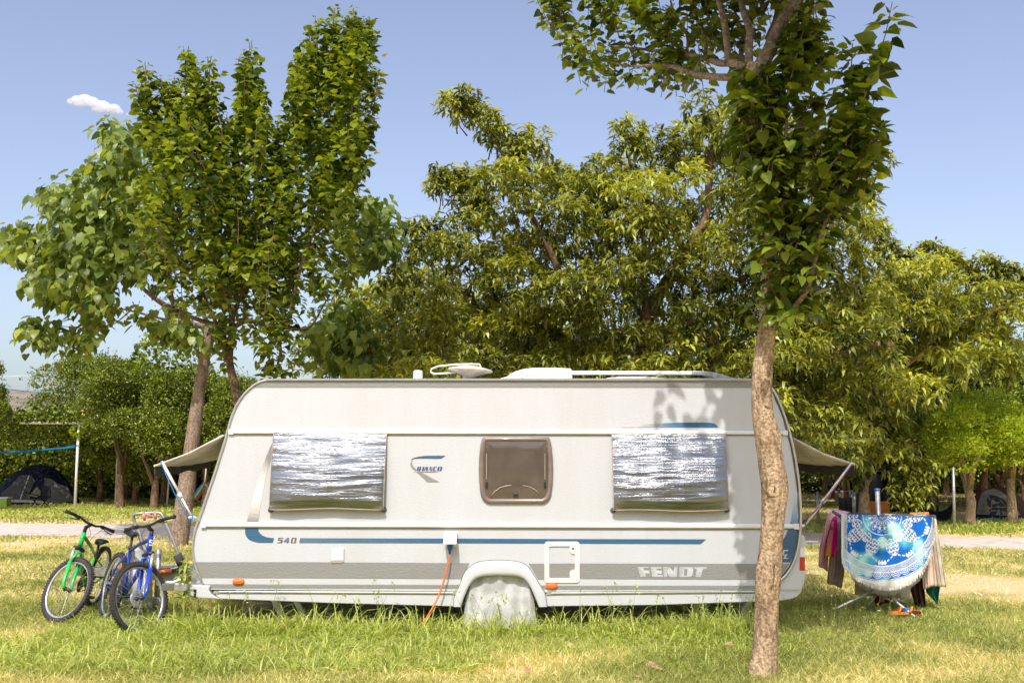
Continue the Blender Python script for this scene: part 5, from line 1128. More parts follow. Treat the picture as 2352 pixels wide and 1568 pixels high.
arms = [([t4(330, 30) + (YR,), t4(430, 60) + (YR,), t4(480, 130) + (YR,), t4(500, 200) + (YR,)], .30), ([t4(690, 110) + (YR,), t4(700, 150) + (YR,), t4(780, 190) + (YR,)], .32),
        ([t4(580, 150) + (YR,), t4(560, 180) + (YR,)], .30), ([t4(950, 190) + (YR,), t4(1050, 240) + (YR,), t4(1150, 270) + (YR,), t4(1180, 330) + (YR,)], .36), ([t4(1130, 650) + (YR,), t4(1080, 740) + (YR,), t4(1000, 640) + (YR,)], .34),
        ([t4(560, 1240) + (YR - .6,), t4(640, 1290) + (YR - .6,), t4(600, 1380) + (YR - .5,), t4(540, 1340) + (YR - .5,)], .30), ([t4(700, 1240) + (YR - .6,), t4(640, 1200) + (YR - .6,)], .30), ([t4(300, 1260) + (YR - .5,), t4(250, 1200) + (YR - .5,)], .35)]
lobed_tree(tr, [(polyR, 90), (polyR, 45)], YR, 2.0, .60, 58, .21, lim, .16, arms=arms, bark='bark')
YQ = 27.0   # a further one to the left, filling behind the mulberry and caravan roof
tr = empty('shade_tree', Vector((P(900, 1000, YQ).x, YQ, 0)), 'lower drooping-leaved tree rising over the caravan roof between the tall trees', 'tree')
pl_ = [(720, 870), (760, 800), (800, 700), (860, 650), (960, 640), (1080, 700), (1300, 760), (1600, 780), (1800, 820), (1800, 960), (760, 960)]
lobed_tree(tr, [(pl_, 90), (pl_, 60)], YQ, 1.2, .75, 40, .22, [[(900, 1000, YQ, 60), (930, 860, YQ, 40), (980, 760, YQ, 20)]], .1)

# ---- citrus orchard
def citrus_mesh(name, seed, n_, rx, rz, tone0=0.0, leaf=.095, nl=20):
    g = np.random.default_rng(seed)
    lc = g.uniform(-1, 1, (nl, 3)) * [rx * .72, rx * .72, rz * .62]; lr = g.uniform(.30, .80, nl)
    idx = g.integers(0, nl, n_); d = g.normal(size=(n_, 3)); d[:, 2] = np.where(g.random(n_) < .6, np.abs(d[:, 2]), d[:, 2]); d /= np.linalg.norm(d, axis=1, keepdims=True)
    p = lc[idx] + d * (lr[idx] * np.where(g.random(n_) < .78, g.uniform(.85, 1.15, n_), np.where(g.random(n_) < .3, g.uniform(1.1, 1.55, n_), g.uniform(.2, .9, n_))))[:, None]
    k = 4; pp = np.repeat(p, k, 0) + g.normal(0, .045, (n_ * k, 3)); dd = np.repeat(d, k, 0)
    ax_ = dd * .6 + g.normal(0, .6, (n_ * k, 3)) + [0, 0, .1]
    return leaf_mesh(name, OVAL, pp, ax_, dd * .6 + [0, 0, .7] + g.normal(0, .45, (n_ * k, 3)), leaf * g.uniform(.6, 1.25, n_ * k), np.clip(g.random(n_ * k) * .9 + tone0, 0, 1))
CM = [citrus_mesh('crown', 11 + i, 8500, 1.9, 1.45) for i in range(3)]
for me in CM: me.materials.append(M['citrus'])
CY = citrus_mesh('crown', 37, 6000, 1.9, 1.25, .05, .10, 13); CY.materials.append(M['citrus_y'])
def ctrunk(seed, h, forked=True, r_=.12):
    g = random.Random(seed); m_ = MB()
    m_.tube([(0, 0, -.05), (.02, 0, .15), (g.uniform(-.06, .06), 0, .6), (g.uniform(-.1, .1), 0, h)], [r_ * 1.5, r_ * 1.1, r_ * .95, r_ * .8], 12)
    for s in (-1, 1, .3):
        m_.tube([(0, 0, h * .8), (s * .25, g.uniform(-.2, .2), h + .45), (s * .6, g.uniform(-.4, .4), h + 1.3)], [r_ * .7, r_ * .5, r_ * .2], 8)
    me = bpy.data.meshes.new('trunk'); me.from_pydata([tuple(v) for v in m_.v], [], m_.f); me.polygons.foreach_set('use_smooth', m_.sm); me.materials.append(M['bark_dark']); return me
TM = [ctrunk(i, .95 + .1 * i) for i in range(3)]
TP = [m_.copy() for m_ in TM]
for m_ in TP: m_.materials[0] = M['bark']
def citrus(x, y, label, i=0, zc_=3.0, s=1.0, ym=False, group='citrus trees of the orchard rows', fruit=0, sz=1.0):
    t = empty('citrus_tree', (x, y, 0), label, 'tree', group)
    c = bpy.data.objects.new('crown', CY if ym else CM[i % 3]); COL.objects.link(c); c.parent = t; c.location = (0, 0, zc_); c.scale = (s, s, s * sz); c.rotation_euler = (0, 0, i * 1.7)
    k = bpy.data.objects.new('trunk', (TP if ym else TM)[i % 3]); COL.objects.link(k); k.parent = t; k.rotation_euler = (0, 0, i * 2.1)
    for j in range(fruit):
        f_ = MB(); a = rng.uniform(3.6, 5.8); rr = 1.7 * s; f_.lathe([(0, -.045), (.032, -.032), (.045, 0), (.032, .032), (0, .045)], (x + rr * math.cos(a), y + rr * math.sin(a), zc_ + rng.uniform(-.6, .6)), (0, 0, 1), 10); f_.build('orange_fruit', M['orange'], t)
    return t
near = [(-80, 31.0, 'citrus tree cut by the left edge of the picture', 0, 3.6, .85, 0), (240, 38.0, 'citrus tree with a few oranges above the vine pergola', 1, 3.9, 1.15, 5), (288, 33.6, 'citrus tree with dark straight trunk right of the white pergola post', 2, 3.35, .85, 2),
        (362, 32.8, 'citrus tree with a forked knobbly trunk left of the leaning trunk', 0, 3.3, 1.0, 0), (480, 33.6, 'citrus tree seen just behind the leaning trunk', 1, 3.1, 1.0, 0), (590, 34.2, 'citrus tree half hidden by the caravan nose', 2, 2.9, .95, 0)]
for u, Y, lb, i, zc_, s, fr in near: citrus((u - 1176) / FPX * Y * 1.0, Y, lb, i, zc_, s, fruit=fr)
rows = [(36.2, 2.5), (39.4, 2.5), (42.6, 2.5), (46.5, 2.6)]
for ri, (Y, zc_) in enumerate(rows):
    x = -24.5 + ri * 1.3; n_ = 0
    while x < -8.0:
        if x / Y < -.425: x += 2.7; continue
        citrus(x, Y + rng.normal(0, .3), 'citrus tree of the dim back rows left of the caravan', n_ + ri, zc_ + rng.uniform(-.2, .3), 1.05, group='back row citrus trees on the left'); x += 2.7; n_ += 1
for u, Y, lb, i, zc_, s, ym in [(2215, 25.5, 'bright yellow-green citrus tree beside the white post on the right', 1, 2.25, .85, 1), (2310, 26.3, 'yellow-green citrus tree with a forked trunk in front of the dome tent', 2, 2.3, .85, 1), (2385, 26.0, 'yellow-green citrus tree cut by the right edge of the picture', 0, 2.3, .85, 1),
                            (2130, 30.0, 'dark citrus tree standing behind the black hammock', 0, 3.2, .9, 0), (2250, 31.0, 'dark citrus tree rising over the yellow-green ones', 2, 3.8, 1.05, 0), (2340, 30.0, 'dark citrus tree rising over the dome tent', 1, 3.6, 1.05, 0), (2440, 30.5, 'dark citrus tree over the right picture edge', 0, 3.6, 1.05, 0)]:
    citrus((u - 1176) / FPX * Y, Y, lb, i, zc_, s, bool(ym), sz=.9 if ym else 1)
for ri, (Y, zc_) in enumerate([(33.4, 2.9), (36.4, 2.6), (39.4, 2.5), (44, 2.5)]):
    x = 8.3 + ri * .9; n_ = 0
    while x < 24:
        citrus(x, Y + rng.normal(0, .3), 'citrus tree of the dim back rows right of the caravan', n_ + ri, zc_ + rng.uniform(-.2, .3), 1.08, group='back row citrus trees on the right'); x += 2.7; n_ += 1
# hedge closing the orchard
for sx, x0, x1 in ((-1, -30, -8), (1, 8, 30)):
    n_ = 60000; p = np.c_[rng.uniform(x0, x1, n_), (42 if sx < 0 else 47) + rng.normal(0, .5, n_), rng.uniform(0, 2.5 if sx < 0 else 3.6, n_)]; d = rnd_unit(n_)
    h_ = empty('hedge', ((x0 + x1) / 2, 42 if sx < 0 else 47, 0), 'dark hedge closing the orchard on the ' + ('left' if sx < 0 else 'right'), 'hedge')
    link('foliage', leaf_mesh('foliage', OVAL, p, d, rnd_unit(n_), .22), M['citrus'], h_)
# young mulberry-like tree above the citrus row
tr = empty('mulberry_tree', (P(385, 1000, 36).x, 36, 0), 'small round mulberry showing above the citrus row left of the leaning trunk', 'tree')
mb = MB(); limb(mb, [(375, 1160, 36, 16), (385, 1000, 36, 12), (390, 850, 36, 8)], 9); mb.build('trunk', M['bark_dark'], tr)
pl_ = [(285, 860), (300, 820), (320, 770), (370, 745), (430, 760), (470, 820), (520, 870), (510, 960), (300, 960)]
q_ = sample_poly(pl_, 1700); c3 = PA(q_, 36 + rng.normal(0, .9, len(q_))); n__ = len(c3); ang = rng.uniform(0, 6.28, n__); o = np.c_[np.cos(ang), np.sin(ang), 0 * ang]
link('crown', leaf_mesh('crown', HEART, c3, o + np.c_[0 * ang, 0 * ang, -rng.uniform(.1, 1, n__)], np.c_[o[:, 0] * .6, o[:, 1] * .6, 1 + 0 * ang] + rng.normal(0, .3, (n__, 3)), .19 * rng.uniform(.7, 1.2, n__)), M['mulberry'], tr)
# ================================================================= LAUNDRY AIRER
YA = 11.3
ar = empty('laundry_airer', Vector((P(2021, 1400, YA + .1).x, YA + .1, 0)), 'standing laundry airer with a grey centre post and blue cap, hung with clothes', 'laundry airer')
def A_(x, y, d=0.0): u, v = zt(x, y); return P(u, v, YA + d)
mb = MB(); c_ = A_(855, 600, .12); ptop = P(2021.5, 1124, YA + .12)
mb.tube([(c_.x, c_.y, .12), (c_.x, c_.y, ptop.z)], .026, 16); mb.build('post', M['steel'], ar)
mb = MB(); mb.lathe([(.026, -.01), (.031, -.008), (.031, .012), (.0, .016)], (c_.x, c_.y, ptop.z), (0, 0, 1), 16); mb.build('cap', mat('blue_cap', (.05, .15, .42), .4), ar)
for (a, b_, nm) in ((A_(620, 1182, -.05), A_(300, 1335, -.28), 'leg'), (A_(1020, 1215, 0), A_(1310, 1450, -.38), 'leg'), (A_(700, 1335, .2), A_(470, 1285, .55), 'leg'), (A_(900, 1200, .2), A_(1150, 1250, .6), 'leg')):
    mb = MB(); a = Vector(a); b_ = Vector(b_); b_.z = max(b_.z, .02); mb.tube([Vector((c_.x, c_.y, .30)).lerp(a, .4), a, b_], .016, 10); mb.build(nm, M['steel'], ar)
mb = MB(); p = A_(1190, 1358, -.24); mb.box(p, (.05, .05, .06)); mb.build('foot_clip', mat('blue_clip', (.03, .18, .6), .4), ar, bevel=.008)
zr_ = A_(900, 158, 0).z
mb = MB(); M['airer_arm'] = mat('airer_arm', (.10, .13, .20), .4, .3)
for (a, b_) in ((A_(268, 112, -.25), A_(420, 215, .0)), (A_(1550, 182, -.25), A_(1500, 170, .4)), (A_(470, 138, .45), A_(855, 165, .12))):
    mb.bar(a, b_, .022, .03)
mb.build('arm', M['airer_arm'], ar)
for d, y0_, y1_ in ((-.20, 165, 182), (-.02, 152, 170), (.2, 142, 165), (.38, 136, 158)):
    mb = MB(); mb.tube([A_(330 if d < 0 else 430, y0_, d), A_(1552, y1_, d)], .0035, 6); mb.build('line', M['airer_arm'], ar)
def interp(L, t):
    ys = [q_[1] for q_ in L]; T_ = [(y - ys[0]) / (ys[-1] - ys[0]) for y in ys]
    return float(np.interp(t, T_, [q_[0] for q_ in L])), ys[0] + (ys[-1] - ys[0]) * t
def drape(name, label, cat, L, Rr, d, mt, folds=5, amp=.02, hem=6, nu=30, nv=26, group='laundry on the airer', f=zt, Y0=YA, colfn=None, thick=.004, seed=0.):
    def fn(a, b_):
        lx, ly = interp(L, b_); rx, ry = interp(Rr, b_)
        x = lx + (rx - lx) * a; y = ly + (ry - ly) * a + hem * math.sin(a * 9 + seed) * b_
        u, v = f(x, y)
        off = amp * (math.sin(a * folds * math.pi + seed + .8 * b_) + .45 * math.sin(a * folds * 2.3 * math.pi + 2 * seed + b_)) * min(1, b_ * 2.2 + .12)
        return P(u, v, Y0 + d + off + (.0 if b_ > .06 else (.06 - b_) * 1.2))
    mb = MB(); mb.grid(fn, nu, nv, colfn=colfn)
    o = mb.build(name, mt, None, col=colfn is not None, solid=thick); tag(o, label, cat, group); return o
FB = {k: fabric('cloth_' + k, c, .35) for k, c in dict(pink=(.85, .48, .52), magenta=(.62, .01, .21), brown=(.36, .27, .22), beige=(.52, .46, .36), dbrown=(.075, .04, .035), green=(.01, .13, .09), sand=(.66, .58, .46), red=(.22, .01, .015), orange=(.75, .25, .06), lblue=(.30, .50, .68), peach=(.74, .55, .44), sky=(.16, .30, .62)).items()}
drape('hoodie', 'pink hooded jacket hanging on the left end of the airer', 'jacket', [(240, 78), (190, 200), (135, 400), (100, 560), (88, 680), (84, 800)], [(478, 120), (330, 190), (262, 320), (225, 480), (210, 650), (200, 862)], .22, FB['pink'], 3, .03)
drape('pullover', 'magenta top with an orange and pink print, left of the round towel', 'top', [(262, 190), (225, 330), (180, 480), (166, 670)], [(312, 168), (320, 300), (318, 450), (310, 690)], .10, FB['magenta'], 3, .02)
m, ns, ls, b = newmat('printed_cotton'); tc = N(ns, 'ShaderNodeTexCoord'); v_ = N(ns, 'ShaderNodeTexVoronoi'); v_.inputs['Scale'].default_value = 14; ls.new(tc.outputs['Object'], v_.inputs['Vector'])
sp3 = N(ns, 'ShaderNodeSeparateColor'); ls.new(v_.outputs['Color'], sp3.inputs[0]); cr = N(ns, 'ShaderNodeValToRGB'); cr.color_ramp.interpolation = 'CONSTANT'; e = cr.color_ramp.elements; e[0].color = (.55, .16, .20, 1); e[1].position = .45; e[1].color = (.62, .24, .02, 1); x = e.new(.75); x.color = (.28, .05, .12, 1)
ls.new(sp3.outputs[0], cr.inputs[0]); ls.new(cr.outputs[0], b.inputs['Base Color']); b.inputs['Roughness'].default_value = .9
drape('printed_shirt', 'small pink and orange printed shirt between pink jacket and magenta top', 'shirt', [(255, 230), (215, 400), (175, 560), (166, 665)], [(275, 225), (262, 400), (250, 560), (240, 690)], .04, m, 2, .012)
drape('trousers', 'brown trousers hanging left behind the round towel', 'trousers', [(318, 190), (300, 400), (225, 650), (205, 850), (190, 1010)], [(372, 200), (400, 450), (420, 700), (408, 900), (372, 1075)], .14, FB['brown'], 4, .03)
drape('bath_towel', 'plain beige bath towel hanging below the round towel fringe', 'towel', [(560, 175), (545, 700), (540, 1160)], [(1235, 180), (1240, 700), (1242, 1212)], .16, FB['beige'], 6, .012)
drape('dark_shawl', 'dark brown garment hanging lowest right of the beige towel', 'garment', [(1250, 200), (1240, 800), (1236, 1080), (1300, 1290)], [(1400, 190), (1400, 700), (1418, 1100), (1440, 1335)], .25, FB['dbrown'], 5, .03)
drape('green_cloth', 'dark green pointed cloth at the right end of the airer', 'cloth', [(1450, 500), (1415, 1000), (1440, 1130), (1575, 1270)], [(1570, 500), (1610, 900), (1612, 1060), (1582, 1276)], .22, FB['green'], 3, .02)
drape('peach_cloth', 'peach coloured cotton hanging inside the right fringe of the round towel', 'cloth', [(1470, 300), (1410, 700), (1392, 900), (1405, 1085)], [(1550, 300), (1560, 700), (1598, 950), (1600, 1040)], .12, FB['peach'], 4, .02)
drape('linen_trousers', 'long sand coloured trousers, rightmost on the airer', 'trousers', [(1522, 196), (1530, 500), (1560, 800), (1600, 1060)], [(1562, 196), (1600, 450), (1650, 760), (1695, 1058)], .06, FB['sand'], 3, .018)
drape('red_cloth', 'dark red cloth glimpsed below the beige towel by the post', 'cloth', [(795, 400), (792, 1310)], [(1000, 400), (1000, 1240)], .30, FB['red'], 4, .02)
drape('orange_cloth', 'orange cloth folded over the back line at the right', 'cloth', [(1240, 128), (1215, 165), (1250, 200)], [(1470, 118), (1478, 150), (1470, 195)], .24, FB['orange'], 4, .02, nv=8)
drape('light_blue_cloth', 'light blue cloth lying before the orange one on the line', 'cloth', [(1290, 150), (1270, 180), (1280, 215)], [(1430, 152), (1450, 180), (1450, 215)], .12, FB['lblue'], 4, .015, nv=8)
drape('pink_sock', 'pale pink sock pair over the middle of the back line', 'socks', [(915, 140), (930, 170), (960, 200)], [(1048, 148), (1050, 178), (1045, 205)], .2, FB['peach'], 3, .015, nv=8)
drape('blue_sock', 'blue sock over the line right beside the centre post', 'socks', [(795, 152), (800, 172), (820, 200)], [(905, 150), (912, 172), (905, 200)], .2, FB['sky'], 3, .012, nv=8)
# round mandala towel
def sstep(a, b_, x): t = np.clip((x - a) / (b_ - a), 0, 1); return t * t * (3 - 2 * t)
def vnoise(x, y, seed=0):
    g = np.random.default_rng(seed); T = g.random((64, 64)); xi, yi = np.floor(x).astype(int), np.floor(y).astype(int); fx, fy = x - xi, y - yi
    fx = fx * fx * (3 - 2 * fx); fy = fy * fy * (3 - 2 * fy); a = T[xi % 64, yi % 64]; b_ = T[(xi + 1) % 64, yi % 64]; c = T[xi % 64, (yi + 1) % 64]; d = T[(xi + 1) % 64, (yi + 1) % 64]
    return (a * (1 - fx) + b_ * fx) * (1 - fy) + (c * (1 - fx) + d * fx) * fy
def mandala(X, Yy):
    dx, dy = X - 885, Yy - 165; r = np.hypot(dx, dy); th = np.arctan2(dx, dy)
    n1 = vnoise(X / 170 + 3, Yy / 170 + 5, 4); n2 = vnoise(X / 90 + 13, Yy / 90 + 2, 9)
    k = sstep(.45, .75, n1 * .7 + n2 * .3)[..., None]
    base = np.array([.0, .13, .52]) * (1 - k) + np.array([.10, .52, .66]) * k; k2 = sstep(.62, .82, n1 * .6 + n2 * .4)[..., None]; base = base * (1 - k2) + np.array([.42, .74, .72]) * k2
    w = np.zeros_like(r)
    def ring(r0, r1): return ((r > r0) & (r < r1)).astype(float)
    def per(n_, ph=0): q = (th / (2 * np.pi) * n_ + ph) % 1; return np.abs(q - .5) * 2       # 0 at cell centre, 1 at border
    def petal(n_, r0, r1, ph=0, wd=.8, line=.12):
        c = per(n_, ph); t = (r - r0) / (r1 - r0); sh = wd * np.sin(np.clip(t, 0, 1) * np.pi) ** .7 * (1 - .25 * t); ins = (c < sh) & (t > 0) & (t < 1); inn = (c < sh - line * 60 / np.maximum(r, 60) * 1.6) & (t > .1) & (t < .88); return ins, inn
    w = np.maximum(w, ring(24, 30)); a, b_ = petal(14, 32, 62); w = np.where(a & ~b_, 1, w); w = np.maximum(w, ring(68, 74)); a, b_ = petal(22, 76, 112); w = np.where(a, .9, w); w = np.where(b_ & (per(22) > .3), .25, w)
    w = np.maximum(w, ring(114, 119)); a, b_ = petal(16, 120, 215, 0, .95, .2); w = np.where(a, 1, w); w = np.where(b_, 0, w); a, b_ = petal(16, 135, 185, 0, .5, .2); w = np.where(a, 1, w)
    def dots(n_, rr, rad, ph=0):
        q = ((th / (2 * np.pi) * n_ + ph) % 1 - .5) * 2 * np.pi * rr / n_; return (q ** 2 + (r - rr) ** 2 < rad ** 2)
    w = np.where(dots(84, 243, 7), 1, w)
    for n_, r0, r1, ph in ((10, 265, 400, .5), (10, 300, 530, 0.0)):
        a, b_ = petal(n_, r0, r1, ph, .72, .16); w = np.where(a, 1, w); w = np.where(b_, 0, w)
        cell = (np.sin(X / 7.5) * np.sin(Yy / 7.5) > .15) | (np.sin(r / 8) > .72); w = np.where(b_ & cell, .9, w)
    zz = 560 + 55 * (per(10) * 2 - 1); w = np.where((np.abs(r - zz) < 9) & (per(70) < .6), 1, w)
    for ph, wd in ((.0, .10), (.035, .10), (-.035, .10)):
        c = np.abs(((th / (2 * np.pi) * 10 + .5 + ph * 10 * .28) % 1) - .5); t = (r - 555) / 70; w = np.where((t > 0) & (t < 1) & (c < .045 * np.sin(np.clip(t, 0, 1) * np.pi)), 1, w)
    w = np.maximum(w, ring(630, 642)); w = np.maximum(w, ring(712, 722))
    q = (th / (2 * np.pi) * 36) % 1; sg = np.where(((th / (2 * np.pi) * 36) // 1) % 2 > 0, 1, -1); hatch = (np.sin((q * 60 * sg + (r - 640) * .9) * .42) > .1); w = np.where((r >= 642) & (r <= 712) & hatch, 1, w)
    q = ((th / (2 * np.pi) * 40) % 1 - .5) * 2 * np.pi * 730 / 40; rr = np.hypot(q, (r - 722) * .85); w = np.where((r > 722) & (r < 835) & (np.sin(rr * .33 + .6) > .15) & (rr < 62), 1, w); w = np.maximum(w, ring(806, 815))
    w = np.where(r > 822, 1, w); cream = np.array([.78, .76, .68]); out = base * (1 - w[..., None]) + cream * w[..., None]
    return out
NX, NY = 230, 190
topx = [372, 450, 900, 1545]; topy = [138, 150, 160, 182]
botx = [372, 400, 480, 560, 700, 860, 960, 1100, 1250, 1380, 1440, 1500, 1540]; boty = [690, 760, 850, 925, 1000, 1045, 1052, 1030, 965, 850, 740, 600, 430]
mb = MB(); XX = np.linspace(372, 1540, NX + 1); GX = []; GY = []
def towel_pt(x, y, b_, back=0):
    u, v = zt(x, y); k = min(1, b_ * 2)
    off = -.20 + .010 * math.sin((x - 372) / 60) * k + .007 * math.sin(x / 23 + y / 200) * k - .05 * math.exp(-((x - 372) / 60) ** 2) * k - .03 * math.exp(-((x - 1430) / 26) ** 2) * k + .06 * math.exp(-((x - 1540) / 50) ** 2)
    return P(u, v, YA + off + back + (0 if b_ > .02 else .01))
vs = []; 
for i in range(NX + 1):
    x = XX[i]; t_, b_ = np.interp(x, topx, topy), np.interp(x, botx, boty)
    for j in range(NY + 1):
        s = j / NY; y = t_ + (b_ - t_) * s; vs.append(towel_pt(x, y, s)); GX.append(x); GY.append(y)
cols = mandala(np.array(GX), np.array(GY)); GXa = np.array(GX); edge = np.clip((430 - GXa) / 30, 0, 1)[:, None]; cols = cols * (1 - edge) + np.array([.62, .72, .74]) * edge
mb.add(vs, [(i * (NY + 1) + j, (i + 1) * (NY + 1) + j, (i + 1) * (NY + 1) + j + 1, i * (NY + 1) + j + 1) for i in range(NX) for j in range(NY)], 0, True, [tuple(c) for c in cols])
tw = mb.build('round_towel', vcolmat('towel_print', .9, .2, 150), None, col=True, solid=.006); tag(tw, 'round blue and turquoise towel with white mandala print and cream fringe', 'towel', 'laundry on the airer')
mb = MB()
def fringe(mb, xs_, yfn, L_, back, w_=.006):
    for x in xs_:
        y = yfn(x); p = Vector(towel_pt(x, y, 1, back)); q_ = p + Vector((random.uniform(-.014, .014) , random.uniform(-.012, .006), -L_ * random.uniform(.75, 1.15))); sd_ = Vector((w_ / 2, 0, 0)); mb.add([p - sd_, p + sd_, q_ + sd_ * .8, q_ - sd_ * .8], [(0, 1, 2, 3)])
bf = lambda x: float(np.interp(x, botx, boty))
fringe(mb, np.linspace(380, 1500, 330), bf, .048, -.004); mb.build('fringe', M['cover'] if 0 else fabric('cream_fringe', (.70, .67, .58)), tw, solid=.003)
mb = MB()                                            # the back half showing lower
bb_ = lambda x: float(np.interp(x, [480, 600, 700, 800, 900, 1000, 1100, 1200, 1300, 1390], [880, 1000, 1060, 1095, 1105, 1100, 1085, 1040, 970, 870]))
mb.grid(lambda a, b_: towel_pt(480 + 910 * a, 175 + (bb_(480 + 910 * a) - 175) * b_, b_, .24), 60, 10); bk = mb.build('towel_back', fabric('towel_wrong_side', (.60, .58, .52)), tw, solid=.004)
mb = MB(); fringe(mb, np.linspace(490, 1385, 260), bb_, .05, .235); mb.build('fringe', bpy.data.materials['cream_fringe'], tw, solid=.003)
mb = MB()                                            # side fringe on the left selvedge
for j in range(60):
    s = .02 + .93 * j / 60; y = 138 + (690 - 138) * s; p = Vector(towel_pt(425, y, s)) + Vector((0, -.03, 0)); q_ = p + Vector((random.uniform(-.03, .01), -.01, -.035)); mb.add([p, p + Vector((0, 0, .006)), q_ + Vector((0, 0, .006)), q_], [(0, 1, 2, 3)])
for j in range(60):
    y = 200 + (560) * j / 60; x = np.interp(y, [200, 430, 600, 760], [1535, 1532, 1500, 1440]); p = Vector(towel_pt(x, y, .6)) + Vector((-.02, -.01, 0)); q_ = p + Vector((random.uniform(.0, .04), -.01, -.035)); mb.add([p, p + Vector((0, 0, .006)), q_ + Vector((0, 0, .006)), q_], [(0, 1, 2, 3)])
mb.build('fringe', bpy.data.materials['cream_fringe'], tw, solid=.003)
# sandals under the airer
for k, (x, y) in enumerate(((1100, 1462), (1240, 1458))):
    g_ = G(*zt(x, y)); so_ = empty('sandal', g_, 'red-orange sandal in the grass under the airer, ' + ('nearer the caravan' if k == 0 else 'nearer the blue foot clip'), 'sandal', 'sandals under the airer')
    mb = MB(); L_ = [(g_.x + .12 * math.cos(a) , g_.y + .05 * math.sin(a), .05) for a in np.linspace(0, 2 * math.pi, 16)[:-1]]; mb.prism(L_, (0, 0, .025)); mb.build('sole', FB['red'] if k else FB['orange'], so_)
    mb = MB(); mb.tube([(g_.x - .02, g_.y - .05, .07), (g_.x + .03, g_.y, .12), (g_.x - .02, g_.y + .05, .07)], .012, 6); mb.build('strap', FB['orange'], so_)

# ================================================================= CAMP BEYOND THE ROAD
def post(label, f, x0, y0, x1, y1, r_=.03, mt='alu_w', Y=None, name='post', group=None):
    a, b_ = f(x0, y0), f(x1, y1); g_ = G(*b_); Y_ = Y or g_.y; top = P(*a, Y_); bx = P(*b_, Y_).x
    m_ = MB(); m_.tube([(bx, Y_, 0), ((bx + top.x) / 2, Y_, top.z / 2), (top.x, Y_, top.z)], r_, 10); o = m_.build(name, M[mt]); tag(o, label, 'post', group); return Vector((bx, Y_, 0)), top
def dome(name, label, f, pts, Y, D, mt, patches, cat='tent', base=None):
    b_ = [P(*f(*q_), Y) for q_ in pts]; b_[0].z = b_[-1].z = -.02; c = Vector(((b_[0].x + b_[-1].x) / 2, Y, 0))
    root = empty(name, c, label, cat); q_ = sm([tuple(p) for p in b_], 5); n_ = len(q_); mb = MB()
    def surf(t, s, e=0):
        i = t * (n_ - 1); i0 = min(int(i), n_ - 2); p = Vector(q_[i0]).lerp(Vector(q_[i0 + 1]), i - i0); d_ = p - c
        return Vector((c.x + d_.x * s * (1 + e), Y - D * (math.sqrt(max(0, 1 - s ** 2.2)) + e) * (.55 + .45 * min(1, 1)), max(0, d_.z * s)))
    mb.grid(lambda a, b2: surf(a, b2), 40, 12); mb.grid(lambda a, b2: surf(a, b2) * 1 + Vector((0, 2 * (Y - surf(a, b2).y), 0)), 40, 12); mb.build('canopy', mt, root)
    ang = [math.atan2(Vector(p).z, Vector(p).x - c.x) for p in q_]
    def at(x, y, e=.02):
        p = P(*f(x, y), Y); 
        for _ in range(3):
            a = math.atan2(max(0, p.z), p.x - c.x); t = float(np.interp(-a, [-k for k in ang], np.linspace(0, 1, n_))); o_ = surf(t, 1); R_ = max(.01, math.hypot(o_.x - c.x, o_.z)); s = min(.98, math.hypot(p.x - c.x, p.z) / R_); y_ = surf(t, s).y
            p = P(*f(x, y), y_)
        return p + Vector((0, -e, 0))
    for nm, poly, m2 in patches:
        pl = []
        for k in range(len(poly)):
            a, b2 = poly[k], poly[(k + 1) % len(poly)]
            for j in range(4): pl.append((a[0] + (b2[0] - a[0]) * j / 4, a[1] + (b2[1] - a[1]) * j / 4))
        cx_, cy_ = sum(p[0] for p in pl) / len(pl), sum(p[1] for p in pl) / len(pl); mb = MB(); K = len(pl); vs = [at(cx_, cy_)]
        for s in (.35, .7, 1): vs += [at(cx_ + (p[0] - cx_) * s, cy_ + (p[1] - cy_) * s) for p in pl]
        mb.add(vs, [(0, 1 + i, 1 + (i + 1) % K) for i in range(K)] + [(1 + r_ * K + i, 1 + (r_ + 1) * K + i, 1 + (r_ + 1) * K + (i + 1) % K, 1 + r_ * K + (i + 1) % K) for r_ in range(2) for i in range(K)], 0, True); mb.build(nm, m2, root)
    return root
T_ = {k: fabric('tent_' + k, c, .15, .7) for k, c in dict(dgrey=(.05, .053, .06), grey=(.10, .10, .105), navy=(.008, .011, .028), light=(.34, .33, .32), beige=(.25, .22, .195), blue=(.010, .022, .11), brown=(.09, .04, .028), mesh=(.05, .045, .05), black=(.008, .008, .011), olive=(.17, .16, .10)).items()}
dome('dome_tent', 'dark grey dome tent with pale piping under the vine pergola at the left edge', zq, [(-420, 1330), (-330, 1180), (-150, 1080), (0, 960), (220, 720), (500, 560), (780, 525), (1050, 570), (1250, 720), (1380, 900), (1500, 1110), (1600, 1330)], 36.7, .9, T_['navy'],
     [('front_panel', [(60, 1240), (20, 1090), (250, 900), (390, 735), (620, 730), (700, 850), (560, 1140), (640, 1200), (900, 1240)], T_['dgrey']), ('front_panel', [(880, 780), (1010, 800), (1150, 900), (1330, 950), (1480, 1240), (1000, 1290), (900, 1240)], T_['grey']),
      ('door_gap', [(540, 1170), (740, 950), (810, 1040), (800, 1130), (700, 1180)], T_['olive']), ('piping', [(570, 730), (592, 735), (412, 1215), (390, 1210)], T_['light']), ('piping', [(100, 1212), (500, 1218), (930, 1240), (950, 1300), (500, 1262), (110, 1262)], T_['light'])])
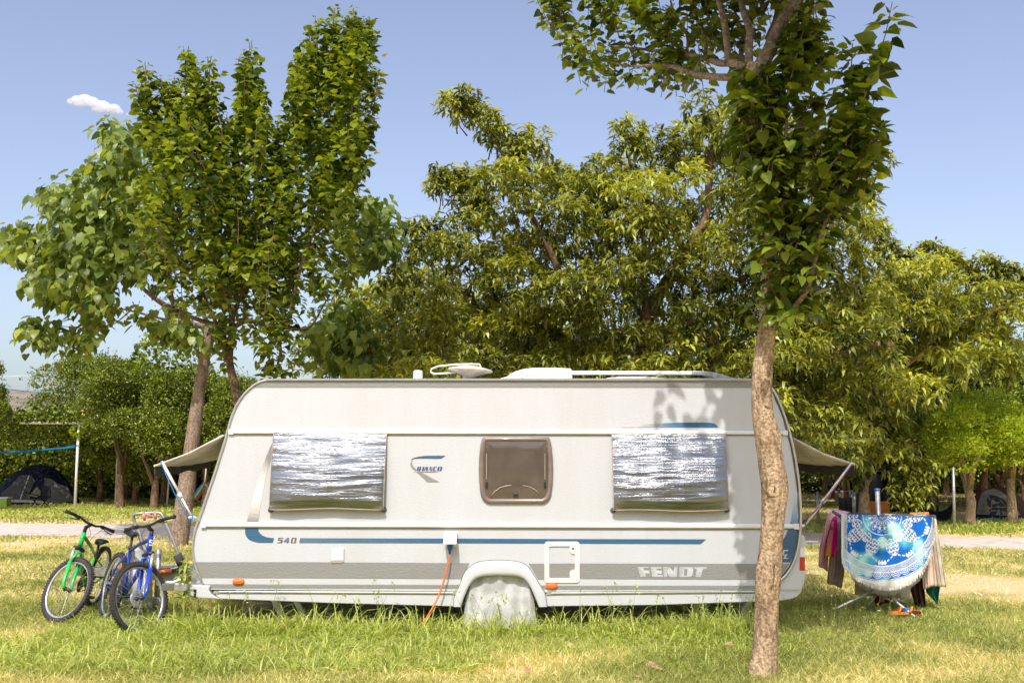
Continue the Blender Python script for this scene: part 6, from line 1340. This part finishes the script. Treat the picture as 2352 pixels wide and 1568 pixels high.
dome('dome_tent', 'beige and navy dome tent behind the forked citrus trunk at the right edge', zr, [(1290, 1360), (1310, 1150), (1370, 900), (1450, 740), (1560, 650), (1700, 612), (1850, 600), (1960, 620), (2080, 720), (2200, 860), (2290, 1050), (2350, 1200), (2400, 1360)], 28.6, .9, T_['brown'],
     [('panel', [(1395, 1100), (1425, 900), (1490, 715), (1590, 650), (1740, 640), (1850, 690), (1990, 800), (2110, 960), (2190, 1110), (2100, 1130), (1700, 1105)], T_['beige']), ('base_band', [(1335, 1340), (1350, 1110), (1700, 1110), (2200, 1135), (2300, 1160), (2330, 1340)], T_['blue']),
      ('mesh_door', [(1585, 745), (1750, 760), (1900, 830), (2010, 940), (2100, 1115), (1605, 1100)], T_['mesh'])])
# pergola with vine roof
pg = empty('vine_pergola', G(*z6(598, 1345)), 'white pipe pergola roofed with green vine over the dark tent', 'pergola')
b0, tp_ = G(*z6(598, 1345)), None; YG = b0.y; tp_ = P(*z6(630, 664), YG)
mb = MB(); mb.tube([b0 + Vector((0, 0, -.05)), tp_], .045, 12); mb.build('post', M['alu_w'], pg)
mb = MB(); p0 = P(*z6(160, 660), YG); p1 = P(*z6(662, 662), YG); mb.tube([p0, p1], .05, 10); mb.build('beam', M['alu_w'], pg)
mb = MB(); mb.tube([p0 + Vector((0, 5, 0)), p1 + Vector((0, 5, 0))], .05, 10); mb.tube([tp_, tp_ + Vector((0, 5, 0))], .04, 8); mb.build('rear_beam', M['alu_w'], pg)
n_ = 26000; q_ = np.c_[rng.uniform(-21.5, tp_.x + .5, n_), YG + rng.uniform(-.15, 6, n_) ** 1.0, tp_.z + .14 + rng.normal(0, .09, n_)]
h_ = rng.random(n_) < .35; q_[h_, 2] -= rng.exponential(.32, h_.sum()); q_[h_, 1] += .5
k4 = 5200; qv = np.c_[rng.uniform(p0.x - 3.5, p1.x + .7, k4), YG + rng.normal(.12, .16, k4), tp_.z + .10 + np.abs(rng.normal(0, .17, k4))]; q_ = np.concatenate([q_, qv]); n_ += k4
tag(link('vines', leaf_mesh('vines', HEART, q_, rnd_unit(n_) + [0, 0, -.4], rnd_unit(n_) + [0, 0, .8], rng.uniform(.07, .13, n_)), M['citrus'], pg), kind='stuff')
mb = MB(); ring = [z6(x, y) for x, y in ((600, 690), (575, 720), (590, 748), (630, 757), (665, 735), (678, 700))]
mb.tube([P(u, v, YG - .08) for u, v in ring], .02, 6)
lp = np.array([tuple(P(u, v, YG - .08)) for u, v in sm(ring, 12)]); lp = np.repeat(lp, 5, 0); tag(link('hanging_tendril', leaf_mesh('hanging_tendril', HEART, lp + rng.normal(0, .03, lp.shape), rnd_unit(len(lp)), rnd_unit(len(lp)), .08), M['citrus_y'], pg), kind='stuff')
mb = MB(); L_ = [zq(x, y) for x, y in ((-300, 300), (0, 285), (400, 268), (700, 245), (1000, 220), (1300, 195), (1490, 175))]
mb.tube([P(u, v, YG - .05) for u, v in sm(L_, 4)], .035, 8, flat=1.6); mb.tube([P(*zq(1100, 215), YG - .06), P(*zq(1350, 165), YG - .06), P(*zq(1545, 135), YG - .06)], .012, 6)
M['net_blue'] = fabric('blue_net', (.01, .16, .34)); tag(mb.build('rolled_hammock', M['net_blue']), 'rolled blue net hammock strung to the white pergola post', 'hammock')
# camp chair and cool box
c0 = G(*zq(830, 1340)); YK = 33.4
ch = empty('camp_chair', Vector((P(*zq(830, 1300), YK).x, YK, 0)), 'black folding camp chair in front of the dark tent', 'chair')
def Q(x, y, d=0): return P(*zq(x, y), YK + d)
mb = MB(); mb.grid(lambda a, b_: Q(815 + 185 * a, 935 + 245 * b_, .10 + .04 * math.sin(a * math.pi) - .15 * b_), 6, 6); mb.build('backrest', T_['black'], ch, solid=.02)
mb = MB(); mb.grid(lambda a, b_: Q(600 + 400 * a, 1145 + 30 * math.sin(a * 3.1) + 20 * b_, -.35 + .45 * b_), 8, 3); mb.build('seat', T_['black'], ch, solid=.02)
for x0, x1 in ((600, 760), (740, 640), (780, 940), (960, 830)):
    mb = MB(); mb.tube([Q(x0, 1150, -.2), Q(x1, 1330, -.25)], .018, 6); mb.build('leg', T_['black'], ch)
mb = MB(); mb.tube([Q(560, 1090, -.3), Q(790, 1140, -.3)], .016, 6); mb.tube([Q(560, 1095, -.3), Q(620, 1210, -.3)], .014, 6); mb.build('armrest', T_['black'], ch)
cb = empty('cool_box', G(*zq(60, 1385)), 'lime green cool box with pale lid at the left picture edge', 'cool box'); g_ = G(*zq(60, 1385))
a, b_ = P(*zq(-60, 1200), g_.y), P(*zq(125, 1385), g_.y)
mb = MB(); mb.box(((a.x + b_.x) / 2, g_.y + .15, a.z / 2), (b_.x - a.x, .32, a.z), taper=-.05); mb.build('box', mat('lime_plastic', (.25, .38, .03), .4), cb, bevel=.02)
mb = MB(); mb.box(((a.x + b_.x) / 2, g_.y + .15, a.z + .03), (b_.x - a.x + .05, .36, .06)); mb.build('lid', M['cover'], cb, bevel=.02)
# assorted posts
post('thin grey post standing between the dark-trunked and forked citrus trees', z6, 945, 740, 920, 1330, .028, 'steel')
post('thin grey post just right of the forked citrus trunk on the left', z6, 1375, 800, 1330, 1350, .03, 'steel')
post('mottled white post left of the pale citrus trunk on the right', zr, 985, 250, 1010, 1385, .033, 'steel')
post('grey post behind the rear window awning pole', zc, 412, 950, 425, 1560, .035, 'steel', 26)
post('pale post just left of the stump trunk', zc, 1015, 960, 1018, 1330, .05, 'steel', 28)
post('dark thin post behind the black hammock', zr, 690, 560, 705, 1100, .03, 'dark', 29)
post('short white post top beside the pale citrus trunk', zr, 1305, 400, 1318, 1300, .04, 'alu_w', 28)
# black hammock, dark shelter, orange box
mb = MB(); tE = [(500, 940), (560, 1010), (650, 1045), (740, 1048), (820, 1030), (900, 975), (975, 895)]; bE = [(500, 990), (560, 1200), (650, 1320), (740, 1340), (820, 1335), (900, 1300), (975, 1000)]
tS, bS = sm(tE, 4), sm(bE, 4)
mb.grid(lambda a, b_: P(*zr(*(np.array(tS[int(round(a * (len(tS) - 1)))]) * (1 - b_) + np.array(bS[int(round(a * (len(tS) - 1)))]) * b_)), 27.2 - .5 * math.sin(b_ * math.pi)), len(tS) - 1, 8)
tag(mb.build('hammock', T_['black'], None, solid=.02), 'black hammock slung low between the right-hand trees', 'hammock')
sh = empty('tarpaulin_shelter', Vector((P(2060, 1150, 31).x, 31, 0)), 'black tarpaulin shelter in the shade behind the pale stump trunk', 'shelter')
a, b_ = P(1962, 1080, 31), P(2135, 1200, 31)
mb = MB(); mb.grid(lambda s, t: (a.x + (b_.x - a.x) * s, 31 + .15 * math.sin(s * 17), a.z * (1 - t) - .02), 20, 4); mb.build('wall', T_['black'], sh, solid=.02)
mb = MB(); mb.grid(lambda s, t: (a.x - .1 + (b_.x - a.x + .2) * s, 30.8 + 2.5 * t, a.z + .02 + .35 * math.sin(t * math.pi) - .06 * math.sin(s * math.pi)), 12, 6); mb.build('roof', T_['black'], sh, solid=.02)
wb = []
a, b_ = P(*zc(760, 1040), 29.5), P(*zc(1085, 1300), 29.5); mb = MB(); mb.grid(lambda s, t: (a.x + (b_.x - a.x) * s, 29.5 + .05 * math.sin(s * 22), a.z * (1 - t)), 20, 3); tag(mb.build('windbreak', T_['mesh'], None, solid=.02), 'dark brown canvas windbreak left of the stump trunk', 'windbreak')
g_ = P(*zc(1480, 1250), 28.5); a = P(*zc(1350, 1140), 28.5); b_ = P(*zc(1610, 1400), 28.5)
ob = empty('storage_bin', Vector((g_.x, 28.5, 0)), 'orange storage bin with a handle rim beside the airer post, before the black shelter', 'bin')
mb = MB(); mb.box((g_.x, 28.7, a.z / 2), (b_.x - a.x, .4, a.z), taper=-.06); mb.build('bin', FB['orange'], ob, bevel=.03); mb = MB(); mb.box((g_.x, 28.7, a.z), (b_.x - a.x + .08, .46, .06)); mb.build('rim', FB['orange'], ob, bevel=.01)
# clothes line far right of caravan
l0, l1 = P(*zc(660, 925), 28.9), P(*zc(1030, 930), 28.9); cl = MB(); cl.tube([l0, l0.lerp(l1, .5) + Vector((0, 0, -.04)), l1], .008, 5); tag(cl.build('clothes_line', M['steel']), 'short clothes line strung left of the stump trunk', 'clothes line')
for x, w_, h_, k, lb in ((700, 60, 180, 'olive', 'olive cloth, leftmost on the short clothes line'), (790, 50, 120, 'pink', 'pink cloth in the middle of the short clothes line'), (925, 40, 100, 'light', 'pale cloth on the short clothes line beside the turquoise one')):
    drape('hanging_cloth', lb, 'cloth', [(x, 930), (x + 4, 930 + h_)], [(x + w_, 930), (x + w_ - 4, 930 + h_)], 0, T_.get(k) or FB[k], 2, .03, group='cloths on the short clothes line', f=zc, Y0=28.8, nu=8, nv=6, thick=.01)
drape('hanging_cloth', 'turquoise cloth, rightmost on the short clothes line', 'cloth', [(975, 930), (977, 1020)], [(1000, 930), (1000, 1030)], 0, FB['lblue'], 2, .03, group='cloths on the short clothes line', f=zc, Y0=28.8, nu=8, nv=6, thick=.01)
# striped hammock between the left trees
mb = MB(); YH = 29.5; up = [(690, 930), (720, 850), (770, 780), (820, 730), (850, 720)]; lo = [(700, 960), (740, 965), (790, 900), (835, 800), (850, 730)]
upS, loS = sm(up, 4), sm(lo, 4); n_ = len(upS) - 1
cF = lambda a, b_: ((.35, .01, .015) if b_ > .6 else ((.02, .03, .10) if b_ < .35 else (.02, .16, .05)))
mb.grid(lambda a, b_: P(*za(*(np.array(upS[int(round(a * n_))]) * (1 - b_) + np.array(loS[int(round(a * n_))]) * b_)), YH - .35 * math.sin(b_ * math.pi)), n_, 10, colfn=cF)
hm = mb.build('hammock', vcolmat('striped_hammock', .9), None, col=True, solid=.02); tag(hm, 'dark red and green striped hammock hanging between trunks beside the caravan nose', 'hammock')
mb = MB()
for k in range(5): mb.tube([P(*za(850, 722), YH), P(*za(862 + k * 3, 600), YH), P(*za(885, 350), YH)], .008 + .002 * k * 0, 4)
mb2 = MB(); mb2.tube([P(*za(850, 722), YH), P(*za(865, 600), YH), P(*za(885, 350), YH)], .02, 6); mb2.build('rope', fabric('rope_white', (.6, .58, .5)), hm)
# utility pole and wires
pp_ = P(161, 850, 62); up_ = empty('utility_pole', Vector((pp_.x, 62, 0)), 'wooden utility pole top showing above the citrus trees', 'utility pole')
mb = MB(); mb.tube([(pp_.x, 62, 0), (pp_.x, 62, pp_.z)], [.16, .12], 12); mb.build('mast', M['bark_dark'], up_); mb = MB(); mb.box((pp_.x, 62, pp_.z - .35), (.9, .12, .12)); mb.build('cross_arm', M['bark_dark'], up_)
mb = MB(); mb.tube([P(-30, 866, 62), P(60, 862, 62), P(158, 857, 62)], .012, 5); tag(mb.build('power_line', M['alu_w']), 'thin pale overhead wire running left from the utility pole', 'wire')
mb = MB(); mb.tube([P(-30, 886, 50), P(50, 897, 50), P(110, 906, 50), P(200, 918, 50)], .016, 5); tag(mb.build('power_line', M['net_blue']), 'dark overhead cable sloping down behind the left citrus trees', 'wire')

# ================================================================= GRASS
def road_mask(p):
    a = np.array(near0)[:2]; b_ = np.array(near1)[:2]; c = np.array(far0)[:2]; d = np.array(far1)[:2]
    yn = a[1] + (p[:, 0] - a[0]) / (b_[0] - a[0]) * (b_[1] - a[1]); yf = c[1] + (p[:, 0] - c[0]) / (d[0] - c[0]) * (d[1] - c[1])
    return (p[:, 1] > yn + .05) & (p[:, 1] < yf - .05)
BL5 = (np.array([(0, -.5, 0), (0, .5, 0), (.5, -.42, .10), (.5, .42, .10), (1, 0, .42)]), [(0, 2, 3, 1), (2, 4, 3)])
BL7 = (np.array([(0, -.5, 0), (0, .5, 0), (.42, -.5, .06), (.42, .5, .06), (.74, -.36, .27), (.74, .36, .27), (.84, 0, .62)]), [(0, 2, 3, 1), (2, 4, 5, 3), (4, 6, 5)])
def fbm(x, y, seed=1): return .5 * vnoise(x, y, seed) + .3 * vnoise(x * 2.1, y * 2.1, seed + 1) + .2 * vnoise(x * 4.3, y * 4.3, seed + 2)
def lawn(name, n_, y0, y1, h, w_, mt, lay=.8, dry=1.0, bias=0, keep=None, tpl=BL5, power=1.0):
    y = y0 + (y1 - y0) * rng.random(n_) ** power; x = rng.uniform(-1, 1, n_) * (y * .64 + .5); p = np.c_[x, y, np.zeros(n_)]
    p = p[~road_mask(p)]; f = fbm(p[:, 0] * .45 + 55, p[:, 1] * .45 + 40, 3); f2 = fbm(p[:, 0] * 3 + 7, p[:, 1] * 3 + 9, 8); f = f + .16 * np.exp(-((p[:, 0] - 4.2) / 1.8) ** 2 - ((p[:, 1] - 8.2) / 1.1) ** 2) + .05 * np.exp(-((p[:, 0] - 5.5) / 2) ** 2 - ((p[:, 1] - 12.5) / 2) ** 2) + .02 * np.exp(-((p[:, 0] + 5) / 2.) ** 2 - ((p[:, 1] - 13) / 3) ** 2)
    dens = np.clip(1.25 - 2.0 * np.maximum(0, f - .52) / .2 * dry - .5 * (f2 > .6), .10, 1); k = rng.random(len(p)) < dens
    k &= ~((p[:, 0] > W(500, 0).x) & (p[:, 0] < W(1780, 0).x) & (p[:, 1] > YC + .45) & (p[:, 1] < YC + WID - .2))
    if keep is not None: k &= keep(p)
    p = p[k]; f = f[k]; f2 = f2[k]; n2 = len(p); a = rng.normal(0, lay, (n2, 3)); a[:, 2] = 1; nr = rnd_unit(n2); nr[:, 2] *= .2
    tone = np.clip(.02 + rng.random(n2) * .75 + (f - .47) * 1.8 * dry + bias, 0, 1)
    return link(name, leaf_mesh(name, tpl, p, a, nr, h * rng.uniform(.5, 1.4, n2), tone, w_ / h), mt)
grassy = [lawn('grass', 270000, 7.4, 12.5, .065, .007, M['grass'], 1.2), lawn('grass', 110000, 12, 20, .06, .012, M['grass'], 1.0), lawn('grass', 80000, 19, 48, .08, .026, M['grass'], .9, .8, .0, power=1.4)]
for g_ in grassy: tag(g_, kind='stuff')
def tufts(name, centers, per, h, w_, spread, mt, tone0=.15, lay=.42):
    n_ = len(centers); c = np.repeat(centers, per, 0); N_ = len(c); ang = rng.uniform(0, 6.283, N_); o = np.c_[np.cos(ang), np.sin(ang)]
    hh = np.repeat(rng.uniform(.55, 1.2, n_), per) * rng.uniform(.5, 1.1, N_) * (h if np.isscalar(h) else np.repeat(h, per))
    p = np.c_[c + o * spread * rng.random((N_, 1)), np.zeros(N_)]; a = np.c_[o * rng.uniform(.0, lay * 2, (N_, 1)), np.ones(N_)]; nr = np.c_[o, 0 * ang] + rng.normal(0, .3, (N_, 3))
    tone = np.clip(tone0 + rng.random(N_) * .62 + (rng.random(N_) < .05) * .4, 0, 1)
    o_ = link(name, leaf_mesh(name, BL7, p, a, nr, hh, tone, w_ / np.maximum(hh, .05)), mt); tag(o_, kind='stuff'); return o_
# tall uncut band along the caravan
def band(n_, u0, u1, ya, yb):
    x = np.array([P(u, 1400, YC).x for u in (u0, u1)]); return np.c_[rng.uniform(x[0], x[1], n_), rng.uniform(ya, yb, n_)]
c = np.concatenate([band(950, 330, 1740, 9.4, YC - .08), band(50, 520, 1740, YC, YC + .4)])
f = fbm(c[:, 0] * 1.3 + 20, c[:, 1] * 1.3 + 20, 5); hh = .08 + .20 * np.clip((f - .3) * 2.6, 0, 1) * np.clip((c[:, 1] - 9.2) / .8, .2, 1)
xw = wc.x; hh = np.where(np.abs(c[:, 0] - xw) < .5, hh * .55, hh)
tufts('tall_grass', c, 13, hh * 1.15, .0115, .06, M['tallgrass'], .12, .55)
c = np.concatenate([band(900, -60, 1130, 8.2, 9.7), band(260, 150, 480, 9.6, 11.2)]); k = fbm(c[:, 0] * .8 + 5, c[:, 1] * .8 + 3, 15) > .40 - .12 * (c[:, 1] > 9); tufts('tall_grass', c[k], 12, .19, .0105, .08, M['tallgrass'], .12, 1.1)
c = np.concatenate([band(420, 1120, 1760, 9.0, 9.6), np.c_[rng.uniform(2.6, 5.6, 420), rng.uniform(9.5, 11.6, 420)], np.c_[rng.uniform(.6, 2.3, 60), rng.uniform(8.2, 9.0, 60)]]); tufts('tall_grass', c, 13, .12, .0065, .06, M['tallgrass'], .12, .9)
c = np.c_[rng.uniform(-4.8, 6, 260), rng.uniform(8, 14, 260)]; tufts('tall_grass', c, 11, .08, .006, .05, M['tallgrass'], .1, .9)
c = band(240, 470, 1740, 9.65, YC - .05); tufts('tall_grass', c, 5, .40, .010, .07, M['tallgrass'], .2, .45)
# verge beyond the road and shaded herbs under the orchard
c = np.concatenate([np.c_[rng.uniform(-17, -6, 1500), rng.uniform(28, 36, 1500)], np.c_[rng.uniform(7, 16, 900), rng.uniform(22.5, 27, 900)]]); c = c[~road_mask(np.c_[c, c[:, :1]])]
tufts('verge_herbs', c, 9, .16, .03, .15, M['tallgrass'], .0, .8)
# weeds with thin stalks and seed heads
mb = MB(); wl = []
def stalk(x, y, h, lean, r_=.0026, leaves=6, seed=False):
    p = [Vector((x, y, 0)), Vector((x + lean * .3, y, h * .55)), Vector((x + lean, y - .02, h))]; q_ = [Vector(k) for k in sm([tuple(k) for k in p], 4)]; mb.tube(q_, [r_ * (1.3 - .8 * i / len(q_)) for i in range(len(q_))], 4, caps=False)
    for i in range(leaves): k = q_[random.randint(2, len(q_) - 1)]; wl.append((k.x, k.y, k.z))
    if seed:
        for i in range(9): k = q_[-1] + Vector((lean * .03 * i, 0, -.004 * i * i * .4 + .004 * i)); wl.append((k.x, k.y, k.z))
for i in range(26): u = random.uniform(1590, 1740); stalk(P(u, 1400, 9.9).x, random.uniform(9.5, 10.15), random.uniform(.2, .46), random.uniform(-.08, .08), leaves=9)
for i in range(34): stalk(random.uniform(2.75, 4.3), random.uniform(9.4, 10.6), random.uniform(.15, .38), random.uniform(-.1, .1), leaves=8)
for i in range(30): u = random.uniform(520, 1560); stalk(P(u, 1400, 9.9).x, random.uniform(9.75, 10.1), random.uniform(.34, .52), random.uniform(-.14, .14), leaves=0, seed=True)
for i in range(10): stalk(P(random.uniform(1060, 1240), 1400, 9.9).x, random.uniform(9.7, 10.0), random.uniform(.22, .36), random.uniform(-.1, .1), .003, leaves=5)
tag(mb.build('weed_stalks', mat('weed_stalk', (.25, .30, .08), .8), fixn=False), kind='stuff')
wl = np.array(wl); tag(link('weed_leaves', leaf_mesh('weed_leaves', OVAL, wl, rnd_unit(len(wl)) + [0, 0, .3], rnd_unit(len(wl)), .028), M['tallgrass']), kind='stuff')
# young plant growing at the drawbar
yp = empty('sapling', P(*z1(1600, 900), YC - .05) * 1.0, 'small leafy weed sapling sprouting at the drawbar by the caravan nose', 'sapling'); mb = MB(); bx = P(*z1(1600, 1000), YC - .05)
mb.tube([(bx.x, bx.y, 0), (bx.x + .01, bx.y, .4), (bx.x - .01, bx.y, .66)], .005, 6); mb.build('stem', M['catkin'], yp)
n_ = 60; p = np.c_[bx.x + rng.normal(0, .015, n_), bx.y + rng.normal(0, .015, n_), rng.uniform(.3, .68, n_)]; link('leaves', leaf_mesh('leaves', LANCE, p, rnd_unit(n_) + [0, 0, .2], rnd_unit(n_) * .4 + [0, 0, 1], .12), M['tallgrass'], yp)
# fallen leaves
M['dryleaf'] = leafmat('dry_leaf', (.30, .14, .07), (.62, .40, .26), .2, .6)
for x, y in ((1040, 600), (1440, 850), (1450, 880), (1480, 905), (690, 690), (1300, 980), (2150, 700), (340, 900)):
    u, v = (1300 + x / 3.36) * KD, (1500 + y / 3.36) * KD; g_ = G(u, v, .045)
    T, F = HEART; me = leaf_mesh('fallen_leaf', HEART, np.array([tuple(g_)]), rnd_unit(1) * [1, 1, .3], np.array([[0, -.4, 1.]]), .075); o = link('fallen_leaf', me, M['dryleaf']); tag(o, 'single dry brown leaf lying in the short lawn before the caravan', 'leaf', 'dry leaves on the lawn')
# trees standing on this side, behind the viewer (they show in the window and the foil)
for i, (x, y, s) in enumerate(((-9, -9, 1.8), (-2.5, -11, 2.1), (4.5, -10, 1.9), (11, -9, 2.0))):
    citrus(x, y, 'broad round citrus tree on the near side of the lawn, %s from the left' % ('first', 'second', 'third', 'fourth')[i], i, 3.6, s, group='trees on the near side of the lawn')
#END
